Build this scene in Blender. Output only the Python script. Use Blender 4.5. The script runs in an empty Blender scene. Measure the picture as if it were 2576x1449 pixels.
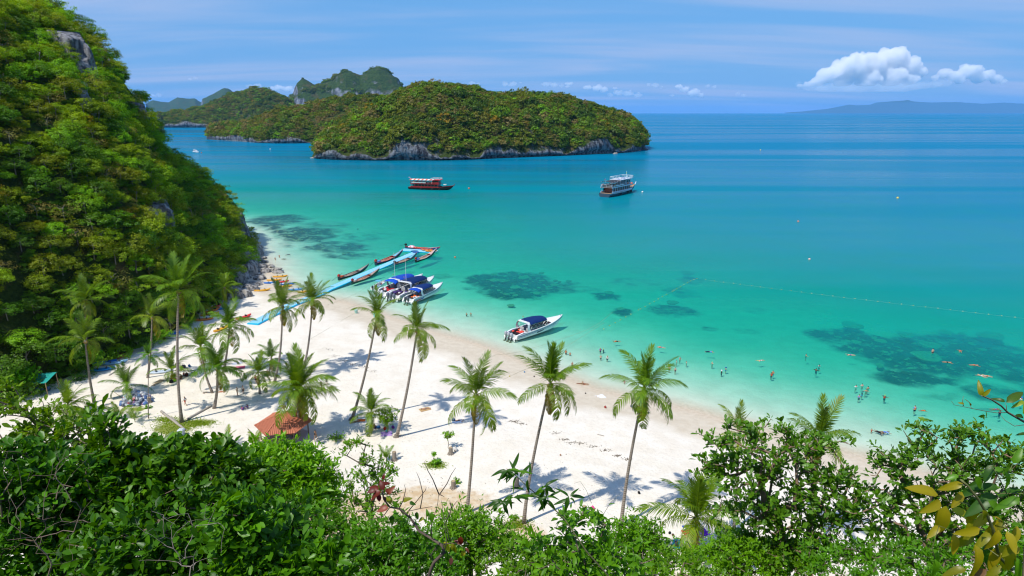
import bpy, bmesh, math, random
import numpy as np
from mathutils import Vector, Matrix

random.seed(11)
RNG = np.random.default_rng(11)
SC = bpy.context.scene
COL = SC.collection
R = math.radians

# ------------------------------------------------------------------ camera
FPX, CAM_H = 640.0, 52.0                       # focal length in pixels of a 1024 wide picture, height above the sea
PITCH = math.atan(175.5 / FPX)
cam_data = bpy.data.cameras.new('camera')
cam_data.sensor_width = 36.0
cam_data.lens = FPX / 1024.0 * 36.0
cam_data.clip_start = 0.1
cam_data.clip_end = 120000.0
cam = bpy.data.objects.new('camera', cam_data)
COL.objects.link(cam)
cam.location = (0, 0, CAM_H)
cam.rotation_euler = (math.pi / 2 - PITCH, 0, 0)
SC.camera = cam

# ------------------------------------------------------------------ sun and sky
SUN_AZ, SUN_EL = R(48), R(58)                  # the light travels towards this bearing, from this elevation
sun_data = bpy.data.lights.new('sun', 'SUN')
sun_data.energy = 4.2
sun_data.angle = R(0.53)
sun_data.color = (1.0, 0.955, 0.87)
sun = bpy.data.objects.new('sun', sun_data)
COL.objects.link(sun)
sun_dir = Vector((math.sin(SUN_AZ) * math.cos(SUN_EL), math.cos(SUN_AZ) * math.cos(SUN_EL), -math.sin(SUN_EL)))
sun.rotation_euler = sun_dir.to_track_quat('-Z', 'Y').to_euler()
sun.location = (-60, -50, 140)

world = bpy.data.worlds.new('World')
SC.world = world
world.use_nodes = True
wn, wl = world.node_tree.nodes, world.node_tree.links
wn.clear()
w_out = wn.new('ShaderNodeOutputWorld')
w_bg = wn.new('ShaderNodeBackground')
w_bg.inputs['Strength'].default_value = 0.12
w_sky = wn.new('ShaderNodeTexSky')
w_sky.sky_type = 'NISHITA'
w_sky.sun_disc = False
w_sky.sun_elevation = SUN_EL
w_sky.sun_rotation = SUN_AZ + math.pi
w_sky.altitude = 0
w_sky.air_density = 1.25
w_sky.dust_density = 0.15
w_sky.ozone_density = 3.0
w_hs = wn.new('ShaderNodeHueSaturation')       # the clear tropical blue of the photograph
w_hs.inputs['Saturation'].default_value = 1.18
w_hs.inputs['Value'].default_value = 1.0
w_mul = wn.new('ShaderNodeMix'); w_mul.data_type = 'RGBA'; w_mul.blend_type = 'MULTIPLY'
w_mul.inputs['Factor'].default_value = 1.0
w_mul.inputs['B'].default_value = (0.84, 0.96, 1.10, 1)
wl.new(w_sky.outputs['Color'], w_hs.inputs['Color'])
wl.new(w_hs.outputs['Color'], w_mul.inputs['A'])
# thin cirrus veils all round the sky: noise on a plane high overhead, stretched along the wind
w_tc = wn.new('ShaderNodeTexCoord')
w_sep = wn.new('ShaderNodeSeparateXYZ')
wl.new(w_tc.outputs['Generated'], w_sep.inputs[0])
def w_math(op, a, b=None, clamp=False):
    n = wn.new('ShaderNodeMath'); n.operation = op; n.use_clamp = clamp
    for i, v in enumerate((a, b)):
        if v is None: continue
        if isinstance(v, (int, float)): n.inputs[i].default_value = v
        else: wl.new(v, n.inputs[i])
    return n.outputs[0]
zc = w_math('ADD', w_math('MAXIMUM', w_sep.outputs['Z'], 0.0), 0.10)
pxx = w_math('DIVIDE', w_sep.outputs['X'], zc)
pyy = w_math('DIVIDE', w_sep.outputs['Y'], zc)
w_comb = wn.new('ShaderNodeCombineXYZ')
wl.new(pxx, w_comb.inputs[0]); wl.new(pyy, w_comb.inputs[1])
w_map = wn.new('ShaderNodeMapping')
w_map.inputs['Rotation'].default_value = (0, 0, R(16))
w_map.inputs['Scale'].default_value = (0.22, 0.85, 1)
wl.new(w_comb.outputs[0], w_map.inputs['Vector'])
w_n1 = wn.new('ShaderNodeTexNoise'); w_n1.inputs['Scale'].default_value = 1.3; w_n1.inputs['Detail'].default_value = 7
w_n1.inputs['Roughness'].default_value = 0.52; w_n1.inputs['Distortion'].default_value = 0.35
wl.new(w_map.outputs[0], w_n1.inputs['Vector'])
w_ramp = wn.new('ShaderNodeMapRange'); w_ramp.interpolation_type = 'SMOOTHSTEP'
w_ramp.inputs['From Min'].default_value = 0.38; w_ramp.inputs['From Max'].default_value = 0.70
w_ramp.inputs['To Min'].default_value = 0.0; w_ramp.inputs['To Max'].default_value = 0.66
wl.new(w_n1.outputs['Fac'], w_ramp.inputs['Value'])
w_cm = wn.new('ShaderNodeMix'); w_cm.data_type = 'RGBA'
wl.new(w_ramp.outputs[0], w_cm.inputs['Factor'])
w_cm.inputs['B'].default_value = (3.9, 4.75, 7.0, 1)
# towards the horizon the sky stays a clear light blue over the warm sea
w_hor = wn.new('ShaderNodeMapRange'); w_hor.interpolation_type = 'SMOOTHERSTEP'
for k_, x_ in zip(('From Min', 'From Max', 'To Min', 'To Max'), (0.0, 0.55, 0.86, 0.0)): w_hor.inputs[k_].default_value = x_
wl.new(w_sep.outputs['Z'], w_hor.inputs['Value'])
w_hm = wn.new('ShaderNodeMix'); w_hm.data_type = 'RGBA'; wl.new(w_hor.outputs[0], w_hm.inputs['Factor'])
wl.new(w_mul.outputs['Result'], w_hm.inputs['A']); w_hm.inputs['B'].default_value = (1.0, 3.2, 6.9, 1)
wl.new(w_hm.outputs['Result'], w_cm.inputs['A'])
wl.new(w_cm.outputs['Result'], w_bg.inputs['Color'])
wl.new(w_bg.outputs[0], w_out.inputs['Surface'])

# ------------------------------------------------------------------ exposure and sampling
SC.view_settings.view_transform = 'Standard'
SC.view_settings.look = 'None'
SC.view_settings.exposure = 0.0
SC.view_settings.gamma = 1.0
SC.view_settings.use_curve_mapping = False
SC.render.engine = 'CYCLES'
cy = SC.cycles
cy.use_denoising = True
cy.denoiser = 'OPENIMAGEDENOISE'
cy.max_bounces = 14
cy.diffuse_bounces = 2
cy.glossy_bounces = 2
cy.transmission_bounces = 3
cy.volume_bounces = 14
cy.transparent_max_bounces = 12
cy.caustics_reflective = False
cy.caustics_refractive = False
cy.sample_clamp_indirect = 4.0
cy.use_adaptive_sampling = True
cy.adaptive_threshold = 0.012
cy.filter_width = 1.15

# ------------------------------------------------------------------ helpers: where a point of the place lies
_c, _s = math.cos(PITCH), math.sin(PITCH)
K = 2.515625                                   # coordinates below are read on a 2576 wide view of the photograph
def view_dir(u, v):
    x = (u / K - 512) / FPX; y = (288 - v / K) / FPX
    return np.array([x, _c + y * _s, -_s + y * _c])
def gr(u, v, z=0.0):
    """The point at height z that lies under u, v."""
    d = view_dir(u, v); t = (z - CAM_H) / d[2]
    return np.array([0, 0, CAM_H]) + t * d
def at(u, v, Y):
    """The point Y metres ahead of the camera."""
    d = view_dir(u, v); t = Y / d[1]
    return np.array([0, 0, CAM_H]) + t * d
def src(x, y): return x / 1.590062, y / 1.590062

# ------------------------------------------------------------------ helpers: noise, meshes, materials
def vnoise(p, seed=0):
    """Smooth value noise, p (N,2) or (N,3), about -1..1."""
    p = np.asarray(p, float); i = np.floor(p).astype(np.int64); f = p - i; f = f * f * (3 - 2 * f)
    dim = p.shape[1]; out = np.zeros(len(p))
    for c in range(2 ** dim):
        w = np.ones(len(p)); h = np.full(len(p), seed * 7919 + 13, np.int64)
        for k in range(dim):
            b = (c >> k) & 1
            w *= f[:, k] if b else 1 - f[:, k]
            h = (h * 374761393 + (i[:, k] + b) * (668265263 + 1442695 * k)) & 0x7fffffff
        h = ((h ^ (h >> 13)) * 1274126177) & 0x7fffffff
        h = h ^ (h >> 16)
        out += w * ((h & 0xffff) / 32767.5 - 1)
    return out
def fbm(p, oct=4, seed=0, gain=0.5):
    p = np.asarray(p, float); o = np.zeros(len(p)); a = 1.0; s = 0.0
    for k in range(oct):
        o += a * vnoise(p * (2.03 ** k) + 17.3 * k, seed + k); s += a; a *= gain
    return o / s

def mesh_from(name, verts, faces, mat=None, smooth=False, attrs=None):
    """faces: list of integer arrays (n,3) or (n,4)."""
    me = bpy.data.meshes.new(name)
    verts = np.asarray(verts, np.float32)
    faces = [np.asarray(f, np.int32) for f in (faces if isinstance(faces, (list, tuple)) else [faces]) if len(f)]
    me.vertices.add(len(verts)); me.vertices.foreach_set('co', verts.ravel())
    idx = np.concatenate([f.ravel() for f in faces]); tot = np.concatenate([np.full(len(f), f.shape[1], np.int32) for f in faces])
    me.loops.add(len(idx)); me.loops.foreach_set('vertex_index', idx)
    me.polygons.add(len(tot)); st = np.zeros(len(tot), np.int32); st[1:] = np.cumsum(tot)[:-1]
    me.polygons.foreach_set('loop_start', st)
    me.polygons.foreach_set('loop_total', tot)
    if smooth: me.polygons.foreach_set('use_smooth', np.ones(len(tot), bool))
    for k, a in (attrs or {}).items():
        at_ = me.attributes.new(k, 'FLOAT', 'POINT'); at_.data.foreach_set('value', np.asarray(a, np.float32))
    me.update(calc_edges=True)
    me.validate()
    if mat: me.materials.append(mat)
    return me
def link(name, me, parent=None, loc=None):
    o = bpy.data.objects.new(name, me); COL.objects.link(o)
    if parent: o.parent = parent
    if loc is not None: o.location = loc
    return o
def tag(o, label, cat, group=None):
    o['label'] = label; o['category'] = cat
    if group: o['group'] = group
    return o
def structure(o): o['kind'] = 'structure'; return o
def stuff(o, label=None):
    o['kind'] = 'stuff'
    if label: o['label'] = label
    return o
def thing(name, label, cat, loc=(0, 0, 0), rz=0.0, group=None):
    o = bpy.data.objects.new(name, None); COL.objects.link(o)
    o.empty_display_size = 0.3
    o.location = loc; o.rotation_euler = (0, 0, rz)
    return tag(o, label, cat, group)
def copy_tree(o, parent=None):
    c = o.copy(); COL.objects.link(c); c.parent = parent
    for ch in list(o.children): copy_tree(ch, c)
    return c

def frames(nrm, rng, spin=None):
    """(N,3,3) matrices whose third column is nrm, spun at random about it."""
    nrm = nrm / np.linalg.norm(nrm, axis=1, keepdims=True)
    a = np.where(np.abs(nrm[:, 2:3]) < 0.9, np.array([[0, 0, 1.0]]), np.array([[1.0, 0, 0]]))
    x = np.cross(a, nrm); x /= np.linalg.norm(x, axis=1, keepdims=True); y = np.cross(nrm, x)
    t = rng.uniform(0, 2 * np.pi, len(nrm)) if spin is None else spin
    cx = np.cos(t)[:, None]; sx = np.sin(t)[:, None]
    x2 = x * cx + y * sx; y2 = -x * sx + y * cx
    return np.stack([x2, y2, nrm], axis=2)
def basis(y, up):
    """(N,3,3): second column along y (leaf axis), third near up."""
    y = y / np.linalg.norm(y, axis=1, keepdims=True)
    x = np.cross(y, up); x /= np.maximum(np.linalg.norm(x, axis=1, keepdims=True), 1e-6); z = np.cross(x, y)
    return np.stack([x, y, z], axis=2)
def stamp(tv, tfs, pos, mats, scale):
    """Copies of a template: verts (k,3), faces list; at pos (N,3), turned by mats (N,3,3), scaled (N,) or (N,3)."""
    N = len(pos); k = len(tv)
    scale = np.asarray(scale, float)
    sv = tv[None] * (scale[:, None, None] if scale.ndim == 1 else scale[:, None, :])
    v = np.einsum('nij,nkj->nki', mats, sv) + pos[:, None]
    off = (np.arange(N) * k)[:, None, None]
    return v.reshape(-1, 3), [(tf[None] + off).reshape(-1, tf.shape[1]) for tf in tfs]

class MB:
    """Collects shapes that make up one mesh."""
    def __init__(s): s.v = []; s.f = []
    def n(s): return len(s.v)
    def add(s, vs, fs):
        o = len(s.v); s.v.extend([tuple(map(float, p)) for p in vs]); s.f.extend([tuple(i + o for i in f) for f in fs]); return s
    def box(s, c, d, rz=0.0, top=1.0, tilt=None):
        x, y, z = d[0] / 2, d[1] / 2, d[2] / 2; vs = []
        for k, (zz, q) in enumerate(((-z, 1.0), (z, top))):
            for a, b in ((-1, -1), (1, -1), (1, 1), (-1, 1)): vs.append(Vector((a * x * q, b * y * q, zz)))
        m = Matrix.Rotation(rz, 3, 'Z')
        if tilt is not None: m = m @ tilt
        return s.add([m @ p + Vector(c) for p in vs], [(3, 2, 1, 0), (4, 5, 6, 7), (0, 1, 5, 4), (1, 2, 6, 5), (2, 3, 7, 6), (3, 0, 4, 7)])
    def tube(s, pts, rad, k=6, caps=True, flat=1.0):
        pts = [Vector(p) for p in pts]; n = len(pts)
        rad = [rad] * n if isinstance(rad, (int, float)) else list(rad)
        o = len(s.v); prev = None
        for i, p in enumerate(pts):
            t = (pts[min(i + 1, n - 1)] - pts[max(i - 1, 0)])
            if t.length < 1e-9: t = Vector((0, 0, 1))
            t.normalize()
            if prev is None:
                a = Vector((0, 0, 1)) if abs(t.z) < 0.9 else Vector((1, 0, 0)); x = a.cross(t).normalized()
            else:
                x = (prev - t * prev.dot(t)); x = x.normalized() if x.length > 1e-6 else Vector((1, 0, 0))
            prev = x; y = t.cross(x)
            for j in range(k):
                an = 2 * math.pi * j / k
                s.v.append(tuple(p + (x * math.cos(an) + y * math.sin(an) * flat) * rad[i]))
        for i in range(n - 1):
            for j in range(k):
                a = o + i * k + j; b = o + i * k + (j + 1) % k
                s.f.append((a, b, b + k, a + k))
        if caps:
            s.f.append(tuple(o + j for j in reversed(range(k)))); s.f.append(tuple(o + (n - 1) * k + j for j in range(k)))
        return s
    def grid(s, rows, closed=False):
        """rows: list of equal-length point rows."""
        o = len(s.v); m = len(rows[0])
        for r in rows: s.v.extend([tuple(map(float, p)) for p in r])
        for i in range(len(rows) - 1):
            for j in range(m if closed else m - 1):
                a = o + i * m + j; b = o + i * m + (j + 1) % m
                s.f.append((a, b, b + m, a + m))
        return s
    def poly(s, pts): return s.add(pts, [tuple(range(len(pts)))])
    def ball(s, c, r, nu=8, nv=5, sq=(1, 1, 1)):
        rows = []
        for i in range(nv + 1):
            th = math.pi * i / nv
            rows.append([(c[0] + r * sq[0] * math.sin(th) * math.cos(2 * math.pi * j / nu), c[1] + r * sq[1] * math.sin(th) * math.sin(2 * math.pi * j / nu), c[2] - r * sq[2] * math.cos(th)) for j in range(nu)])
        return s.grid(rows, closed=True)
    def mesh(s, name, mat, smooth=False):
        me = bpy.data.meshes.new(name); me.from_pydata(s.v, [], s.f); me.validate(); me.update()
        if mat: me.materials.append(mat)
        if smooth: me.polygons.foreach_set('use_smooth', [True] * len(me.polygons))
        return me
    def build(s, name, mat, parent=None, smooth=False, loc=None):
        return link(name, s.mesh(name, mat, smooth), parent, loc)

_mats = {}
def new_mat(name):
    m = bpy.data.materials.new(name); m.use_nodes = True
    m.node_tree.nodes.clear()
    return m, m.node_tree.nodes, m.node_tree.links
def plain(name, col, rough=0.5, vary=0.12, scale=3.0, metal=0.0, spec=0.4):
    """A painted or weathered surface: one colour with mottling and a little roughness wear."""
    if name in _mats: return _mats[name]
    m, n, l = new_mat(name)
    o = n.new('ShaderNodeOutputMaterial'); b = n.new('ShaderNodeBsdfPrincipled'); l.new(b.outputs[0], o.inputs[0])
    tc = n.new('ShaderNodeTexCoord'); t = n.new('ShaderNodeTexNoise'); t.inputs['Scale'].default_value = scale; t.inputs['Detail'].default_value = 4
    l.new(tc.outputs['Object'], t.inputs['Vector'])
    mx = n.new('ShaderNodeMix'); mx.data_type = 'RGBA'
    c = np.array(col[:3])
    mx.inputs['A'].default_value = (*np.clip(c * (1 - vary), 0, 1), 1); mx.inputs['B'].default_value = (*np.clip(c * (1 + vary), 0, 1), 1)
    l.new(t.outputs['Fac'], mx.inputs['Factor']); l.new(mx.outputs['Result'], b.inputs['Base Color'])
    b.inputs['Roughness'].default_value = rough; b.inputs['Metallic'].default_value = metal
    b.inputs['Specular IOR Level'].default_value = spec
    _mats[name] = m
    return m
def leafmat(name, ca, cb, trans=0.35, gloss=0.02, rough=0.5, use_object=True, patch=None):
    """Leaves: colour between ca and cb by leaf ('var'), times the plant's own colour; light shines through them."""
    if name in _mats: return _mats[name]
    m, n, l = new_mat(name)
    o = n.new('ShaderNodeOutputMaterial')
    a = n.new('ShaderNodeAttribute'); a.attribute_name = 'var'
    mx = n.new('ShaderNodeMix'); mx.data_type = 'RGBA'
    mx.inputs['A'].default_value = (*ca, 1); mx.inputs['B'].default_value = (*cb, 1); l.new(a.outputs['Fac'], mx.inputs['Factor'])
    col = mx.outputs['Result']
    if use_object:
        oi = n.new('ShaderNodeObjectInfo'); m2 = n.new('ShaderNodeMix'); m2.data_type = 'RGBA'; m2.blend_type = 'MULTIPLY'; m2.inputs['Factor'].default_value = 1
        l.new(col, m2.inputs['A']); l.new(oi.outputs['Color'], m2.inputs['B']); col = m2.outputs['Result']
    d = n.new('ShaderNodeBsdfDiffuse'); t = n.new('ShaderNodeBsdfTranslucent'); s = n.new('ShaderNodeMixShader'); s.inputs[0].default_value = trans
    l.new(col, d.inputs['Color'])
    hs = n.new('ShaderNodeHueSaturation'); hs.inputs['Hue'].default_value = 0.488; hs.inputs['Saturation'].default_value = 1.1; hs.inputs['Value'].default_value = 1.5
    l.new(col, hs.inputs['Color']); l.new(hs.outputs['Color'], t.inputs['Color'])
    l.new(d.outputs[0], s.inputs[1]); l.new(t.outputs[0], s.inputs[2])
    g = n.new('ShaderNodeBsdfGlossy'); g.inputs['Roughness'].default_value = rough; g.inputs['Color'].default_value = (1, 1, 1, 1)
    s2 = n.new('ShaderNodeMixShader'); s2.inputs[0].default_value = gloss
    l.new(s.outputs[0], s2.inputs[1]); l.new(g.outputs[0], s2.inputs[2]); l.new(s2.outputs[0], o.inputs[0])
    _mats[name] = m
    return m
# ================================================================== the setting
def seg_dist(P, L):
    d = np.full(len(P), 1e9)
    for a, b in zip(L[:-1], L[1:]):
        ab = b - a; t = np.clip(((P - a) @ ab) / (ab @ ab), 0, 1); q = P - (a + t[:, None] * ab)
        d = np.minimum(d, np.hypot(q[:, 0], q[:, 1]))
    return d
def inside(P, poly):
    c = np.zeros(len(P), bool); n = len(poly)
    for i in range(n):
        x1, y1 = poly[i]; x2, y2 = poly[(i + 1) % n]
        c ^= ((y1 > P[:, 1]) != (y2 > P[:, 1])) & (P[:, 0] < (x2 - x1) * (P[:, 1] - y1) / (y2 - y1 + 1e-12) + x1)
    return c

# the waterline, from the headland rocks along the beach and away to the right
SHORE = np.array([(-3000, 420), (-500, 350), (-300, 345), (-200, 330), (-150, 312), (-126, 290)] +
                 [tuple(gr(u, v)[:2]) for u, v in ((634, 602), (638, 622), (648, 640), (662, 662), (690, 692), (715, 722), (750, 743), (870, 760), (960, 790), (1100, 838), (1200, 865),
                                                   (1300, 905), (1420, 950), (1500, 980), (1640, 1010), (1750, 1035), (1830, 1060), (2030, 1115), (2220, 1165), (2400, 1215), (2576, 1265))] +
                 [(86, 66), (120, 40), (200, -20), (400, -150), (3000, -900)], float)
LAND = np.vstack([SHORE, [(3000, -3000), (-3000, -3000)]])
def sea_side(P):
    d = seg_dist(P, SHORE)
    return np.where(inside(P, LAND), -d, d)
DEPTH = ([0, 4, 10, 20, 32, 48, 70, 110, 200, 400, 1200, 6000], [0, 0.16, 0.42, 0.95, 1.65, 2.5, 3.5, 4.9, 7.2, 9.5, 12.0, 14.0])
BEACH = ([0, 3, 9, 16, 30, 60, 300], [0, 0.22, 0.75, 1.2, 1.75, 2.1, 2.4])
def ground_z(P):
    P = np.atleast_2d(np.asarray(P, float))[:, :2]
    s = sea_side(P)
    z = np.where(s > 0, -np.interp(s, *DEPTH), np.interp(-s, *BEACH))
    z += 0.10 * fbm(P / 9.0, 3, 3) * np.clip(np.abs(s) / 12, 0, 1)
    z += np.where(s > 0, 0.35 * fbm(P / 25.0, 3, 5) * np.clip(s / 60, 0, 1), 0)
    return z
def gz(x, y): return float(ground_z([(x, y)])[0])
def on_beach(u, v):
    """The point of the sand under u, v."""
    z = 1.8
    for _ in range(6):
        p = gr(u, v, z); z = gz(p[0], p[1])
    return np.array([p[0], p[1], z])

# dark patches of coral and weed on the sea bed: u, v, half width, half height as the view shows them, strength
REEFS = [(1215, 706, 48, 16, 1), (1300, 715, 95, 30, 1.15), (1290, 745, 75, 18, 1), (1400, 722, 65, 18, .8), (1470, 728, 45, 12, .45), (1190, 735, 22, 6, .5),
         (1530, 745, 32, 14, .9), (1560, 788, 26, 12, .8), (1690, 780, 62, 18, .85), (1720, 730, 45, 14, .5), (1740, 695, 36, 9, .8), (1600, 705, 70, 14, .45), (1590, 670, 60, 10, .3),
         (1780, 830, 24, 9, .7), (1870, 835, 40, 10, .35), (1890, 775, 35, 10, .3), (1650, 650, 60, 9, .25),
         (2110, 840, 85, 22, 1), (2230, 875, 130, 38, 1.15), (2330, 905, 150, 45, 1.15), (2440, 880, 150, 55, 1.1), (2300, 960, 110, 24, 1), (2550, 930, 90, 70, .95), (2500, 1000, 110, 26, .6), (2360, 1010, 80, 10, .5), (2480, 1045, 30, 6, .5),
         (700, 560, 70, 18, .85), (760, 600, 90, 24, .95), (850, 630, 80, 18, .75), (690, 640, 45, 22, .7), (810, 570, 75, 14, .5), (900, 600, 70, 12, .5), (870, 655, 60, 9, .6), (960, 590, 50, 10, .35),
         (925, 650, 40, 9, .5), (1010, 690, 45, 9, .4), (1110, 700, 35, 9, .45), (1060, 670, 30, 7, .35), (660, 590, 40, 30, .9), (940, 700, 40, 6, .3)]
REEF_W = []
for (u, v, a, b, k) in REEFS:
    c = gr(u, v, -3.0); REEF_W.append((c[0], c[1], abs(gr(u + a, v, -3.0)[0] - c[0]), abs(gr(u, v - b, -3.0)[1] - gr(u, v + b, -3.0)[1]) / 2, k))
def reef_mask(P):
    m = np.zeros(len(P))
    w = P + 2.2 * np.stack([fbm(P / 6.0, 3, 31), fbm(P / 6.0, 3, 57)], 1)
    for x, y, a, b, k in REEF_W:
        q = ((w[:, 0] - x) / a) ** 2 + ((w[:, 1] - y) / b) ** 2
        m = np.maximum(m, k * np.clip((1.75 - q) / 1.35, 0, 1))
    return np.clip(m * (1.0 + 0.75 * fbm(P / 4.0, 4, 77)), 0, 1.2)

def axis(core_a, core_b, step, far_a, far_b):
    c = np.arange(core_a, core_b + step / 2, step)
    lo = [core_a]; d = step
    while lo[-1] > far_a: d *= 1.16; lo.append(lo[-1] - d)
    hi = [c[-1]]; d = step
    while hi[-1] < far_b: d *= 1.16; hi.append(hi[-1] + d)
    return np.concatenate([lo[:0:-1], c, hi[1:]])
gx = axis(-112, 128, 0.8, -42000, 42000); gy = axis(56, 300, 0.8, -600, 42000)
GX, GY = np.meshgrid(gx, gy); GP = np.stack([GX.ravel(), GY.ravel()], 1)
gzv = ground_z(GP)
near = (np.abs(GP[:, 0]) < 200) & (GP[:, 1] < 420) & (GP[:, 1] > 40)
reef = np.zeros(len(GP)); reef[near] = reef_mask(GP[near])
sd = np.full(len(GP), 9.0); sd[near] = sea_side(GP[near])
reef *= np.clip((sd - 6) / 10, 0, 1)
gzv = gzv + np.where(reef > 0.05, reef * 0.55 * (0.4 + fbm(GP / 1.4, 2, 9)), 0)
# brown earth washed out below the hill foot, and the grassy spots
def spot_mask(P, spots, wob=1.2, seed=91):
    w = P + wob * np.stack([fbm(P / 2.5, 3, seed), fbm(P / 2.5, 3, seed + 3)], 1); m = np.zeros(len(P))
    for (u, v, a, b) in spots:
        c = gr(u, v, 1.9); rx = abs(gr(u + a, v, 1.9)[0] - c[0]); ry = abs(gr(u, v - b, 1.9)[1] - gr(u, v + b, 1.9)[1]) / 2
        m = np.maximum(m, np.clip(1.3 - ((w[:, 0] - c[0]) / rx) ** 2 - ((w[:, 1] - c[1]) / ry) ** 2, 0, 1))
    return m
soil = np.zeros(len(GP)); turf = np.zeros(len(GP))
soil[near] = np.maximum(spot_mask(GP[near], [(1080, 1265, 190, 45), (900, 1290, 120, 60), (850, 1330, 160, 70), (1300, 1345, 90, 40), (640, 1260, 160, 90), (870, 1110, 45, 8)]),
                        0.9 * np.clip((63 - GP[near][:, 1] + 3 * fbm(GP[near] / 5, 3, 4)) / 6, 0, 1))
turf[near] = spot_mask(GP[near], [(440, 1080, 62, 24), (500, 1068, 45, 10), (845, 1100, 22, 7), (1095, 1165, 22, 8), (345, 1030, 26, 8)], 0.8, 51)
nx, ny = len(gx), len(gy)
ii = (np.arange(ny - 1)[:, None] * nx + np.arange(nx - 1)[None]).ravel()
gfaces = np.stack([ii, ii + 1, ii + 1 + nx, ii + nx], 1)

def sand_material():
    m, n, l = new_mat('sand')
    o = n.new('ShaderNodeOutputMaterial'); b = n.new('ShaderNodeBsdfPrincipled'); l.new(b.outputs[0], o.inputs[0])
    b.inputs['Roughness'].default_value = 0.9; b.inputs['Specular IOR Level'].default_value = 0.15
    geo = n.new('ShaderNodeNewGeometry'); sp = n.new('ShaderNodeSeparateXYZ'); l.new(geo.outputs['Position'], sp.inputs[0])
    def tex(scale, detail=4, rough=.5):
        t = n.new('ShaderNodeTexNoise'); t.inputs['Scale'].default_value = scale; t.inputs['Detail'].default_value = detail; t.inputs['Roughness'].default_value = rough
        l.new(geo.outputs['Position'], t.inputs['Vector']); return t.outputs['Fac']
    def mr(v, a, b_, c=0.0, d=1.0):
        r = n.new('ShaderNodeMapRange'); r.interpolation_type = 'SMOOTHSTEP'; l.new(v, r.inputs['Value'])
        for k, x in zip(('From Min', 'From Max', 'To Min', 'To Max'), (a, b_, c, d)): r.inputs[k].default_value = x
        return r.outputs[0]
    def mix(f, A, B):
        x = n.new('ShaderNodeMix'); x.data_type = 'RGBA'
        if isinstance(f, float): x.inputs['Factor'].default_value = f
        else: l.new(f, x.inputs['Factor'])
        for k, v in (('A', A), ('B', B)):
            if isinstance(v, tuple): x.inputs[k].default_value = (*v, 1)
            else: l.new(v, x.inputs[k])
        return x.outputs['Result']
    def ma(op, a, b_):
        x = n.new('ShaderNodeMath'); x.operation = op
        for i, v in enumerate((a, b_)):
            if isinstance(v, (int, float)): x.inputs[i].default_value = v
            else: l.new(v, x.inputs[i])
        return x.outputs[0]
    def attr(k):
        a = n.new('ShaderNodeAttribute'); a.attribute_name = k; return a.outputs['Fac']
    dry = mix(mr(tex(0.35, 5), .35, .7), (0.85, 0.785, 0.675), (0.79, 0.715, 0.595))
    dry = mix(mr(tex(2.2, 4), .50, .75, 0, .35), dry, (0.62, 0.54, 0.42))
    # damp sand between the swash and the last tide, its edge wandering
    zz = ma('ADD', sp.outputs['Z'], ma('MULTIPLY', ma('SUBTRACT', tex(0.12, 3), 0.5), 0.55))
    damp = mix(mr(tex(0.8, 5), .3, .7), (0.68, 0.595, 0.465), (0.62, 0.53, 0.40))
    col = mix(mr(zz, 1.05, 0.62), dry, damp)
    wet = mix(mr(tex(1.5, 3), .3, .7), (0.58, 0.48, 0.35), (0.66, 0.56, 0.43))
    col = mix(mr(sp.outputs['Z'], 0.20, 0.03), col, wet)
    bed = mix(mr(tex(0.25, 5, .6), .3, .7), (0.78, 0.73, 0.60), (0.70, 0.64, 0.52))
    col = mix(mr(sp.outputs['Z'], 0.0, -0.25), col, bed)
    coral = mix(mr(tex(0.9, 5, .65), .35, .65), (0.02, 0.035, 0.035), (0.085, 0.09, 0.05))
    coral = mix(mr(tex(0.5, 4, .6), .55, .64, 0, .9), coral, (0.40, 0.37, 0.20))
    col = mix(mr(ma('ADD', attr('reef'), ma('MULTIPLY', ma('SUBTRACT', tex(0.35, 5, .65), 0.5), 0.6)), 0.16, 0.95), col, coral)
    # far out the bottom turns a darker grey-green with depth
    far = mix(mr(tex(0.012, 5, .6), .3, .7), (0.34, 0.42, 0.36), (0.24, 0.33, 0.32))
    col = mix(mr(sp.outputs['Z'], -3.5, -8.5), col, far)
    earth = mix(mr(tex(1.3, 5), .3, .7), (0.60, 0.43, 0.25), (0.72, 0.60, 0.43))
    col = mix(mr(ma('ADD', attr('soil'), ma('MULTIPLY', ma('SUBTRACT', tex(1.0, 5), 0.5), 0.9)), 0.25, 0.95), col, earth)
    col = mix(mr(ma('ADD', attr('turf'), ma('MULTIPLY', ma('SUBTRACT', tex(2.2, 5), 0.5), 1.2)), 0.35, 0.9), col, (0.23, 0.27, 0.05))
    l.new(col, b.inputs['Base Color'])
    bp = n.new('ShaderNodeBump'); bp.inputs['Strength'].default_value = 0.9; bp.inputs['Distance'].default_value = 0.22
    hh = ma('ADD', ma('MULTIPLY', tex(1.1, 4, .6), 0.7), ma('MULTIPLY', tex(3.6, 3, .55), 0.35))
    l.new(hh, bp.inputs['Height']); l.new(bp.outputs['Normal'], b.inputs['Normal'])
    return m
beach = structure(link('beach', mesh_from('beach', np.column_stack([GP, gzv]), gfaces, sand_material(), True, {'reef': reef, 'soil': soil, 'turf': turf})))

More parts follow.
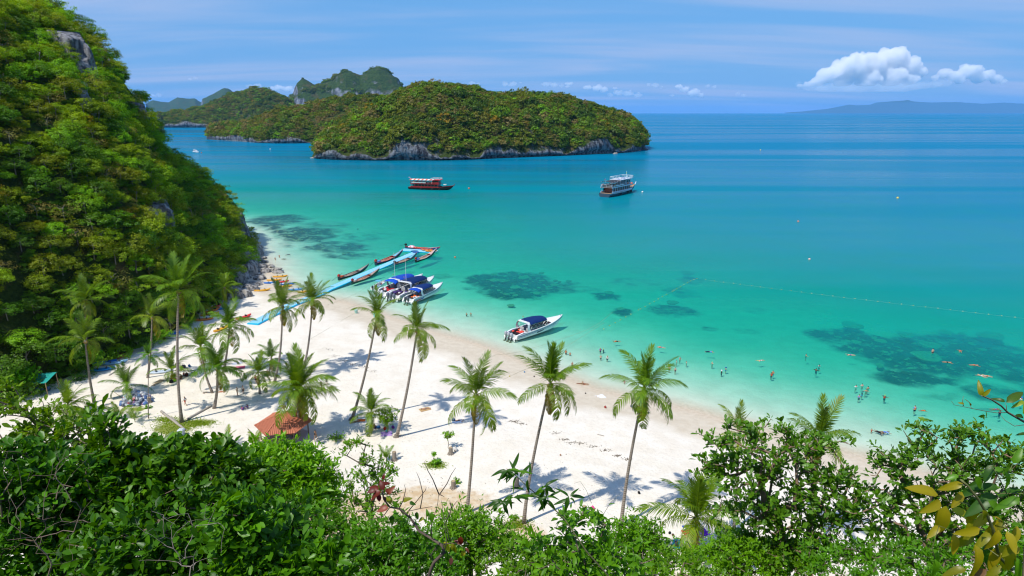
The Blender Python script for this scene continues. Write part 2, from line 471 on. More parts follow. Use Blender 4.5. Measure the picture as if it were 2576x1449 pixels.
# ------------------------------------------------------------------ the sea: a clear body of water, its surface rippled
def sea_material():
    """Clear water: what lies below shines through, tinted and veiled by the depth of water over it; the surface mirrors the sky."""
    m, n, l = new_mat('sea_water')
    o = n.new('ShaderNodeOutputMaterial')
    geo = n.new('ShaderNodeNewGeometry')
    at_ = n.new('ShaderNodeAttribute'); at_.attribute_name = 'depth'
    def tex(sc, rz, scale, detail=3, rough=.5, dist=0.0):
        mp = n.new('ShaderNodeMapping'); mp.inputs['Scale'].default_value = sc; mp.inputs['Rotation'].default_value = (0, 0, R(rz))
        l.new(geo.outputs['Position'], mp.inputs['Vector'])
        t = n.new('ShaderNodeTexNoise'); t.inputs['Scale'].default_value = scale; t.inputs['Detail'].default_value = detail; t.inputs['Roughness'].default_value = rough; t.inputs['Distortion'].default_value = dist
        l.new(mp.outputs[0], t.inputs['Vector']); return t.outputs['Fac']
    def ma(op, a, b_, c=None):
        x = n.new('ShaderNodeMath'); x.operation = op
        for i, v in enumerate((a, b_, c)):
            if v is None: continue
            if isinstance(v, (int, float)): x.inputs[i].default_value = v
            else: l.new(v, x.inputs[i])
        return x.outputs[0]
    small = tex((0.55, 1.3, 1), 14, 1.5, 3, .55, .4)
    mid = tex((0.16, 0.7, 1), 8, 0.55, 3, .5, .5)
    swell = tex((0.05, 0.34, 1), 4, 0.16, 2, .5, .3)
    hgt = ma('ADD', ma('ADD', ma('MULTIPLY', small, 0.09), ma('MULTIPLY', mid, 0.13)), ma('MULTIPLY', swell, 0.34))
    bp = n.new('ShaderNodeBump'); bp.inputs['Strength'].default_value = 0.5; bp.inputs['Distance'].default_value = 1.0
    l.new(hgt, bp.inputs['Height'])
    fr = n.new('ShaderNodeFresnel'); fr.inputs['IOR'].default_value = 1.25; l.new(bp.outputs['Normal'], fr.inputs['Normal'])
    # slicks and catspaws: calm lanes mirror the low sky, ruffled ones do not
    streak = tex((0.0006, 0.0052, 1), 2, 1.0, 5, .55, .6)
    rr = n.new('ShaderNodeMapRange'); rr.interpolation_type = 'SMOOTHSTEP'; l.new(streak, rr.inputs['Value'])
    for k, x in zip(('From Min', 'From Max', 'To Min', 'To Max'), (0.40, 0.62, 0.16, 0.68)): rr.inputs[k].default_value = x
    fac = ma('MINIMUM', ma('MULTIPLY', fr.outputs[0], rr.outputs[0]), 0.5)
    # Beer's law per channel over the depth of water
    d = ma('MAXIMUM', at_.outputs['Fac'], 0.0)
    d = ma('MULTIPLY', d, ma('ADD', 0.8, ma('MULTIPLY', tex((1, 1, 1), 0, 0.05, 4, .55), 0.4)))
    cc = n.new('ShaderNodeCombineColor')
    for i, s in enumerate((0.66, 0.065, 0.165)):
        l.new(ma('POWER', math.exp(-s), d), cc.inputs[i])
    tr = n.new('ShaderNodeBsdfTransparent'); l.new(cc.outputs[0], tr.inputs['Color'])
    body = n.new('ShaderNodeBsdfDiffuse')
    deep = n.new('ShaderNodeMapRange'); deep.interpolation_type = 'SMOOTHSTEP'; l.new(d, deep.inputs['Value']); deep.inputs['From Min'].default_value = 3.0; deep.inputs['From Max'].default_value = 11.5
    bc = n.new('ShaderNodeMix'); bc.data_type = 'RGBA'; l.new(deep.outputs[0], bc.inputs['Factor'])
    bc.inputs['A'].default_value = (0.0, 0.395, 0.385, 1); bc.inputs['B'].default_value = (0.0, 0.225, 0.43, 1)
    l.new(bc.outputs['Result'], body.inputs['Color'])
    veil = ma('SUBTRACT', 1.0, ma('POWER', math.exp(-0.15), d))
    mv = n.new('ShaderNodeMixShader'); l.new(veil, mv.inputs[0]); l.new(tr.outputs[0], mv.inputs[1]); l.new(body.outputs[0], mv.inputs[2])
    gl = n.new('ShaderNodeBsdfGlossy'); gl.inputs['Roughness'].default_value = 0.08; l.new(bp.outputs['Normal'], gl.inputs['Normal'])
    mx = n.new('ShaderNodeMixShader'); l.new(fac, mx.inputs[0]); l.new(mv.outputs[0], mx.inputs[1]); l.new(gl.outputs[0], mx.inputs[2])
    l.new(mx.outputs[0], o.inputs['Surface'])
    return m
E_ = 41000.0
wetf = gfaces[(gzv[gfaces] < 0.12).any(1)]
sea = link('sea', mesh_from('sea', np.column_stack([GP, 0 * gzv]), wetf, sea_material(), True, {'depth': np.maximum(0, -(gzv - np.where(reef > 0.05, reef * 0.2, 0)))}))
structure(sea)

# ------------------------------------------------------------------ rock and forest floor
def rock_material(name, light=(0.34, 0.34, 0.36), dark=(0.09, 0.09, 0.10), warm=(0.42, 0.33, 0.22), scale=1.0, green=None, steep=(0.35, 0.62)):
    m, n, l = new_mat(name)
    o = n.new('ShaderNodeOutputMaterial'); b = n.new('ShaderNodeBsdfPrincipled'); l.new(b.outputs[0], o.inputs[0])
    b.inputs['Roughness'].default_value = 0.9; b.inputs['Specular IOR Level'].default_value = 0.15
    geo = n.new('ShaderNodeNewGeometry')
    def tex(sc, s, d=5, r=.6):
        mp = n.new('ShaderNodeMapping'); mp.inputs['Scale'].default_value = sc; l.new(geo.outputs['Position'], mp.inputs['Vector'])
        t = n.new('ShaderNodeTexNoise'); t.inputs['Scale'].default_value = s * scale; t.inputs['Detail'].default_value = d; t.inputs['Roughness'].default_value = r
        l.new(mp.outputs[0], t.inputs['Vector']); return t.outputs['Fac']
    def mix(f, A, B, lo, hi):
        r = n.new('ShaderNodeMapRange'); r.interpolation_type = 'SMOOTHSTEP'; l.new(f, r.inputs['Value']); r.inputs['From Min'].default_value = lo; r.inputs['From Max'].default_value = hi
        x = n.new('ShaderNodeMix'); x.data_type = 'RGBA'; l.new(r.outputs[0], x.inputs['Factor'])
        for k, v in (('A', A), ('B', B)):
            if isinstance(v, tuple): x.inputs[k].default_value = (*v, 1)
            else: l.new(v, x.inputs[k])
        return x.outputs['Result']
    streaks = tex((1, 1, 0.25), 0.9)
    c = mix(streaks, dark, light, 0.36, 0.62)
    c = mix(tex((1, 1, 1), 0.35), c, warm, 0.60, 0.80)
    c = mix(tex((1, 1, 2.5), 2.5, 6, .7), c, dark, 0.56, 0.75)
    if green:
        sp = n.new('ShaderNodeSeparateXYZ'); l.new(geo.outputs['Normal'], sp.inputs[0])
        nn = n.new('ShaderNodeMath'); nn.operation = 'MULTIPLY_ADD'; l.new(tex((1, 1, 1), 0.8, 6, .65), nn.inputs[0]); nn.inputs[1].default_value = 0.7; l.new(sp.outputs['Z'], nn.inputs[2])
        g = mix(tex((1, 1, 1), 2.0, 6, .7), green[0], green[1], 0.35, 0.65)
        g = mix(tex((1, 1, 1), 0.5, 4, .6), g, green[2], 0.5, 0.7)
        c = mix(nn.outputs[0], c, g, steep[0] + .35, steep[1] + .35)
    l.new(c, b.inputs['Base Color'])
    bp = n.new('ShaderNodeBump'); bp.inputs['Strength'].default_value = 0.9; bp.inputs['Distance'].default_value = 0.8 / scale
    l.new(tex((1, 1, 1.6), 1.6, 7, .7), bp.inputs['Height']); l.new(bp.outputs['Normal'], b.inputs['Normal'])
    return m
ROCK = rock_material('grey_limestone')
SHORE_ROCK = rock_material('shore_rock', (0.50, 0.47, 0.43), (0.12, 0.11, 0.10), (0.40, 0.30, 0.19), 1.6)
HILL_GROUND = rock_material('forest_floor', (0.17, 0.16, 0.14), (0.05, 0.05, 0.035), (0.14, 0.10, 0.05), 0.7, ((0.03, 0.05, 0.01), (0.06, 0.09, 0.015), (0.09, 0.07, 0.03)), (0.05, 0.3))

# the steep wooded headland: its foot follows the back of the beach and the rocks
FOOT = np.array([tuple(gr(u, v, z)[:2]) for u, v, z in ((-300, 1090, 3), (-60, 1010, 3), (60, 985, 3), (200, 935, 2.5), (300, 890, 2.5), (400, 858, 2), (470, 815, 2), (540, 762, 2), (590, 725, 1.5),
                                                         (612, 690, 1), (628, 640, .5), (634, 600, 0))] + [(-128, 294), (-150, 312), (-200, 330), (-300, 345), (-450, 350)], float)
FOOT_POLY = np.vstack([FOOT, [(-450, -100), (-90, -100)]])
def hill_z(P):
    t = seg_dist(P, FOOT); t = np.where(inside(P, FOOT_POLY), t, -t)
    h = np.interp(t, [-50, 0, 2, 6, 12, 20, 30, 42, 55, 70, 100, 200], [-25, 0, 5, 14, 24, 36, 50, 66, 82, 93, 102, 108])
    bear = P[:, 0] / np.maximum(P[:, 1], 1)
    h *= np.interp(bear, [-.85, -.74, -.66, -.60, -.56, -.525, -.47, -.44, -.40], [.93, .94, 1.04, 1.07, 1.02, .84, .84, .97, 1.0])
    h += 5.0 * fbm(P / 20.0, 4, 21) * np.clip(t / 8, 0, 1) + 1.2 * fbm(P / 6.0, 3, 8) * np.clip(t / 5, 0, 1)
    return h
hx = np.arange(-300, -70, 1.8); hy = np.arange(60, 346, 1.8)
HX, HY = np.meshgrid(hx, hy); HP = np.stack([HX.ravel(), HY.ravel()], 1); hz = hill_z(HP)
keep = hz > -6
nx2 = len(hx); jj = (np.arange(len(hy) - 1)[:, None] * nx2 + np.arange(nx2 - 1)[None]).ravel()
hf = np.stack([jj, jj + 1, jj + 1 + nx2, jj + nx2], 1); hf = hf[keep[hf].any(1)]
headland = structure(link('hillside', mesh_from('hillside', np.column_stack([HP, hz]), hf, HILL_GROUND, True)))

# the slope below the viewpoint
def slope_z(P):
    h = np.interp(P[:, 1], [-60, -6, 0, 3, 8, 15, 25, 35, 45, 52, 58, 66], [62, 51.5, 49.8, 48.2, 42.6, 34.5, 22, 12.5, 6.2, 3.4, 2.0, -1.0])
    h = np.where(P[:, 1] > 0, h, h) - np.clip((P[:, 0] - 45) / 20, 0, 3) * np.clip(P[:, 1] / 20, 0, 1) * 5
    return h + 0.5 * fbm(P / 5.0, 3, 61) * np.clip(P[:, 1] / 4, 0, 1) - 0.15
sx = np.arange(-110, 100, 2.0); sy = np.concatenate([np.arange(-60, 0, 4.0), np.arange(0, 70, 1.0)])
SX, SY = np.meshgrid(sx, sy); SP = np.stack([SX.ravel(), SY.ravel()], 1)
n3 = len(sx); kk = (np.arange(len(sy) - 1)[:, None] * n3 + np.arange(n3 - 1)[None]).ravel()
SLOPE_GROUND = rock_material('slope_earth', (0.30, 0.21, 0.12), (0.10, 0.07, 0.04), (0.42, 0.28, 0.15), 0.9, ((0.03, 0.06, 0.01), (0.05, 0.09, 0.015), (0.10, 0.08, 0.03)), (0.25, 0.6))
structure(link('hillside', mesh_from('slope', np.column_stack([SP, slope_z(SP)]), np.stack([kk, kk + 1, kk + 1 + n3, kk + n3], 1), SLOPE_GROUND, True)))
def slope_at(x, y): return float(slope_z(np.array([[x, y]]))[0])

# ------------------------------------------------------------------ islands: a cliffed foot, a wooded back, a far side
def island(name, cols, depth, mat, cliff=6.0, label=None, rough=1.0, notch=1.6, bulge=0.55, du=4.0, skirt=22.0, seed=1, cliff_from=None, back=1.0, nrow=26, crag=0.0, lumps=0.0):
    """cols: (u, v of the foot, v of the crest) left to right, as the view shows them; depth: metres from foot to crest."""
    c = np.array(cols, float)
    us = np.arange(c[0, 0], c[-1, 0] + .1, du); vb = np.interp(us, c[:, 0], c[:, 1]); vt = np.interp(us, c[:, 0], c[:, 2])
    rows_t = np.concatenate([[-1.0, -0.5, 0.0, 0.001, 0.002, 0.003], np.linspace(0.02, 1.0, nrow), 1 + back * np.linspace(0.06, 1.0, 12)])
    nr = len(rows_t); V = np.zeros((len(us), nr, 3)); cl = np.zeros((len(us), nr))
    fade = np.clip(np.minimum(us - us[0], us[-1] - us) / (0.06 * (us[-1] - us[0])), 0.03, 1) ** 0.6
    wob = fbm(np.column_stack([us / 46.0, us * 0]), 3, seed)
    for i, (u, b, t) in enumerate(zip(us, vb, vt)):
        d = view_dir(u, b); p0 = gr(u, b, 0.0)
        h = np.array([d[0], d[1]]); h /= np.hypot(*h)
        L = np.hypot(p0[0], p0[1]); D = depth * fade[i]
        crest = L + D
        dt = view_dir(u, t); zc_ = CAM_H + dt[2] / np.hypot(dt[0], dt[1]) * crest
        zc_ = max(zc_, 1.5)
        ch = min(cliff * max(.3, 1 + 1.3 * wob[i]), 0.62 * zc_)
        for j, q in enumerate(rows_t):
            if j == 0: r, z = L - skirt, -6.0
            elif j == 1: r, z = L - 0.3 * skirt, -1.3
            elif j == 2: r, z = L + notch, -0.5
            elif j == 3: r, z = L + 1.6 * notch, 0.18 * ch
            elif j == 4: r, z = L - 0.3 * notch, 0.36 * ch
            elif j == 5: r, z = L + 0.4 * notch, 0.8 * ch
            elif q <= 1.0:
                r = L + notch + D * q; z = ch + (zc_ - ch) * (1 - (1 - q) ** (1 + 1.6 * bulge))
            else:
                w = (q - 1) / back; r = L + notch + D * (1 + back * w); z = zc_ * (1 - w ** 1.8) - 4 * w
            V[i, j] = (h[0] * r, h[1] * r, z)
            cl[i, j] = 1.0 if 3 <= j <= 6 else 0.0
    P = V.reshape(-1, 3)
    sc_ = rough
    am = np.tile(np.concatenate([[0, 0, .3, .6, .8, 1], np.ones(nrow), np.ones(12)]), len(us))
    n1 = fbm(P / (9.0 * sc_), 4, seed + 5); n2 = fbm(P / (26.0 * sc_), 3, seed + 9)
    rad = P[:, :2] / np.linalg.norm(P[:, :2], axis=1, keepdims=True)
    push = sc_ * am * (1.6 * n1 + 1.8 * n2)
    if crag: push += crag * am * (np.abs(fbm(P / (11.0 * sc_), 4, seed + 17)) * -2.2 + .6) * sc_
    P[:, :2] += rad * push[:, None] * np.where(cl.ravel() > 0, 1.0, 0.6)[:, None]
    if crag:                                   # benches: steep faces between gentler shoulders
        st = 9.0 * sc_; w_ = P[:, 2] / st + .35 * fbm(P[:, :2] / (16 * sc_), 3, seed + 3); fl = np.floor(w_); P[:, 2] = np.where(am > .99, P[:, 2] + crag * .45 * st * (np.clip((w_ - fl) * 1.9 - .45, 0, 1) - (w_ - fl)) * np.clip(P[:, 2] / (3 * st), 0, 1), P[:, 2])
    P[:, 2] += np.where(cl.ravel() > 0, 0.25, 0.6) * sc_ * am * (1.4 * fbm(P / (13.0 * sc_), 3, seed + 13)) * np.clip(P[:, 2] / 6, 0, 1)
    if lumps: P[:, 2] += lumps * am * (fbm(P[:, :2] / 44.0, 3, seed + 21) + .5 * fbm(P[:, :2] / 17.0, 2, seed + 22)) * np.clip((P[:, 2] - 8) / 22, 0, 1)
    a = (np.arange(len(us) - 1)[:, None] * nr + np.arange(nr - 1)[None]).ravel()
    F = np.stack([a, a + nr, a + nr + 1, a + 1], 1)
    o = structure(link(name, mesh_from(name, P, F, mat, True)))
    if label: o['label'] = label
    return o, P.reshape(len(us), nr, 3)

ISLE_GROUND = rock_material('island_rock', (0.27, 0.28, 0.30), (0.04, 0.04, 0.05), (0.30, 0.26, 0.18), 0.30, ((0.035, 0.055, 0.012), (0.06, 0.09, 0.015), (0.12, 0.08, 0.035)), (0.45, 0.7))
KARST = rock_material('karst_rock', (0.34, 0.36, 0.40), (0.10, 0.11, 0.14), (0.36, 0.33, 0.27), 0.035, ((0.03, 0.06, 0.012), (0.06, 0.11, 0.02), (0.09, 0.09, 0.03)), (0.36, 0.58))
isle_near, PN = island('island', [(786, 398, 392), (800, 400, 372), (830, 402, 342), (870, 403, 318), (930, 404, 282), (980, 404, 258), (1010, 404, 240), (1060, 404, 218), (1100, 404, 213), (1150, 403, 221), (1200, 401, 233), (1240, 399, 245),
                                   (1290, 397, 237), (1340, 395, 233), (1390, 393, 240), (1440, 391, 260), (1500, 388, 276), (1550, 386, 288), (1590, 383, 302), (1606, 380, 318), (1616, 377, 345), (1624, 376, 372)], 150, ISLE_GROUND,
                       cliff=11, label='near wooded island with a grey undercut limestone foot', seed=3, skirt=30, notch=3.2, du=2.5, lumps=9)
isle_wing, PW = island('island', [(520, 349, 340), (530, 351, 320), (550, 353, 312), (580, 354, 314), (610, 356, 318), (640, 359, 304), (690, 361, 286), (740, 361, 276), (800, 360, 262), (850, 360, 250), (900, 360, 246), (960, 360, 246), (1040, 360, 250)], 130, ISLE_GROUND,
                       cliff=7, label='low wooded spur of the island behind the near hill', seed=11, skirt=30, lumps=7)
isle_back, PB = island('island', [(400, 321, 290), (440, 321, 283), (480, 321, 279), (520, 321, 268), (560, 320, 252), (590, 320, 240), (620, 320, 230), (650, 320, 224), (680, 320, 228), (700, 320, 236), (725, 320, 243), (740, 320, 258), (755, 320, 285), (765, 320, 318)], 260, ISLE_GROUND,
                       cliff=15, label='green island with a rocky waterline across the channel', seed=23, rough=1.6, skirt=40, notch=3, lumps=12)
karst, PK = island('mountain', [(725, 308, 296), (735, 308, 245), (745, 308, 232), (755, 308, 210), (770, 308, 201), (785, 308, 207), (800, 308, 214), (820, 308, 208), (840, 308, 203), (860, 308, 187), (878, 308, 178), (892, 308, 181), (905, 308, 190), (914, 308, 193), (925, 308, 186), (940, 308, 178),
                                (958, 308, 175), (975, 308, 180), (990, 308, 188), (1004, 308, 198), (1012, 308, 210), (1014, 308, 225), (1020, 308, 245), (1045, 308, 290)], 420, KARST,
                   cliff=30, label='steep limestone peaks with green tops and bare cliffs', seed=31, rough=7.0, skirt=60, notch=6, bulge=2.2, du=1.5, nrow=60, crag=.9)
far_l, _ = island('mountain', [(500, 293, 285), (515, 293, 250), (530, 293, 243), (545, 293, 238), (560, 293, 230), (572, 293, 223), (582, 293, 225), (592, 293, 233), (598, 293, 240), (620, 293, 270), (660, 293, 285)], 900, KARST,
                  cliff=40, label='distant blue limestone peak', seed=41, rough=14.0, skirt=80, notch=8, bulge=1.8, du=2.0, crag=.8)
far_m, _ = island('mountain', [(370, 291, 262), (390, 291, 254), (410, 291, 257), (430, 291, 258), (442, 291, 252), (452, 291, 245), (465, 291, 246), (480, 291, 249), (495, 291, 248), (505, 291, 256), (530, 291, 268), (560, 291, 280)], 1200, KARST,
                  cliff=40, label='distant low blue ridge of limestone hills', seed=43, rough=16.0, skirt=80, notch=8, bulge=1.6, du=2.0, crag=.8)
far_r, _ = island('mountain', [(1975, 284.9, 283), (2010, 284.9, 281), (2050, 284.9, 277), (2080, 284.9, 274), (2110, 284.9, 268), (2135, 284.9, 263), (2150, 284.9, 265), (2185, 284.9, 264), (2200, 284.9, 258), (2240, 284.9, 255), (2270, 284.9, 253), (2278, 284.9, 251), (2290, 284.9, 255),
                               (2330, 284.9, 258), (2400, 284.9, 257), (2470, 284.9, 261), (2520, 284.9, 258), (2570, 284.9, 261), (2620, 284.9, 256), (2700, 284.9, 250), (2800, 284.9, 262), (2900, 284.9, 280)], 2600, KARST,
                  cliff=20, label='long blue island on the horizon', seed=47, rough=20.0, skirt=200, notch=10, bulge=0.6, du=6.0)
# ================================================================== leaves and crowns
LEAF_Q = (np.array([[0, -.5, 0], [.30, .02, .07], [0, .5, -.05], [-.30, .02, .07]]), [np.array([[0, 1, 2, 3]])])
# a broad leaf with a folded midrib, base at the origin, tip along y
LEAF_B = (np.array([[0, 0, 0], [.17, .35, .05], [.24, .66, .05], [.10, .93, .0], [0, 1, -.05], [-.10, .93, .0], [-.24, .66, .05], [-.17, .35, .05], [0, .35, 0], [0, .68, -.015]]),
          [np.array([[0, 1, 8], [0, 8, 7], [9, 3, 4], [9, 4, 5]]), np.array([[8, 1, 2, 9], [7, 8, 9, 6]]), np.array([[9, 2, 3], [6, 9, 5]])])
# a narrow pointed leaf
LEAF_P = (np.array([[0, 0, 0], [.15, .30, .04], [.17, .52, .03], [0, 1, -.12], [-.17, .52, .03], [-.15, .30, .04], [0, .42, -.01]]),
          [np.array([[0, 1, 6], [0, 6, 5], [6, 2, 3], [6, 3, 4], [6, 1, 2], [5, 6, 4]])])

def crown_mesh(name, mat, Rr=1.0, flat=0.75, clumps=60, per=18, leaf=0.13, clump_r=0.30, seed=0, low=-0.45, tmpl=LEAF_Q, up=0.9, hollow=0.55, umbrella=0.0):
    """Leaf clumps over a lumpy, open dome about the origin."""
    g = np.random.default_rng(seed)
    d = g.normal(size=(clumps * 3, 3)); d /= np.linalg.norm(d, axis=1, keepdims=True); d = d[d[:, 2] > low][:clumps]
    lump = 1 + 0.34 * fbm(d * 1.6 + seed, 2, seed)
    r = g.uniform(hollow, 1.0, len(d)) ** 0.6 * lump
    c = d * r[:, None] * np.array([1, 1, flat]); c[:, 2] -= umbrella * (c[:, 0] ** 2 + c[:, 1] ** 2)
    cr = clump_r * g.uniform(0.6, 1.25, len(d))
    o = g.normal(size=(len(d), per, 3)); o /= np.linalg.norm(o, axis=2, keepdims=True)
    o *= (g.uniform(0.15, 1, (len(d), per, 1)) ** 0.5) * cr[:, None, None] * np.array([1.15, 1.15, 0.62])
    p = (c[:, None] + o).reshape(-1, 3)
    nrm = (np.repeat(d, per, 0) * 0.55 + o.reshape(-1, 3) / clump_r * 0.45 + np.array([0, 0, up]) + g.normal(size=p.shape) * 0.45)
    sc_ = leaf * g.uniform(0.6, 1.35, len(p))
    v, f = stamp(tmpl[0], tmpl[1], p * Rr, frames(nrm, g), sc_ * Rr)
    cv = np.repeat(g.uniform(0, 1, len(d)), per) * 0.55 + g.uniform(0, 1, len(p)) * 0.45
    return mesh_from(name, v, f, mat, False, {'var': np.repeat(cv, len(tmpl[0]))})
def trunk_mesh(name, mat, h, r, seed=0, limbs=4, spread=1.0):
    g = np.random.default_rng(seed); m = MB()
    top = np.array([g.uniform(-.25, .25) * h, g.uniform(-.25, .25) * h, h])
    mid = top * 0.5 + np.array([g.uniform(-.08, .08) * h, g.uniform(-.08, .08) * h, 0])
    m.tube([(0, 0, -0.8), mid * .5, mid, top], [r * 1.4, r, r * .8, r * .5], 6)
    for k in range(limbs):
        a = g.uniform(0, 6.28); q = mid + (top - mid) * g.uniform(0, .9)
        e = q + np.array([math.cos(a) * spread, math.sin(a) * spread, 0.75 * spread]) * h * .35
        m.tube([q, (q + e) / 2 + g.normal(size=3) * .06 * h, e], [r * .5, r * .32, r * .12], 5)
    return m.mesh(name, mat, True)

LEAF_A, LEAF_C = (0.090, 0.165, 0.006), (0.215, 0.335, 0.012)
LEAVES = leafmat('leaves', LEAF_A, LEAF_C, 0.36)
def tinted(me, tint):
    """The same leaves on a tree of another colour."""
    q = me.copy(); q.materials.clear()
    q.materials.append(leafmat('leaves_%.2f_%.2f_%.2f' % tint, tuple(a * b for a, b in zip(LEAF_A, tint)), tuple(a * b for a, b in zip(LEAF_C, tint)), 0.36, use_object=False))
    return q
BARK = plain('bark', (0.19, 0.14, 0.10), 0.9, 0.35, 4)
GREY_BARK = plain('grey_bark', (0.27, 0.23, 0.19), 0.9, 0.3, 5)
PALE_BARK = plain('pale_bark', (0.40, 0.36, 0.31), 0.9, 0.25, 6)

# ------------------------------------------------------------------ the woods of the islands: nobody could count these trees
ISLE_TINTS = [((1.05, .78, .3), .29), ((.55, .62, .4), .17), ((.9, 1.0, .4), .17), ((.38, .52, .4), .14), ((1.3, 1.6, .3), .05), ((1.65, .82, 5.5), .12), ((1.2, .72, 1.2), .10), ((2.4, .95, .8), .006)]
forest_col = bpy.data.collections.new('island_tree_kinds')
isle_meshes = [crown_mesh('tree_mass', LEAVES, 1.0, 0.85, 30, 16, 0.24, 0.30, 200 + k, -0.35, up=.45, hollow=.8) for k in range(3)]
FOREST_IDX = []
for ti, (tint, share) in enumerate(ISLE_TINTS):
    for k, me in enumerate(isle_meshes):
        o = bpy.data.objects.new('kind_%02d_%d' % (ti, k), tinted(me, tint)); forest_col.objects.link(o)
def forest_group():
    ng = bpy.data.node_groups.new('forest', 'GeometryNodeTree')
    ng.interface.new_socket('Geometry', in_out='INPUT', socket_type='NodeSocketGeometry'); ng.interface.new_socket('Geometry', in_out='OUTPUT', socket_type='NodeSocketGeometry')
    n, l = ng.nodes, ng.links
    gi, go = n.new('NodeGroupInput'), n.new('NodeGroupOutput')
    iop = n.new('GeometryNodeInstanceOnPoints'); ci = n.new('GeometryNodeCollectionInfo')
    ci.inputs['Collection'].default_value = forest_col; ci.inputs['Separate Children'].default_value = True; ci.inputs['Reset Children'].default_value = True
    iop.inputs['Pick Instance'].default_value = True
    def named(k, t):
        a = n.new('GeometryNodeInputNamedAttribute'); a.data_type = t; a.inputs['Name'].default_value = k; return a.outputs['Attribute']
    cx = n.new('ShaderNodeCombineXYZ'); l.new(named('rot', 'FLOAT'), cx.inputs['Z'])
    l.new(gi.outputs[0], iop.inputs['Points']); l.new(ci.outputs[0], iop.inputs['Instance']); l.new(named('kind', 'INT'), iop.inputs['Instance Index'])
    l.new(cx.outputs[0], iop.inputs['Rotation']); l.new(named('size', 'FLOAT'), iop.inputs['Scale']); l.new(iop.outputs[0], go.inputs[0])
    return ng
FOREST_NG = forest_group()
def forest(name, label, pts, size, seed, brown=1.0):
    g = np.random.default_rng(seed); n = len(pts)
    w = np.array([s for _, s in ISLE_TINTS])
    f1 = fbm(pts / 38.0, 3, seed); f2 = fbm(pts / 21.0, 3, seed + 7)
    W = np.tile(w, (n, 1)); W[:, 5:7] *= np.clip(brown * np.exp(f2 * 2.6), .1, 8)[:, None]; W[:, (2, 4)] *= np.exp(f1 * 2.0)[:, None]; W[:, 3] *= np.exp(-f1 * 2.0)
    W = np.cumsum(W / W.sum(1, keepdims=True), 1); t = (g.uniform(size=(n, 1)) > W).sum(1).clip(0, len(w) - 1)
    me = bpy.data.meshes.new(name); me.vertices.add(n); me.vertices.foreach_set('co', pts.astype(np.float32).ravel())
    for k, ty, a in (('rot', 'FLOAT', g.uniform(0, 6.28, n)), ('size', 'FLOAT', size * g.uniform(.5, 1.2, n) ** 1.0 * np.where(g.uniform(size=n) < .14, 1.65, 1.0)), ('kind', 'INT', t * len(isle_meshes) + g.integers(0, len(isle_meshes), n))):
        x = me.attributes.new(k, ty, 'POINT'); x.data.foreach_set('value', a.astype(np.int32 if ty == 'INT' else np.float32))
    o = link(name, me); md = o.modifiers.new('forest', 'NODES'); md.node_group = FOREST_NG
    return stuff(o, label)
def sample_grid(G, r0, r1, n, seed):
    g = np.random.default_rng(seed); q = G[:, r0:r1 + 1]
    a = np.linalg.norm(np.cross(q[1:, :-1] - q[:-1, :-1], q[:-1, 1:] - q[:-1, :-1]), axis=2)
    p = a.ravel() / a.sum(); i = g.choice(len(p), n, p=p); ci, cj = np.unravel_index(i, a.shape); s, t = g.uniform(size=(2, n, 1))
    return (q[ci, cj] * (1 - s) + q[ci + 1, cj] * s) * (1 - t) + (q[ci, cj + 1] * (1 - s) + q[ci + 1, cj + 1] * s) * t
pn = sample_grid(PN, 6, 36, 4300, 1); pn[:, 2] += 0.6
pn = pn[(pn[:, 2] > 8 + 9 * fbm(pn[:, :2] / 14.0, 3, 2)) & (np.linalg.norm(pn[:, :2], axis=1) > 0)]
forest('forest', 'mottled green and brown woods covering the near island', pn, 5.4, 5)
pw = sample_grid(PW, 6, 34, 1700, 2); pw = pw[pw[:, 2] > 6 + 4 * fbm(pw[:, :2] / 16.0, 3, 2)]
forest('forest', 'brownish woods covering the low spur of the island', pw, 5.4, 6, 2.2)
pb = sample_grid(PB, 6, 34, 3000, 3); pb = pb[pb[:, 2] > 14 + 8 * fbm(pb[:, :2] / 30.0, 3, 2)]
forest('forest', 'green woods covering the island across the channel', pb, 6.2, 7, 0.7)
pk = sample_grid(PK, 6, 50, 5200, 4)
gkn = fbm(pk / 60.0, 3, 8)
vz = view_dir(958, 308)
pk = pk[gkn > 0.20]
forest('forest', 'dark green trees on the shoulders of the limestone peaks', pk, 8.0, 8, 0.25)

# ------------------------------------------------------------------ trees of the headland, one by one
HILL_KINDS = [('bright green', (1.45, 1.75, .5), .24), ('yellowish green', (1.75, 1.55, .4), .27), ('deep green', (.6, .88, .5), .19), ('olive brown', (1.5, 1.15, .4), .20), ('rusty brown', (2.0, .95, .5), .02), ('dry grey-brown', (1.9, 1.05, 5.0), .08)]
hill_crowns = [crown_mesh('crown', LEAVES, 1.0, 0.78, 58, 40, 0.095, 0.27, 300 + k, -0.55) for k in range(5)] + \
              [crown_mesh('crown', LEAVES, 1.0, 0.55, 52, 40, 0.095, 0.25, 320 + k, -0.25, umbrella=.15) for k in range(3)]
dry_crowns = [crown_mesh('crown', LEAVES, 1.0, 0.7, 40, 12, 0.10, 0.32, 340 + k, -0.5) for k in range(2)]
hill_trunks = [trunk_mesh('trunk', GREY_BARK, 1.0, 0.045, 350 + k, 5, 1.1) for k in range(3)]
def visible_px(p):
    q = p - np.array([0, 0, CAM_H]); fw = q[:, 1] * _c - q[:, 2] * _s; up = q[:, 1] * _s + q[:, 2] * _c
    return (512 + FPX * q[:, 0] / fw) * K, (288 - FPX * up / fw) * K, fw
g = np.random.default_rng(5)
cand = np.column_stack([g.uniform(-240, -74, 26000), g.uniform(84, 300, 26000)])
ch_ = hill_z(cand); inn = inside(cand, FOOT_POLY); cand, ch_ = cand[inn], ch_[inn]
e_ = 1.0
gxn = (hill_z(cand + [e_, 0]) - ch_) / e_; gyn = (hill_z(cand + [0, e_]) - ch_) / e_
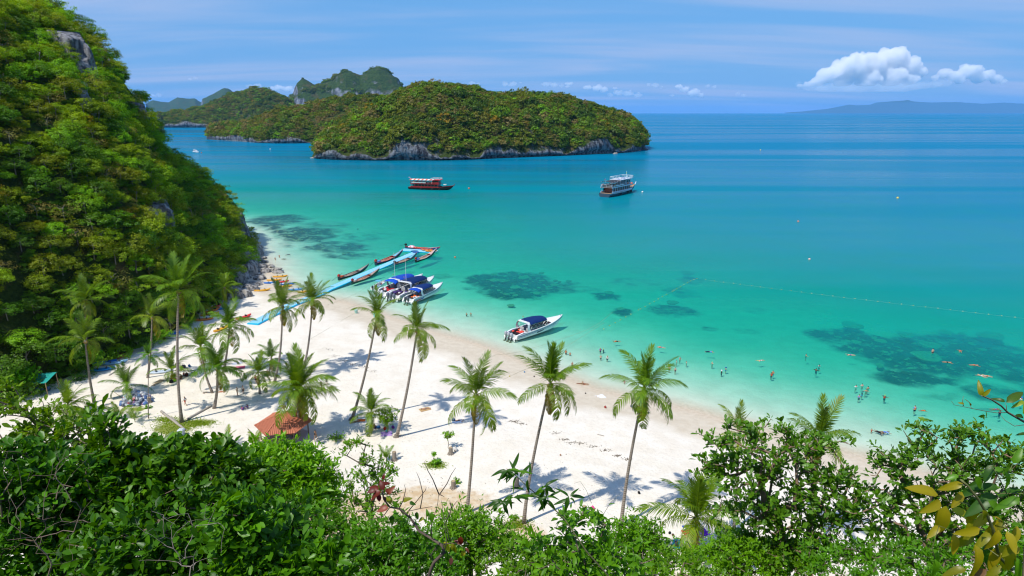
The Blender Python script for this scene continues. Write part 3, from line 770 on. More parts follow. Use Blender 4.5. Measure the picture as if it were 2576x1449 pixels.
C3 = np.column_stack([cand, ch_]); N3 = np.column_stack([-gxn, -gyn, np.ones(len(cand))]); N3 /= np.linalg.norm(N3, axis=1, keepdims=True)
vw = np.array([0, 0, CAM_H]) - C3; vw /= np.linalg.norm(vw, axis=1, keepdims=True)
pu, pv, pf = visible_px(C3)
ok = ((N3 * vw).sum(1) > -0.02) & (pu > -70) & (pu < 660) & (pv > -60) & (pv < 1040)
# the bare rock faces stay open
CLIFFS = [(209, 175, 24, 62), (330, 225, 28, 42), (205, 255, 16, 38), (425, 362, 20, 40), (385, 545, 46, 26), (612, 590, 14, 48), (352, 290, 16, 22)]
for (u, v, a, b) in CLIFFS: ok &= ((pu - u) / a) ** 2 + ((pv - v) / b) ** 2 > 1.0
C3, N3, pu, pv, pf = C3[ok], N3[ok], pu[ok], pv[ok], pf[ok]
order = g.permutation(len(C3)); chosen = []
cells = {}
for i in order:
    p = C3[i]; r = 3.7 if pf[i] < 190 else 4.4
    key = tuple((p // 4.2).astype(int)); bad = False
    for dx in (-1, 0, 1):
        for dy in (-1, 0, 1):
            for dz in (-1, 0, 1):
                for j in cells.get((key[0] + dx, key[1] + dy, key[2] + dz), ()):
                    if np.sum((C3[j] - p) ** 2) < r * r: bad = True; break
    if not bad: cells.setdefault(key, []).append(i); chosen.append(i)
chosen = np.array(chosen)
big = fbm(C3[chosen] / 17.0, 3, 14)
rad = np.clip(2.5 + 0.9 * big + g.uniform(-.4, .9, len(chosen)), 1.5, 4.3)
show = rad / pf[chosen] * (1 + 0.3 * (pv[chosen] > 60))
rank = np.argsort(-show); solo = set(rank[:300].tolist())
tone = fbm(C3[chosen] / 15.0, 3, 66); tone2 = fbm(C3[chosen] / 9.0, 2, 71)
HK = [k[2] for k in HILL_KINDS]
def hill_kind(i):
    w = np.array(HK); w[0:2] *= math.exp(1.6 * tone[i]); w[2] *= math.exp(-1.8 * tone[i]); w[3:6] *= math.exp(1.8 * tone2[i])
    if pv[chosen[i]] > 740 and pu[chosen[i]] < 420: w[:] = (2.0, .25, 2.2, .05, .01, .01)
    if pv[chosen[i]] < 200 and pu[chosen[i]] < 170: w[0:2] *= 2.5
    return int(g.choice(6, p=w / w.sum()))
def hill_zone(u, v):
    if v > 740: return 'at the headland foot behind the kayaks' if u < 430 else 'at the headland foot by the shore rocks'
    if u > 480: return 'on the seaward tip of the headland'
    if v < 190: return 'on the headland crest' if u < 190 else 'on the skyline above the upper cliff'
    if v < 420: return 'below the headland crest' if u < 190 else 'around the headland cliffs'
    return 'halfway up the landward headland' if u < 220 else 'halfway up the headland above the palms'
zs_ = {}
for i in solo: zs_.setdefault(hill_zone(pu[chosen[i]], pv[chosen[i]]), []).append(pv[chosen[i]])
zone_mid = {k: float(np.median(v)) for k, v in zs_.items()}
rest = []
for i, ci in enumerate(chosen):
    p = C3[ci]; kind = hill_kind(i); kn, tint, _ = HILL_KINDS[kind]
    if i not in solo: rest.append((p, rad[i], kind)); continue
    zone = hill_zone(pu[ci], pv[ci]); shape = 'twiggy' if kind == 5 else ('spreading' if rad[i] > 3.2 else 'bushy')
    off = N3[ci] * rad[i] * 0.45; hgt = rad[i] * 0.75
    row = 'upper' if pv[ci] < zone_mid[zone] else 'lower'
    t = thing('hillside_tree', f'{row} {kn} {shape} tree {zone}', 'tree', tuple(p), g.uniform(0, 6.28), 'trees of the headland')
    cm = dry_crowns[g.integers(2)] if kind == 5 else hill_crowns[g.integers(len(hill_crowns))]
    rot = Matrix.Rotation(-t.rotation_euler[2], 3, 'Z')
    cr = link('crown', cm, t, rot @ Vector((off[0] * .8, off[1] * .8, hgt))); s_ = rad[i] * (1.12 if kind != 5 else 1.0)
    cr.scale = (s_ * g.uniform(.9, 1.15), s_ * g.uniform(.9, 1.15), s_ * g.uniform(.85, 1.1)); cr.rotation_euler = (0, 0, g.uniform(0, 6.28))
    j = g.uniform(.8, 1.2); cr.color = (tint[0] * j * g.uniform(.9, 1.1), tint[1] * j, tint[2] * j, 1)
    tr = link('trunk', hill_trunks[g.integers(3)], t); tr.scale = (hgt * 1.3,) * 3
# the scrub and the smaller trees between them
und_col = bpy.data.collections.new('scrub_kinds')
scrub = [crown_mesh('scrub', LEAVES, 1.0, 0.8, 34, 36, 0.125, 0.32, 360 + k, -0.6) for k in range(3)]
for ti, (kn, tint, _) in enumerate(HILL_KINDS):
    for k, me in enumerate(scrub):
        o = bpy.data.objects.new('scrub_%02d_%d' % (ti, k), tinted(me, tint)); und_col.objects.link(o)
SCRUB_NG = FOREST_NG.copy(); SCRUB_NG.name = 'scrub'
for n_ in SCRUB_NG.nodes:
    if n_.bl_idname == 'GeometryNodeCollectionInfo': n_.inputs['Collection'].default_value = und_col
def scrub_cloud(name, label, pts, size, kinds, seed):
    g_ = np.random.default_rng(seed); n = len(pts); me = bpy.data.meshes.new(name); me.vertices.add(n); me.vertices.foreach_set('co', np.asarray(pts, np.float32).ravel())
    for k, ty, a in (('rot', 'FLOAT', g_.uniform(0, 6.28, n)), ('size', 'FLOAT', size), ('kind', 'INT', np.asarray(kinds) * 3 + g_.integers(0, 3, n))):
        x = me.attributes.new(k, ty, 'POINT'); x.data.foreach_set('value', np.asarray(a).astype(np.int32 if ty == 'INT' else np.float32))
    o = link(name, me); o.modifiers.new('scrub', 'NODES').node_group = SCRUB_NG
    return stuff(o, label)
sp_ = g.choice(len(C3), 1500, replace=False)
pts = [C3[i] + N3[i] * .3 for i in sp_] + [p + np.array([.5, -.5, r * .7]) for p, r, k in rest]
sz = np.concatenate([g.uniform(.9, 1.9, len(sp_)), [r * 1.05 for _, r, _ in rest]])
kd = np.concatenate([g.choice(6, len(sp_), p=[.08, .08, .62, .14, .02, .06]), [k for _, _, k in rest]]).astype(int)  # scrub weighted to deep green: shade between the crowns put into its colour
scrub_cloud('undergrowth', 'tangled scrub and vines between the headland trees', np.array(pts), sz, kd, 9)

# bare rock faces in the woods
def cliff_face(u, v, a, b, label, seed):
    d = view_dir(u, v); best = None
    for t in np.arange(90, 330, 1.0):
        p = np.array([0, 0, CAM_H]) + d * t / np.linalg.norm(d)
        if hill_z(p[None, :2])[0] > p[2]: best = p; break
    if best is None: return
    w, h = a / K / FPX * np.linalg.norm(best) * 1.15, b / K / FPX * np.linalg.norm(best) * 1.2
    f = -np.array([d[0], d[1]]) / np.hypot(d[0], d[1]); f = f * .8 + np.array([.6, 0]); f /= np.hypot(*f); s = np.array([-f[1], f[0]])
    nu, nv = 22, 34; U, Vv = np.meshgrid(np.linspace(-1, 1, nu), np.linspace(-1, 1, nv)); U = U.ravel(); Vv = Vv.ravel()
    q = np.column_stack([U * w, Vv * h])
    edge = np.clip((1 - U ** 2) * 1.7, 0, 1) * np.clip((1 - Vv ** 4) * 1.5, 0, 1)
    cr = fbm(np.column_stack([q[:, 0] / 2.2, q[:, 1] / 5.0, np.full(len(q), seed)]), 4, seed); bl = np.floor(cr * 4) / 4
    dep = (2.2 + 2.4 * bl + .7 * fbm(np.column_stack([q / 1.1, np.full(len(q), seed + .5)]), 3, seed + 1)) * edge - 3.2 * (1 - edge)
    jag = 0.16 * w * fbm(np.column_stack([U * 3, Vv * 3]), 3, seed + 2)
    lean = -Vv * h * .35                                            # the face leans back with the slope
    P = np.column_stack([best[0] + s[0] * (q[:, 0] + jag) + f[0] * (dep + lean), best[1] + s[1] * (q[:, 0] + jag) + f[1] * (dep + lean), best[2] + q[:, 1] * .98])
    k = (np.arange(nv - 1)[:, None] * nu + np.arange(nu - 1)[None]).ravel(); F = np.stack([k, k + 1, k + 1 + nu, k + nu], 1)
    Bk = P - np.append(f * 2.0, 0); nP = len(P)                       # a back to the slab, so that it is solid
    rim = np.concatenate([np.arange(nu), np.arange(1, nv) * nu + nu - 1, (nv - 1) * nu + np.arange(nu - 2, -1, -1), np.arange(nv - 2, 0, -1) * nu])
    Rm = np.stack([rim, np.roll(rim, -1), np.roll(rim, -1) + nP, rim + nP], 1)
    o = link('cliff_face', mesh_from('cliff_face', np.vstack([P, Bk]), [F, F[:, ::-1] + nP, Rm], ROCK, False)); tag(o, label, 'cliff')
for k, (c, lb) in enumerate(zip(CLIFFS, ('tall grey rock pillar high on the headland among trees', 'broad grey cliff on the skyline edge of the headland', 'slim rock face under the tall pillar', 'grey cliff at the low saddle over the water',
                                         'dark shaded rock wall in the middle of the headland', 'pale overhanging cliff at the seaward tip above the shore rocks', 'small rock patch left of the skyline cliff'))):
    cliff_face(*c, lb, 500 + k)
# ================================================================== coconut palms
FROND = leafmat('palm_leaflets', (0.070, 0.165, 0.004), (0.215, 0.33, 0.010), 0.36, 0.03, 0.45)
def frond_mesh(name, seed, droop, hang, n=44, tatter=0.0, tmp=1.0):
    """One feather leaf, 1 long, base at the origin, reaching along y; droop bends the rib, hang lets the leaflets fall."""
    g = np.random.default_rng(seed); m = 16
    s = np.linspace(0, 1, m); ang = 0.10 - droop * s ** 1.5
    y = np.concatenate([[0], np.cumsum(np.cos(ang[:-1]))]) / (m - 1); z = np.concatenate([[0], np.cumsum(np.sin(ang[:-1]))]) / (m - 1); x = 0.05 * g.uniform(-1, 1) * s ** 2
    rib = np.column_stack([x, y, z])
    V, F3, F4, var = [], [], [], []
    w = np.interp(s, [0, .12, .5, 1], [.016, .010, .006, .002])        # the rib, three-sided
    for i in range(m): V += [rib[i] + [w[i], 0, 0], rib[i] + [0, 0, w[i] * .8], rib[i] - [w[i], 0, 0]]; var += [1.0] * 3
    for i in range(m - 1):
        for j in range(3): a = i * 3 + j; b = i * 3 + (j + 1) % 3; F4.append((a, b, b + 3, a + 3))
    for k in range(n):
        t = 0.13 + 0.87 * (k + g.uniform(-.3, .3)) / n; t = min(max(t, .12), .995)
        p = np.array([np.interp(t, s, rib[:, c]) for c in range(3)]); a = np.interp(t, s, ang)
        fw = np.array([0, math.cos(a), math.sin(a)]); up = np.array([0, -math.sin(a), math.cos(a)])
        L = 0.27 * tmp * min(1.0, math.sin(math.pi * min(.97, .10 + .86 * t)) ** .55 + .05)
        for sd in (-1, 1):
            if g.uniform() < tatter: continue
            l = L * g.uniform(.78, 1.08); sp = math.radians(np.interp(t, [.1, .6, 1], [72, 52, 18]) + g.uniform(-7, 7))
            side = np.array([sd, 0, 0]); hg = hang * g.uniform(.75, 1.3)
            d0 = side * math.sin(sp) + fw * math.cos(sp) + up * (0.22 - .3 * hg); d0 /= np.linalg.norm(d0)
            d1 = d0 + np.array([0, 0, -1.0]) * hg * 1.25; d1 /= np.linalg.norm(d1)
            q1 = p + d0 * l * .45; q2 = q1 + d1 * l * .55
            wd = np.cross(d0, up); wd /= np.linalg.norm(wd); wd = wd * (0.0076 + .003 * g.uniform())
            o = len(V); V += [p - wd * .6, p + wd * .6, q1 - wd, q1 + wd, q2]; vv = g.uniform(0, .8); var += [vv] * 5
            F4.append((o, o + 1, o + 3, o + 2)); F3.append((o + 2, o + 3, o + 4))
    return mesh_from(name, np.array(V), [np.array(F3), np.array(F4)], FROND, False, {'var': np.array(var)})
YOUNG = [frond_mesh('frond', 600 + k, 0.30 + .15 * k, 0.12, tmp=.9) for k in range(2)]
MIDDLE = [frond_mesh('frond', 610 + k, 0.95 + .25 * k, 0.62, tatter=.05) for k in range(3)]
OLD = [frond_mesh('frond', 620 + k, 1.25 + .3 * k, 1.0, tatter=.12) for k in range(3)]
DEAD = [frond_mesh('dead_frond', 630, 1.0, 1.25, tatter=.3)]
def palm_bark():
    m, n, l = new_mat('palm_bark')
    o = n.new('ShaderNodeOutputMaterial'); b = n.new('ShaderNodeBsdfPrincipled'); l.new(b.outputs[0], o.inputs[0]); b.inputs['Roughness'].default_value = .9; b.inputs['Specular IOR Level'].default_value = .15
    geo = n.new('ShaderNodeNewGeometry'); sp = n.new('ShaderNodeSeparateXYZ'); l.new(geo.outputs['Position'], sp.inputs[0])
    t = n.new('ShaderNodeTexNoise'); t.inputs['Scale'].default_value = 2.0; t.inputs['Detail'].default_value = 4; l.new(geo.outputs['Position'], t.inputs['Vector'])
    ad = n.new('ShaderNodeMath'); ad.operation = 'MULTIPLY_ADD'; l.new(t.outputs['Fac'], ad.inputs[0]); ad.inputs[1].default_value = .35; l.new(sp.outputs['Z'], ad.inputs[2])
    sn = n.new('ShaderNodeMath'); sn.operation = 'PINGPONG'; l.new(ad.outputs[0], sn.inputs[0]); sn.inputs[1].default_value = 0.14
    r = n.new('ShaderNodeMapRange'); l.new(sn.outputs[0], r.inputs['Value']); r.inputs['From Min'].default_value = 0.0; r.inputs['From Max'].default_value = 0.06
    m1 = n.new('ShaderNodeMix'); m1.data_type = 'RGBA'; l.new(t.outputs['Fac'], m1.inputs['Factor']); m1.inputs['A'].default_value = (.24, .20, .165, 1); m1.inputs['B'].default_value = (.44, .385, .325, 1)
    m2 = n.new('ShaderNodeMix'); m2.data_type = 'RGBA'; l.new(r.outputs[0], m2.inputs['Factor']); m2.inputs['A'].default_value = (.13, .105, .085, 1); l.new(m1.outputs['Result'], m2.inputs['B'])
    l.new(m2.outputs['Result'], b.inputs['Base Color'])
    bp = n.new('ShaderNodeBump'); bp.inputs['Strength'].default_value = .6; bp.inputs['Distance'].default_value = .05; l.new(r.outputs[0], bp.inputs['Height']); l.new(bp.outputs['Normal'], b.inputs['Normal'])
    return m
PALM_BARK = palm_bark()
COCONUT = plain('coconut_husk', (.30, .22, .05), .6, .3, 6)
NUTS = MB()
for k in range(9):
    a = k * 2.4; NUTS.ball((.26 * math.cos(a), .26 * math.sin(a), -.12 - .12 * (k % 3)), .13, 7, 5, (1, 1, 1.2))
ROOTS = MB()
for k in range(22):
    a = k * 2 * math.pi / 22; ROOTS.tube([(.16 * math.cos(a), .16 * math.sin(a), .45), (.34 * math.cos(a), .34 * math.sin(a), .16), (.58 * math.cos(a + .2), .58 * math.sin(a + .2), -.1)], [.07, .06, .03], 4)
NUTS_ME = NUTS.mesh('coconut_cluster', COCONUT, True); ROOT_ME = ROOTS.mesh('root_mat', GREY_BARK)

def palm(label, base, crown, size=5.0, n=20, r=.15, bend=.1, seed=0, lean_y=0.0, erect=1.0, tint=(1, 1, 1), nuts=True, low=-50, z0=None, roots=False, old=1.0, cat='palm tree'):
    """base, crown: where the foot stands and where the leaves start, as the view shows them."""
    g = np.random.default_rng(seed + 9000); size = size * 1.1; r = r * 1.35
    B = on_beach(*base) if z0 is None else z0
    T = at(crown[0], crown[1], B[1] + lean_y)
    t = thing('palm_tree', label, cat, tuple(B))
    top = T - B; H = top[2]
    side = np.array([1.0, 0, 0]); k = 14; pts = []; rr = []
    for i in range(k + 1):
        s = i / k; p = top * s; p[:2] = top[:2] * s + side[:2] * bend * H * (math.sin(math.pi * s ** .8)) * .35
        if i == 0: p[2] -= .3
        pts.append(p); rr.append(r * (1.5 if i == 0 else np.interp(s, [0, .06, .2, 1], [1.7, 1.25, 1.0, .66])))
    MB().tube(pts, rr, 10).build('trunk', PALM_BARK, t, True)
    if roots: link('root_mat', ROOT_ME, t)
    off = g.uniform(0, 6.28)
    for i in range(n):
        q = (i + .5) / n                                             # 0 the spear, 1 the oldest
        el = np.interp(q, [0, .22, .5, .8, 1], [84, 66 * erect, 36 * erect, -2, low]) + g.uniform(-8, 8)
        me = YOUNG[g.integers(2)] if q < .3 else (MIDDLE[g.integers(3)] if q < .72 else OLD[g.integers(3)])
        f = link('frond', me, t)
        az = off + i * 2.39996 + g.uniform(-.4, .4)
        lee = -math.sin(az)                                          # how far the frond points down the sea breeze
        az -= .28 * math.cos(az) * (1 if q > .15 else .4); el -= 9 * lee * (1 if q > .15 else .5) + g.uniform(-6, 6)
        if .35 < q < .95 and g.uniform() < .14: bpy.data.objects.remove(f); continue
        f.matrix_local = Matrix.Translation(Vector(top) + Vector((0, 0, -.25 * q))) @ Matrix.Rotation(az, 4, 'Z') @ Matrix.Rotation(R(el), 4, 'X') @ Matrix.Rotation(g.uniform(-.35, .35), 4, 'Y') @ Matrix.Scale(size * np.interp(q, [0, .25, 1], [.75, 1.0, 1.0]) * g.uniform(.88, 1.08), 4)
        yel = max(0, q - .6) * .9 * old
        j = g.uniform(.85, 1.15)
        f.color = (tint[0] * j * (1 + 1.15 * yel), tint[1] * j * (1 + .45 * yel), tint[2] * j * (1 + .6 * yel), 1)
    if nuts:
        c = link('coconut_cluster', NUTS_ME, t); c.location = Vector(top) + Vector((0, 0, -.15))
    if old > 0 and n > 14:
        for i in range(int(g.integers(1, 5))):
            f = link('dead_frond', DEAD[0], t); f.matrix_local = Matrix.Translation(Vector(top) + Vector((0, 0, -.4))) @ Matrix.Rotation(g.uniform(0, 6.28), 4, 'Z') @ Matrix.Rotation(R(-72), 4, 'X') @ Matrix.Scale(size * .7, 4)
            f.color = (2.2, 1.05, 2.0, 1)
    return t
P_ = palm
P_('palm with a tall straight trunk before the dense foot of the headland', (221, 925), (214, 752), 5.0, 18, .15, -.02, 1, tint=(.95, .95, 1), old=1.4)
P_('lower palm with a curving trunk in front of a straight palm by the headland', (237, 1012), (214, 855), 4.9, 19, .16, -.04, 2)
P_('tallest palm of the grove with a long grey trunk beside a log', (458, 1062), (449, 728), 5.6, 22, .17, -.06, 3, tint=(.9, 1, .9))
P_('palm with faded hanging fronds standing left of the tallest palm', (371, 950), (383, 795), 4.6, 17, .14, .05, 4, tint=(1.15, 1.05, 1.3), old=1.6, low=-62)
P_('slender green areca palm on a pole-thin stem by the rubbish heap', (373, 1052), (373, 893), 2.4, 13, .055, 0, 5, tint=(.75, 1.1, .8), nuts=False, old=.2, low=-25, cat='palm tree')
P_('bushy upright palm in front of the bright kayak pile', (562, 935), (578, 818), 5.4, 20, .16, .05, 6, erect=1.12, tint=(.85, 1, .9))
P_('small pale palm beside the shore rocks at the foot of the headland', (560, 775), (564, 722), 4.2, 16, .14, 0, 7, tint=(1.2, 1.15, 1.3), erect=1.1)
P_('palm with a curved reddish trunk behind the standing couple', (535, 988), (504, 872), 5.0, 18, .15, -.12, 8, tint=(.95, .98, .9))
P_('palm with long sweeping dark fronds beside the fallen log', (538, 1027), (547, 925), 5.0, 20, .18, .10, 9, tint=(.75, .95, .8))
P_('short palm growing beside the heap of rubbish bags', (318, 1001), (318, 968), 4.3, 16, .16, 0, 10, tint=(.9, 1.05, .9), nuts=False, erect=1.05, old=.5)
P_('short bushy palm shading the people with a red cooler', (434, 952), (432, 932), 4.6, 16, .15, 0, 11, tint=(1.05, 1.05, 1), nuts=False, erect=1.0, old=.7)
P_('low spreading palm at the hill foot near the green tarpaulin', (172, 1048), (170, 1020), 4.4, 20, .2, 0, 12, tint=(1.1, 1.1, .8), nuts=False, low=-20, old=.5)
P_('tall palm beside the beach end of the blue pontoon pier', (690, 960), (710, 768), 4.9, 19, .15, .10, 13)
P_('tall palm rising in front of the blue pontoon pier near the longtail boats', (764, 925), (786, 754), 5.0, 20, .15, .07, 14, tint=(1.05, 1.0, .9))
P_('large bushy palm leaning over the red tiled hut roof', (752, 1098), (750, 975), 6.2, 28, .19, .0, 15, tint=(1.0, 1.05, .8), erect=1.1, low=-48)
P_('twin trunk palm half hidden in the big palm over the hut', (740, 1100), (744, 985), 5.0, 12, .17, -.06, 16, tint=(1.2, 1.1, .8), low=-60, erect=.8)
P_('small young palm behind the two standing backpackers', (654, 990), (649, 935), 3.8, 16, .14, 0, 17, tint=(1.0, 1.0, .9), nuts=False)
P_('small dark palm behind the large bushy palm', (676, 945), (683, 900), 3.9, 15, .14, 0, 18, tint=(.8, .95, .9), nuts=False, erect=1.1)
P_('palm with a long leaning trunk in the middle of the beach, nearer the pier', (884, 1056), (949, 790), 4.4, 18, .16, .06, 19, roots=True)
P_('palm with a leaning trunk beside the shaded picnic group', (997, 1099), (1050, 828), 4.6, 18, .17, .04, 20, roots=True)
P_('short palm leaning over the picnickers in the middle of the beach', (931, 1088), (934, 1035), 4.0, 18, .17, .05, 21, nuts=False, tint=(1.05, 1.1, .9), old=.6)
P_('slim palm with a straight grey trunk rising from the middle shrubs', (1174, 1290), (1197, 990), 5.0, 19, .15, .02, 22, tint=(1, 1.02, .8), low=-58)
P_('slim palm with a tight upright crown and a swollen foot on open sand', (1318, 1316), (1384, 962), 5.0, 19, .15, -.05, 23, erect=1.25, tint=(.95, 1, .8), low=-35, roots=False)
P_('slim palm with spreading fronds between the open sand and the sea almond trees', (1563, 1322), (1620, 978), 4.9, 21, .15, -.04, 24, erect=1.15, tint=(.9, 1, .85), low=-50)
P_('palm with fronds hanging to the sand beside the red and blue beach mats', (1755, 1415), (1751, 1300), 6.0, 24, .17, .02, 25, tint=(1.1, 1.1, .8), low=-70, erect=1.1)
P_('palm crown standing out above the sea almond tree against the shallows', (2030, 1390), (2062, 1098), 4.4, 16, .16, .02, 26, tint=(.95, .95, 1), nuts=False)
P_('thin pale palm mostly hidden inside the sea almond tree', (1846, 1335), (1858, 1085), 3.4, 12, .13, .02, 27, tint=(1.4, 1.2, 1.5), nuts=False, erect=1.2)
P_('palm whose fronds reach in at the edge of the view by the headland foot', (-34, 985), (-28, 885), 5.0, 18, .16, 0, 28, z0=np.array([-90.0, 110.0, 6.0]), lean_y=0)
def sprout(label, u, v, size, seed, z=None, n=7, tint=(1, 1.05, .9)):
    g = np.random.default_rng(seed); p = on_beach(u, v) if z is None else z
    t = thing('palm_sprout', label, 'palm', tuple(p))
    MB().tube([(0, 0, -.2), (0, 0, .1 * size)], [.09, .06], 7).build('stem', PALM_BARK, t)
    for i in range(n):
        f = link('frond', (YOUNG + MIDDLE)[g.integers(4)], t)
        f.matrix_local = Matrix.Translation((0, 0, .1 * size)) @ Matrix.Rotation(i * 2.4, 4, 'Z') @ Matrix.Rotation(R(g.uniform(35, 82)), 4, 'X') @ Matrix.Scale(size * g.uniform(.8, 1.1), 4); f.color = (*tint, 1)
sprout('young palm sprout beside a sawn stump in the sand', 972, 1158, 2.4, 41)
sprout('young palm sprout behind the roof of the red hut', 570, 1125, 3.0, 42, tint=(1.5, 1.2, 1.6))
sprout('young palm sprout on the sand below the rubbish heap', 300, 1055, 3.2, 43, tint=(1.2, 1.1, 1.2))
sprout('sparse palm sprout with splayed fronds beside the areca palm', 340, 1062, 3.2, 44, n=5)
sprout('palm sprout at the corner of the red hut roof', 645, 1120, 2.6, 45, tint=(1.4, 1.2, 1.4))
# ================================================================== trees and shrubs on the slope below the viewpoint
def skeleton(root, trunk_top, tips, seed=0, step=0.5, wob=0.12):
    """Nodes and parents of a branching frame that reaches every tip."""
    g = np.random.default_rng(seed)
    n0 = max(3, int(np.linalg.norm(trunk_top - root) / step))
    nodes = [root + (trunk_top - root) * i / n0 + (g.normal(size=3) * wob * .4 if 0 < i < n0 else 0) for i in range(n0 + 1)]
    par = [-1] + list(range(n0)); dep = [0.0]
    for i in range(1, n0 + 1): dep.append(dep[-1] + np.linalg.norm(nodes[i] - nodes[i - 1]))
    A = np.array(nodes); D = np.array(dep); start = max(1, n0 // 2); ends = []
    for t in tips[np.argsort(np.linalg.norm(tips - trunk_top, axis=1))]:
        d = np.linalg.norm(A - t, axis=1); cost = d + 0.22 * D; cost[:start] += 100
        j = int(np.argmin(cost)); k = max(1, int(round(d[j] / step))); prev = j; p0 = A[j]
        bow = np.array([0, 0, 0.18 * d[j]]) * g.uniform(-.3, 1)
        new = []
        for i in range(1, k + 1):
            s = i / k; q = p0 + (t - p0) * s + bow * math.sin(math.pi * s) * .6 + (g.normal(size=3) * wob * step if i < k else 0); new.append(q)
            par.append(prev); prev = len(A) + i - 1
        A = np.vstack([A, new]); D = np.concatenate([D, D[j] + np.cumsum(np.full(k, d[j] / k))]); ends.append(len(A) - 1)
    return A, np.array(par), np.array(ends)
def frame_mesh(name, mat, A, par, ends, r_tip=.006, r_max=.2, power=2.3, sides=5):
    n = len(A); w = np.zeros(n); w[ends] = 1
    for i in range(n - 1, 0, -1): w[par[i]] += w[i]
    r = np.minimum(r_tip * np.maximum(w, 1) ** (1 / power), r_max)
    i = np.arange(1, n); a, b = A[par[i]], A[i]; ra, rb = np.minimum(r[par[i]], r[i] * 1.5), r[i]
    t = b - a; L = np.linalg.norm(t, axis=1, keepdims=True); t /= np.maximum(L, 1e-6); b = b + t * np.minimum(rb[:, None] * .5, L * .3)
    M = frames(t, np.random.default_rng(0), np.zeros(len(t)))
    an = np.arange(sides) * 2 * np.pi / sides; ring = np.stack([np.cos(an), np.sin(an), 0 * an], 1)
    ca = np.einsum('nij,kj->nki', M, ring)
    V = np.concatenate([a[:, None] + ca * ra[:, None, None], b[:, None] + ca * rb[:, None, None]], 1).reshape(-1, 3)
    k = np.arange(sides); q = np.stack([k, (k + 1) % sides, (k + 1) % sides + sides, k + sides], 1)
    F = (q[None] + (np.arange(len(t)) * 2 * sides)[:, None, None]).reshape(-1, 4)
    return mesh_from(name, V, F, mat, True)
def rosettes(name, mat, pos, dirs, per, size, tmpl, seed, spread=(.5, 1.15), lift=.35, jit=.03, shade_attr=None):
    g = np.random.default_rng(seed); N = len(pos)
    P = np.repeat(pos, per, 0) + g.normal(size=(N * per, 3)) * jit
    d = np.repeat(dirs / np.linalg.norm(dirs, axis=1, keepdims=True), per, 0)
    F = frames(d, g); an = np.tile(np.arange(per) * 2.39996, N) + np.repeat(g.uniform(0, 6.28, N), per)
    tilt = g.uniform(spread[0], spread[1], N * per)
    loc = np.stack([np.cos(an) * np.sin(tilt), np.sin(an) * np.sin(tilt), np.cos(tilt)], 1)
    ax = np.einsum('nij,nj->ni', F, loc); ax[:, 2] += lift * g.uniform(-.6, 1, N * per) * .4
    up = d + np.array([0, 0, .55]) + g.normal(size=ax.shape) * .25
    s = size * np.repeat(g.uniform(.75, 1.15, N), per) * g.uniform(.5, 1.3, N * per)
    v, f = stamp(tmpl[0], tmpl[1], P, basis(ax, up), s)
    var = np.repeat(g.uniform(0, 1, N), per) * .4 + g.uniform(0, 1, N * per) * .6
    return mesh_from(name, v, f, mat, False, {'var': np.repeat(var, len(tmpl[0]))})
FRONT_LEAF = leafmat('shrub_leaves', (0.024, 0.085, 0.003), (0.130, 0.32, 0.007), 0.36, 0.02, 0.4)
FRONT_FINE = leafmat('fine_leaves', (0.115, 0.25, 0.005), (0.24, 0.45, 0.010), 0.40, 0.02, 0.4)
ALMOND_LEAF = leafmat('almond_leaves', (0.060, 0.170, 0.006), (0.145, 0.33, 0.010), 0.38, 0.03, 0.4)
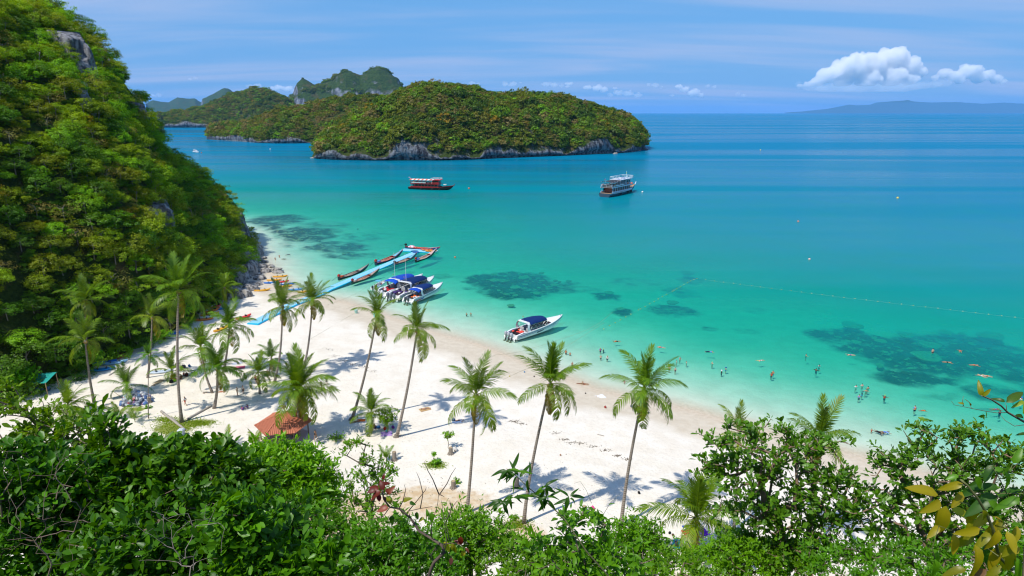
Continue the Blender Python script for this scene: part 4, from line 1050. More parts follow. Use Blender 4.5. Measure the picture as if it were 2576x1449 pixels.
def leafy(name, label, cat, blobs, Y, ntips, leaf, per, tmpl, mat, seed, bark=BARK, tint=(1, 1, 1), step=.5, trunk_frac=.45, r_tip=.006, r_max=.16, root_du=0.0, shell=.35, spread=(.5, 1.15), lean=0.0, wob=.12, twigs=0):
    """blobs: (u, v, half width, half height[, Y]) of the crown's lobes as the view shows them."""
    g = np.random.default_rng(seed); tips, dirs = [], []
    C, S = [], []
    for bl in blobs:
        y = bl[4] if len(bl) > 4 else Y; c = at(bl[0], bl[1], y); dist = np.linalg.norm(c - [0, 0, CAM_H]); k = dist / K / FPX
        C.append(c); S.append((bl[2] * k, max(bl[2], bl[3]) * k * .8, bl[3] * k))
    C = np.array(C); S = np.array(S); vol = S[:, 0] * S[:, 2] * np.sqrt(S[:, 1]); cnt = np.maximum(4, (ntips * vol / vol.sum())).astype(int)
    for c, s, n in zip(C, S, cnt):
        d = g.normal(size=(n, 3)); d /= np.linalg.norm(d, axis=1, keepdims=True); d[:, 2] = np.where(d[:, 2] < -.55, -d[:, 2], d[:, 2])
        rr = g.uniform(shell, 1, (n, 1)) ** .55 * (1 + .22 * fbm(d * 2.2 + seed, 2, seed)[:, None])
        tips.append(c + d * rr * s); dirs.append(d * .8 + np.array([0, 0, .75]) + g.normal(size=d.shape) * .25)
    tips = np.vstack(tips); dirs = np.vstack(dirs)
    mid = C.mean(0); rx = mid[0] + root_du; ry = mid[1] + lean
    z = max(slope_at(rx, ry), gz(rx, ry)) - .15
    root = np.array([rx, ry, z]); top = root + (np.array([mid[0], mid[1], tips[:, 2].min()]) - root) * .92 + (mid - root) * trunk_frac * .25
    if top[2] < z + .4: top[2] = z + .4
    A, par, ends = skeleton(root, top, tips, seed, step, wob)
    t = thing(name, label, cat, tuple(root))
    off = np.array(root)
    link('trunk', frame_mesh('trunk', bark, A - off, par, ends, r_tip, r_max), t)
    pos = A[ends] - off; dd = A[ends] - A[par[ends]]; dd /= np.maximum(np.linalg.norm(dd, axis=1, keepdims=True), 1e-6)
    # tips get a rosette, and so does the wood just behind them
    order = np.argsort(np.linalg.norm(tips - top, axis=1)); nd = dirs[order] * .7 + dd * .5
    extra = par[ends]; p2 = A[extra] - off + g.normal(size=pos.shape) * step * .25
    allp = np.vstack([pos, p2]); alld = np.vstack([nd, nd + g.normal(size=nd.shape) * .5])
    if twigs:
        allp = np.vstack([allp] + [pos + g.normal(size=pos.shape) * step * .55 for _ in range(twigs)]); alld = np.vstack([alld] + [nd + g.normal(size=nd.shape) * .5 for _ in range(twigs)])
    c = link('crown', rosettes('crown', mat, allp, alld, per, leaf, tmpl, seed + 1, spread, jit=leaf * .25), t); c.color = (*tint, 1)
    return t
# ---- landward corner: glossy oval-leaved shrubs close by
leafy('shrub', 'dense dark green shrub with oval leaves and a tall leafy spike', 'shrub', [(272, 1082, 30, 44), (290, 1160, 70, 45), (440, 1148, 66, 42), (365, 1190, 130, 55), (520, 1180, 85, 48), (330, 1260, 170, 60), (530, 1260, 120, 60), (620, 1235, 60, 60)], 8.6, 520, .165, 6, LEAF_B, FRONT_LEAF, 701, step=.22, r_tip=.005, r_max=.07, twigs=1)
leafy('shrub', 'dark oval-leaved shrub with crooked branches low in the corner', 'shrub', [(420, 1340, 190, 60), (640, 1330, 130, 65), (560, 1410, 190, 50), (300, 1420, 160, 45), (760, 1400, 80, 55)], 7.4, 400, .15, 6, LEAF_B, FRONT_LEAF, 702, step=.22, r_tip=.006, r_max=.08, tint=(.8, .92, .9), twigs=1)
leafy('shrub', 'glossy shrub with round leaves before the bright tree', 'shrub', [(610, 1380, 80, 60), (700, 1440, 120, 40), (820, 1430, 60, 30), (590, 1300, 50, 40)], 6.6, 190, .15, 6, LEAF_B, FRONT_LEAF, 703, step=.2, r_tip=.005, r_max=.05, tint=(1.05, 1.15, .9), twigs=1)
leafy('shrub', 'shaded twiggy shrub at the landward edge of the view', 'shrub', [(40, 1200, 80, 70), (120, 1290, 110, 80), (60, 1390, 110, 70), (190, 1400, 100, 60), (180, 1210, 70, 45)], 8.0, 360, .15, 5, LEAF_B, FRONT_LEAF, 704, step=.24, r_tip=.006, r_max=.07, tint=(.78, .95, .9), twigs=1)
leafy('broadleaf_tree', 'pale green open-branched tree in front of the green tarpaulin', 'tree', [(50, 1050, 70, 45), (150, 1075, 75, 45), (235, 1085, 60, 35), (80, 1130, 100, 45), (210, 1145, 85, 40), (20, 1000, 40, 30)], 22, 240, .26, 5, LEAF_B, FRONT_FINE, 705, tint=(.85, .80, 1.1), step=.6, r_max=.16, r_tip=.012)
leafy('broadleaf_tree', 'dense dark tree filling the slope beneath the pale tree', 'tree', [(60, 1250, 120, 60), (220, 1300, 140, 70), (420, 1330, 150, 70), (100, 1400, 150, 60), (600, 1400, 160, 60)], 13, 420, .24, 6, LEAF_B, FRONT_LEAF, 706, tint=(.6, .85, .8), step=.5, r_tip=.01, twigs=1)
# ---- the bright feathery tree and its neighbours at the hill foot
leafy('broadleaf_tree', 'bright yellow-green feathery tree beside the red hut', 'tree', [(640, 1172, 72, 42), (720, 1158, 56, 32), (775, 1190, 58, 50), (690, 1225, 105, 52), (600, 1235, 62, 45), (810, 1250, 50, 52), (730, 1285, 95, 38)], 36, 640, .42, 7, LEAF_P, FRONT_FINE, 707, step=.8, r_max=.22, r_tip=.014, tint=(1.0, 1.15, .8), twigs=2)
leafy('broadleaf_tree', 'dark green tree under the bright feathery tree', 'tree', [(700, 1320, 120, 45), (830, 1350, 80, 45), (600, 1330, 90, 45), (900, 1390, 90, 40)], 30, 330, .36, 6, LEAF_P, FRONT_FINE, 708, step=.8, r_max=.2, r_tip=.014, tint=(.6, .8, .9), twigs=1)
leafy('young_tree', 'thin airy young tree with open twigs beside the brown earth', 'tree', [(890, 1130, 32, 32), (935, 1165, 34, 26), (970, 1195, 40, 26), (920, 1215, 50, 30), (960, 1250, 48, 28), (905, 1290, 40, 35)], 34, 170, .30, 5, LEAF_P, FRONT_FINE, 709, step=.7, r_max=.09, r_tip=.012, tint=(.8, .9, .8))
leafy('shrub', 'dark green bushy shrub in the middle of the slope', 'shrub', [(980, 1375, 110, 50), (900, 1420, 100, 45), (1050, 1420, 110, 40)], 17, 380, .20, 6, LEAF_P, FRONT_FINE, 710, step=.45, tint=(.55, .8, .8), twigs=1)
leafy('shrub', 'light green fine-leaved bush right of the bare branch', 'shrub', [(1150, 1335, 70, 48), (1225, 1345, 70, 52), (1110, 1400, 110, 50), (1250, 1410, 90, 50)], 20, 480, .20, 6, LEAF_P, FRONT_FINE, 711, step=.5, tint=(.85, 1.0, .9), twigs=1)
leafy('shrub', 'round fine-leaved bush at the foot of the third slim palm', 'shrub', [(1600, 1345, 62, 40), (1560, 1390, 70, 45), (1640, 1400, 60, 45)], 22, 380, .18, 6, LEAF_P, FRONT_FINE, 712, step=.45, tint=(.8, 1.0, .8), twigs=1)
leafy('shrub', 'compact bright bush below the hanging-frond palm', 'shrub', [(1890, 1405, 90, 45), (1985, 1420, 75, 38), (1800, 1430, 90, 30), (1830, 1390, 45, 35)], 26, 620, .20, 6, LEAF_P, FRONT_FINE, 713, step=.5, tint=(.95, 1.1, .7), twigs=2)
leafy('sapling', 'loose sapling with long pointed leaves between the two slim palms', 'shrub', [(1460, 1340, 75, 48), (1550, 1400, 90, 45), (1400, 1400, 90, 45), (1500, 1440, 140, 25)], 6.4, 110, .135, 5, LEAF_P, FRONT_FINE, 714, step=.22, r_tip=.004, r_max=.03, tint=(.7, .9, .8), spread=(.7, 1.4))
leafy('shrub', 'low ragged undergrowth shrub between the bushes at the lower edge', 'shrub', [(1330, 1420, 90, 45), (1420, 1450, 120, 40), (1700, 1445, 90, 30)], 14, 260, .17, 6, LEAF_P, FRONT_FINE, 715, step=.4, tint=(.75, .85, .8), twigs=1)
leafy('shrub', 'dark bush filling the lower seaward corner under the sea almond', 'shrub', [(2150, 1430, 110, 35), (2300, 1440, 120, 35), (2450, 1440, 120, 40), (2560, 1400, 50, 50)], 19, 420, .20, 6, LEAF_P, FRONT_FINE, 716, step=.45, tint=(.6, .85, .8), twigs=1)
# ---- the two sea almond trees
leafy('sea_almond_tree', 'open-branched sea almond tree beside the hanging-frond palm', 'tree', [(1850, 1115, 85, 36), (1950, 1115, 90, 40), (2060, 1140, 80, 40), (1800, 1185, 60, 40), (1890, 1195, 110, 45), (2020, 1215, 110, 50), (2130, 1225, 65, 38), (1885, 1290, 80, 45), (2000, 1310, 110, 50), (2120, 1310, 80, 45), (1930, 1380, 120, 38), (2080, 1400, 110, 45)],
      26, 640, .30, 6, LEAF_B, ALMOND_LEAF, 721, step=.7, r_tip=.016, r_max=.24, wob=.2, bark=plain('almond_bark', (.24, .16, .105), .9, .3, 4), shell=.1)
leafy('sea_almond_tree', 'sea almond tree reaching over the shallows at the seaward edge', 'tree', [(2290, 1150, 70, 30), (2370, 1105, 85, 28), (2450, 1110, 75, 30), (2545, 1155, 70, 38), (2240, 1190, 60, 30), (2350, 1175, 100, 38), (2480, 1195, 90, 40), (2200, 1275, 80, 45), (2320, 1270, 95, 45), (2450, 1290, 95, 45), (2560, 1290, 60, 60), (2250, 1370, 110, 45), (2400, 1390, 120, 45), (2540, 1400, 80, 50)],
      24, 640, .28, 6, LEAF_B, ALMOND_LEAF, 722, step=.65, r_tip=.015, r_max=.22, wob=.2, bark=_mats['almond_bark'], shell=.1)

# ---- branches close to the lens: every leaf is a part of its own
BIG_LEAF_V = []
def big_leaf(name, mat, curl=.12, wide=.24, heart=False):
    n = 7; V = []
    for i in range(n):
        s = i / (n - 1)
        w = wide * 1.9 * (s + .02) ** .52 * (1.0 - s) ** (.80 if not heart else .95)
        z = -curl * s * s * 1.6 + .03 * math.sin(5 * s)
        V += [(-w, s, z + w * .35), (0, s, z), (w, s, z + w * .35)]
    V[0] = V[2] = (0, 0, 0); V[-1] = V[-3] = (0, 1.0, -curl * 1.6)
    F = []
    for i in range(n - 1):
        for j in range(2): a = i * 3 + j; F.append((a, a + 1, a + 4, a + 3))
    me = bpy.data.meshes.new(name); me.from_pydata([(x, y, z) for x, y, z in V], [], F); me.validate(); me.materials.append(mat)
    a = me.attributes.new('var', 'FLOAT', 'POINT'); a.data.foreach_set('value', [1.0 if (k % 3) == 1 else .45 for k in range(len(V))])
    me.polygons.foreach_set('use_smooth', [True] * len(me.polygons)); me.update()
    return me
CLOSE_LEAF = leafmat('close_leaves', (0.80, 0.80, 0.80), (1.0, 1.0, 0.9), 0.42, 0.02, 0.4)
BIGS = [big_leaf('leaf', CLOSE_LEAF, .05), big_leaf('leaf', CLOSE_LEAF, .2), big_leaf('leaf', CLOSE_LEAF, .35, .22)]
HEARTS = [big_leaf('leaf', CLOSE_LEAF, .1, .36, True), big_leaf('leaf', CLOSE_LEAF, .3, .34, True)]
POINTED = [big_leaf('leaf', CLOSE_LEAF, .3, .13), big_leaf('leaf', CLOSE_LEAF, .5, .14)]
def twig(name, label, cat, stems, leaves, Y, bark, kind=BIGS, rs=(.010, .004), root=None, seed=0, box=None):
    """stems: pixel paths; leaves: (u, v of the base, bearing in the view in degrees, length in view pixels, colour)."""
    g = np.random.default_rng(seed)
    o = np.array(at(*stems[0][0], Y)) if root is None else np.array(root); t = thing(name, label, cat, tuple(o)); sm = MB()
    for k, st in enumerate(stems):
        r0, r1 = rs if k == 0 else (rs[0] * .26, rs[1] * .3)
        p = [at(u, v, Y + .12 * math.sin(.02 * u + k)) - o for u, v in st]
        if k == 0 and root is not None: p = [np.zeros(3)] + p
        sm.tube(p, list(np.linspace(r0, r1, len(p))), 6)
    sm.build('stem', bark, t, True)
    for (u, v, an, ln, col) in leaves:
        p = at(u, v, Y + g.uniform(-.12, .12)); d = np.linalg.norm(p - [0, 0, CAM_H]); L = ln * (.72 if kind is HEARTS else 1) / 2.9 / K / FPX * d * 1.12
        a = R(an); right = np.array([1, 0, 0]); upv = np.array([0, _s, _c]); fwd = np.array([0, _c, -_s])
        y = right * math.cos(a) + upv * math.sin(a) + fwd * g.uniform(-.45, .25); z = -fwd * .75 + np.array([0, 0, .8]) + g.normal(size=3) * .35
        m3 = basis(y[None], z[None])[0]
        if kind is POINTED: L *= 1.5
        l_ = link('leaf', kind[g.integers(len(kind))], t); M = Matrix([list(m3[i]) for i in range(3)]).to_4x4(); M.translation = Vector(p - o)
        l_.matrix_local = M @ Matrix.Scale(L, 4); j = g.uniform(.85, 1.15); l_.color = (col[0] * j, col[1] * j, col[2] * j, 1)
    return t
YL, OL, GN_, DG, RD, BR = (.40, .33, .01), (.27, .27, .01), (.12, .30, .01), (.045, .13, .01), (.20, .035, .02), (.22, .11, .04)
def r4(x, y): return src(3072 + x / 1.887, 1536 + y / 1.887)
def r2(x, y): return src(1024 + x / 1.887, 1536 + y / 1.887)
def r3(x, y): return src(2048 + x / 1.887, 1536 + y / 1.887)
L4 = [(1285, 840, 165, 165, YL), (1300, 880, 205, 130, YL), (1345, 920, 262, 175, YL), (1380, 950, -10, 130, (.40, .42, .03)), (1470, 750, 200, 110, YL), (1465, 815, 225, 110, YL), (1600, 735, 215, 135, DG), (1720, 840, 200, 170, DG), (1740, 790, 170, 120, DG),
      (1750, 1020, 235, 150, YL), (1670, 980, 220, 110, YL), (1600, 1090, 200, 120, YL), (1290, 1070, 215, 90, YL), (1400, 1130, 270, 110, (.48, .36, .02)), (1560, 1145, 215, 130, OL), (1670, 1120, 215, 110, OL), (1740, 1100, 250, 120, YL), (1800, 1110, 280, 110, YL), (1880, 1070, 250, 110, YL),
      (1790, 1050, 215, 90, OL), (1560, 1210, 275, 180, YL), (1650, 1190, 265, 120, DG), (1745, 1210, 280, 140, YL), (1720, 1230, 260, 130, YL), (1870, 1190, 230, 100, OL), (1905, 1240, 190, 120, YL), (1830, 1240, 265, 120, YL), (1760, 1370, 215, 100, OL), (1710, 690, 160, 110, DG), (1780, 650, 175, 90, GN_),
      (1850, 600, 70, 90, GN_), (1790, 660, 280, 90, GN_), (1920, 805, 185, 110, DG), (1560, 690, 300, 90, GN_), (1440, 690, 200, 70, GN_), (1700, 610, 230, 100, DG), (1900, 860, 200, 120, GN_), (1500, 1400, 190, 110, OL), (1650, 1400, 215, 100, BR), (1740, 1440, 170, 110, OL), (1240, 1240, 285, 110, GN_), (1260, 1320, 275, 100, GN_),
      (1240, 1380, 265, 90, GN_), (1580, 920, 250, 110, YL), (1490, 930, 320, 80, YL), (1620, 950, 300, 90, OL), (1860, 1300, 280, 120, GN_), (1910, 1380, 260, 110, GN_), (1700, 1000, 330, 90, YL), (1540, 1000, 250, 90, OL), (1350, 780, 20, 90, GN_), (1660, 880, 320, 100, GN_)]
twig('leafy_branch', 'branch with large yellow-green leaves hanging close to the viewer', 'branch',
     [[r4(1980, 1360), r4(1840, 1400), r4(1740, 1300), r4(1700, 1100), r4(1640, 960), r4(1580, 860), r4(1500, 760), r4(1450, 720)], [r4(1960, 830), r4(1800, 825), r4(1640, 830), r4(1560, 815)], [r4(1640, 960), r4(1480, 900), r4(1330, 880), r4(1290, 840)], [r4(1700, 1100), r4(1560, 1110), r4(1420, 1120), r4(1290, 1070)],
      [r4(1740, 1300), r4(1600, 1200), r4(1550, 1180)], [r4(1800, 825), r4(1740, 700), r4(1690, 620), r4(1560, 680)], [r4(1800, 700), r4(1850, 600)], [r4(1260, 1320), r4(1240, 1240), r4(1290, 1070)]],
     [(*r4(x, y), a, l, c) for x, y, a, l, c in L4], 2.6, plain('green_stem', (.16, .17, .05), .7, .3, 30), BIGS, (.009, .004), np.array([2.6, 2.3, 49.0]), 5)
twig('leafy_twig', 'thin curved twig with a few dark leaves against the sea', 'twig',
     [[r4(1990, 330), r4(1932, 285), r4(1810, 215), r4(1760, 165), r4(1690, 120), r4(1612, 88)], [r4(1810, 215), r4(1730, 218), r4(1640, 205), r4(1540, 185), r4(1470, 170), r4(1405, 158), r4(1385, 130)], [r4(1800, 215), r4(1800, 165), r4(1790, 140)], [r4(1475, 165), r4(1468, 130), r4(1475, 90)], [r4(1990, 300), r4(1860, 318), r4(1790, 275), r4(1755, 235)], [r4(1540, 185), r4(1525, 165)]],
     [(*r4(1612, 90), 108, 75, OL), (*r4(1615, 90), 50, 55, OL), (*r4(1525, 165), 118, 55, (.34, .22, .03)), (*r4(1480, 150), 165, 30, OL), (*r4(1798, 140), 38, 115, (.09, .17, .02)), (*r4(1790, 135), 155, 55, DG), (*r4(1925, 250), 165, 60, DG), (*r4(1930, 230), 90, 60, (.3, .4, .02)), (*r4(1932, 130), 200, 60, (.3, .42, .03)), (*r4(1960, 380), 175, 50, DG)],
     2.4, plain('twig_bark', (.20, .15, .09), .8, .3, 30), BIGS, (.006, .0022), np.array([1.95, 2.0, 50.0]), 6)
twig('bare_branch', 'crooked dark branch with a tuft of dry red leaves over the sand', 'branch',
     [[r2(1300, 1460), r2(1325, 1390), r2(1345, 1345), r2(1420, 1270), r2(1400, 1215), r2(1330, 1170), r2(1230, 1110), r2(1165, 1010), r2(1080, 940), r2(1010, 930), r2(965, 870), r2(950, 800)], [r2(1330, 1170), r2(1320, 1080), r2(1345, 1000), r2(1372, 900), r2(1380, 820)], [r2(1380, 830), r2(1335, 720), r2(1295, 650), r2(1272, 585)], [r2(1380, 840), r2(1440, 755), r2(1475, 680), r2(1508, 632)],
      [r2(1165, 1010), r2(1150, 960), r2(1240, 940), r2(1330, 925)], [r2(1080, 940), r2(1110, 880), r2(1130, 800), r2(1120, 760)], [r2(1240, 940), r2(1260, 830), r2(1235, 720), r2(1212, 668)], [r2(1150, 960), r2(1200, 900), r2(1280, 800), r2(1285, 780)], [r2(1420, 1270), r2(1440, 1180), r2(1420, 1040), r2(1400, 880)], [r2(1430, 1050), r2(1480, 930), r2(1520, 880)], [r2(1010, 930), r2(960, 1000), r2(840, 1030)],
      [r2(1345, 1345), r2(1320, 1290), r2(1370, 1210), r2(1390, 1205)], [r2(1400, 1215), r2(1470, 1200), r2(1545, 1215), r2(1590, 1260)], [r2(1460, 1180), r2(1435, 1050)], [r2(1380, 830), r2(1420, 850)], [r2(1475, 935), r2(1462, 880)]],
     [(*r2(965, 800), 115, 95, RD), (*r2(940, 770), 30, 85, RD), (*r2(930, 790), 170, 90, RD), (*r2(945, 810), 205, 110, RD), (*r2(930, 830), 265, 80, (.20, .03, .03)), (*r2(975, 800), -20, 70, RD), (*r2(990, 830), 50, 90, (.3, .08, .04)), (*r2(970, 850), 280, 50, (.05, .03, .03)), (*r2(1000, 930), 195, 105, (.34, .09, .05)), (*r2(960, 720), 80, 50, RD), (*r2(905, 800), 190, 80, (.22, .05, .04)),
      (*r2(1020, 905), 120, 75, OL), (*r2(1060, 930), 110, 70, GN_), (*r2(1030, 990), 265, 85, DG), (*r2(1110, 890), 30, 90, OL), (*r2(1160, 890), 340, 60, DG), (*r2(1215, 965), 270, 70, DG), (*r2(1270, 1010), 200, 60, OL), (*r2(1320, 970), 280, 90, GN_), (*r2(1300, 1000), 100, 60, GN_), (*r2(1290, 1120), 270, 90, DG), (*r2(1380, 1130), 200, 75, GN_), (*r2(1420, 1190), 300, 95, (.46, .44, .03)),
      (*r2(1400, 1230), 240, 80, DG), (*r2(1480, 1200), 290, 90, OL), (*r2(1440, 1260), 265, 100, DG), (*r2(1545, 1150), 270, 90, RD), (*r2(1545, 1200), 160, 60, (.24, .06, .04)), (*r2(1580, 1260), 230, 70, (.4, .34, .03)), (*r2(1480, 1310), 255, 70, (.16, .06, .05)), (*r2(1580, 1240), 320, 50, (.25, .08, .04)), (*r2(1470, 1175), 30, 50, DG)],
     5.2, plain('dark_bark', (.13, .095, .07), .85, .35, 12), HEARTS, (.021, .006), np.array([-.15, 5.0, 46.4]), 7)
gcl = np.random.default_rng(12)
CLUSTER = tuple((x + gcl.uniform(-14, 14), y + gcl.uniform(-14, 14), a, gcl.uniform(45, 75), GN_ if gcl.uniform() < .3 else DG) for x, y in ((30, 680), (-30, 645), (10, 850), (-70, 885), (245, 785), (270, 865), (435, 860)) for a in gcl.uniform(150, 390, 5))
twig('climbing_plant', 'long thin stem with drooping pointed leaves across the open sand', 'plant',
     [[r3(560, 1260), r3(500, 1170), r3(390, 1010), r3(280, 910), r3(200, 845), r3(110, 770), r3(40, 700), r3(-40, 640)], [r3(390, 1005), r3(432, 900), r3(440, 865), r3(470, 840)], [r3(110, 770), r3(60, 790), r3(10, 840), r3(-60, 880)], [r3(280, 910), r3(265, 850), r3(245, 790)], [r3(690, 985), r3(740, 900), r3(815, 828)], [r3(600, 900), r3(560, 800), r3(515, 735), r3(470, 750)]],
     [(*r3(x, y), a, l, c) for x, y, a, l, c in CLUSTER + ((45, 690, 120, 60, DG), (20, 680, 160, 60, DG), (60, 705, 60, 65, DG), (130, 690, 75, 50, DG), (120, 720, 260, 60, DG), (0, 640, 60, 70, DG), (-40, 650, 190, 70, DG), (-20, 640, 250, 60, DG), (10, 840, 190, 60, DG), (-10, 860, 270, 50, DG), (40, 830, 280, 60, DG), (230, 800, 205, 50, DG), (245, 790, 250, 70, DG), (250, 770, 40, 60, DG), (260, 860, 160, 65, DG), (270, 870, 235, 70, DG),
                                                 (285, 850, 40, 50, DG), (425, 850, 130, 60, DG), (430, 870, 190, 65, DG), (435, 880, 240, 55, DG), (440, 850, 50, 50, DG), (200, 845, 300, 60, DG), (205, 850, 170, 60, DG), (730, 915, 40, 25, GN_), (90, 800, 150, 50, DG), (-80, 870, 200, 70, DG), (-110, 900, 250, 60, DG), (-60, 900, 280, 60, DG))],
     6.0, plain('stem_bark', (.15, .15, .06), .8, .3, 20), POINTED, (.009, .004), np.array([2.3, 5.8, 45.6]), 8)
for k, (u, v, lb) in enumerate(((480, 1445, 'pale leafless shrub of forked twigs low in the landward corner'), (130, 1440, 'brown leafless twigs tangled at the landward edge of the view'))):
    g = np.random.default_rng(740 + k); p0 = at(u, v + 60, 6.4); tips = np.array([at(u + g.uniform(-140, 110), v - g.uniform(10, 190 if k == 0 else 330), 6.4 + g.uniform(-.5, .5)) for _ in range(60)])
    A, par, ends = skeleton(p0, p0 + (at(u, v - 40, 6.4) - p0) * .8, tips, 741 + k, .10, .12)
    t = thing('bare_shrub', lb, 'shrub', tuple(p0)); link('trunk', frame_mesh('trunk', GREY_BARK if k == 0 else BARK, A - p0, par, ends, .0014, .012), t)
# ================================================================== boats, pier, floats
def objcol(name, rough=.5, spec=.4, vary=.15, scale=4.0):
    """A surface whose colour is set on the object, slightly mottled."""
    if name in _mats: return _mats[name]
    m, n, l = new_mat(name); o = n.new('ShaderNodeOutputMaterial'); b = n.new('ShaderNodeBsdfPrincipled'); l.new(b.outputs[0], o.inputs[0])
    oi = n.new('ShaderNodeObjectInfo'); t = n.new('ShaderNodeTexNoise'); t.inputs['Scale'].default_value = scale; t.inputs['Detail'].default_value = 3
    tc = n.new('ShaderNodeTexCoord'); l.new(tc.outputs['Object'], t.inputs['Vector'])
    r = n.new('ShaderNodeMapRange'); l.new(t.outputs['Fac'], r.inputs['Value']); r.inputs['From Min'].default_value = .3; r.inputs['From Max'].default_value = .7; r.inputs['To Min'].default_value = 1 - vary; r.inputs['To Max'].default_value = 1 + vary * .6
    mu = n.new('ShaderNodeVectorMath'); mu.operation = 'SCALE'; l.new(oi.outputs['Color'], mu.inputs[0]); l.new(r.outputs[0], mu.inputs['Scale']); l.new(mu.outputs[0], b.inputs['Base Color'])
    b.inputs['Roughness'].default_value = rough; b.inputs['Specular IOR Level'].default_value = spec
    _mats[name] = m; return m
PAINT, CLOTH, SKIN, PLASTIC = objcol('boat_paint', .4), objcol('cloth', .85, .1, .2, 9), objcol('skin', .6, .3, .06, 5), objcol('plastic', .35, .5, .08, 2)
WOOD = plain('boat_wood', (.42, .27, .15), .7, .3, 5); DARKWOOD = plain('dark_wood', (.12, .08, .055), .7, .3, 5); BLACK = plain('black_metal', (.02, .02, .022), .45, .3, 5)
WHITE = plain('white_gelcoat', (.82, .83, .83), .28, .05, 2, spec=.5); STEEL = plain('steel_tube', (.55, .56, .57), .3, .1, 5, metal=.8); GLASS = plain('dark_glass', (.02, .025, .03), .1, .2, 2, spec=.6)
CANVAS = objcol('canvas', .75, .2, .12, 3); GREYCOWL = plain('grey_cowl', (.42, .45, .50), .3, .1, 3)
def part(mb, name, mat, parent, col=None, smooth=False):
    o = mb.build(name, mat, parent, smooth)
    if col is not None: o.color = (*col, 1)
    return o
def heading(a, b): return math.atan2(b[1] - a[1], b[0] - a[0])
def hull_rows(L, beam, n=18, sheer=(0.55, .12, .9), draft=.35, fine=1.6, stern_w=.55, rake=.9, flare=.72, chine=.35):
    """Stations from stern to bow; each: gunwale, chine, keel, chine, gunwale."""
    rows = []
    for i in range(n):
        s = i / (n - 1); x = -L / 2 + L * s
        w = beam / 2 * min(1.0, (1 - max(0, (s - .38) / .62) ** fine)) * (stern_w + (1 - stern_w) * min(1, s / .3) ** .7) + .01
        zt = np.interp(s, [0, .35, .7, 1], [sheer[0], sheer[1] + .35, sheer[1] + .55, sheer[2] + .5]); zk = -draft + (draft + .25 + sheer[2] * .35) * max(0, (s - .72) / .28) ** 2.2
        xb = x + rake * max(0, (s - .7) / .3) ** 1.5
        rows.append([(xb, w, zt), (x + (xb - x) * .45, w * flare, zk + (zt - zk) * chine), (x, 0, zk), (x + (xb - x) * .45, -w * flare, zk + (zt - zk) * chine), (xb, -w, zt)])
    return rows
def shell(rows, name, mat, parent, col=None, transom=True):
    m = MB().grid(rows)
    if transom: m.poly(list(reversed(rows[0])))
    return part(m, name, mat, parent, col)
def inner(rows, name, mat, parent, floor_z, i0, i1, k=.86, col=None):
    """The open well of a boat: coaming sides down to a floor."""
    q = []
    for i in range(i0, i1 + 1):
        a, b = rows[i][0], rows[i][4]; y = a[1] * k
        q.append([(a[0], y, a[2] - .03), (a[0], y * .86, floor_z), (a[0], -y * .86, floor_z), (b[0], -y, b[2] - .03)])
    m = MB().grid(q); m.poly(q[0]); m.poly(list(reversed(q[-1])))
    return part(m, name, mat, parent, col)
def rim(rows, name, mat, parent, i0, i1, k=.86, col=None, lift=.0):
    m = MB()
    for sgn, idx in ((1, 0), (-1, 4)):
        q = []
        for i in range(i0, i1 + 1):
            a = rows[i][idx]; q.append([(a[0], a[1] + sgn * .015, a[2] - .09), (a[0], a[1] + sgn * .02, a[2] + .02 + lift), (a[0], a[1] * k, a[2] + .02 + lift), (a[0], a[1] * k, a[2] - .05)])
        m.grid(q)
    return part(m, name, mat, parent, col)

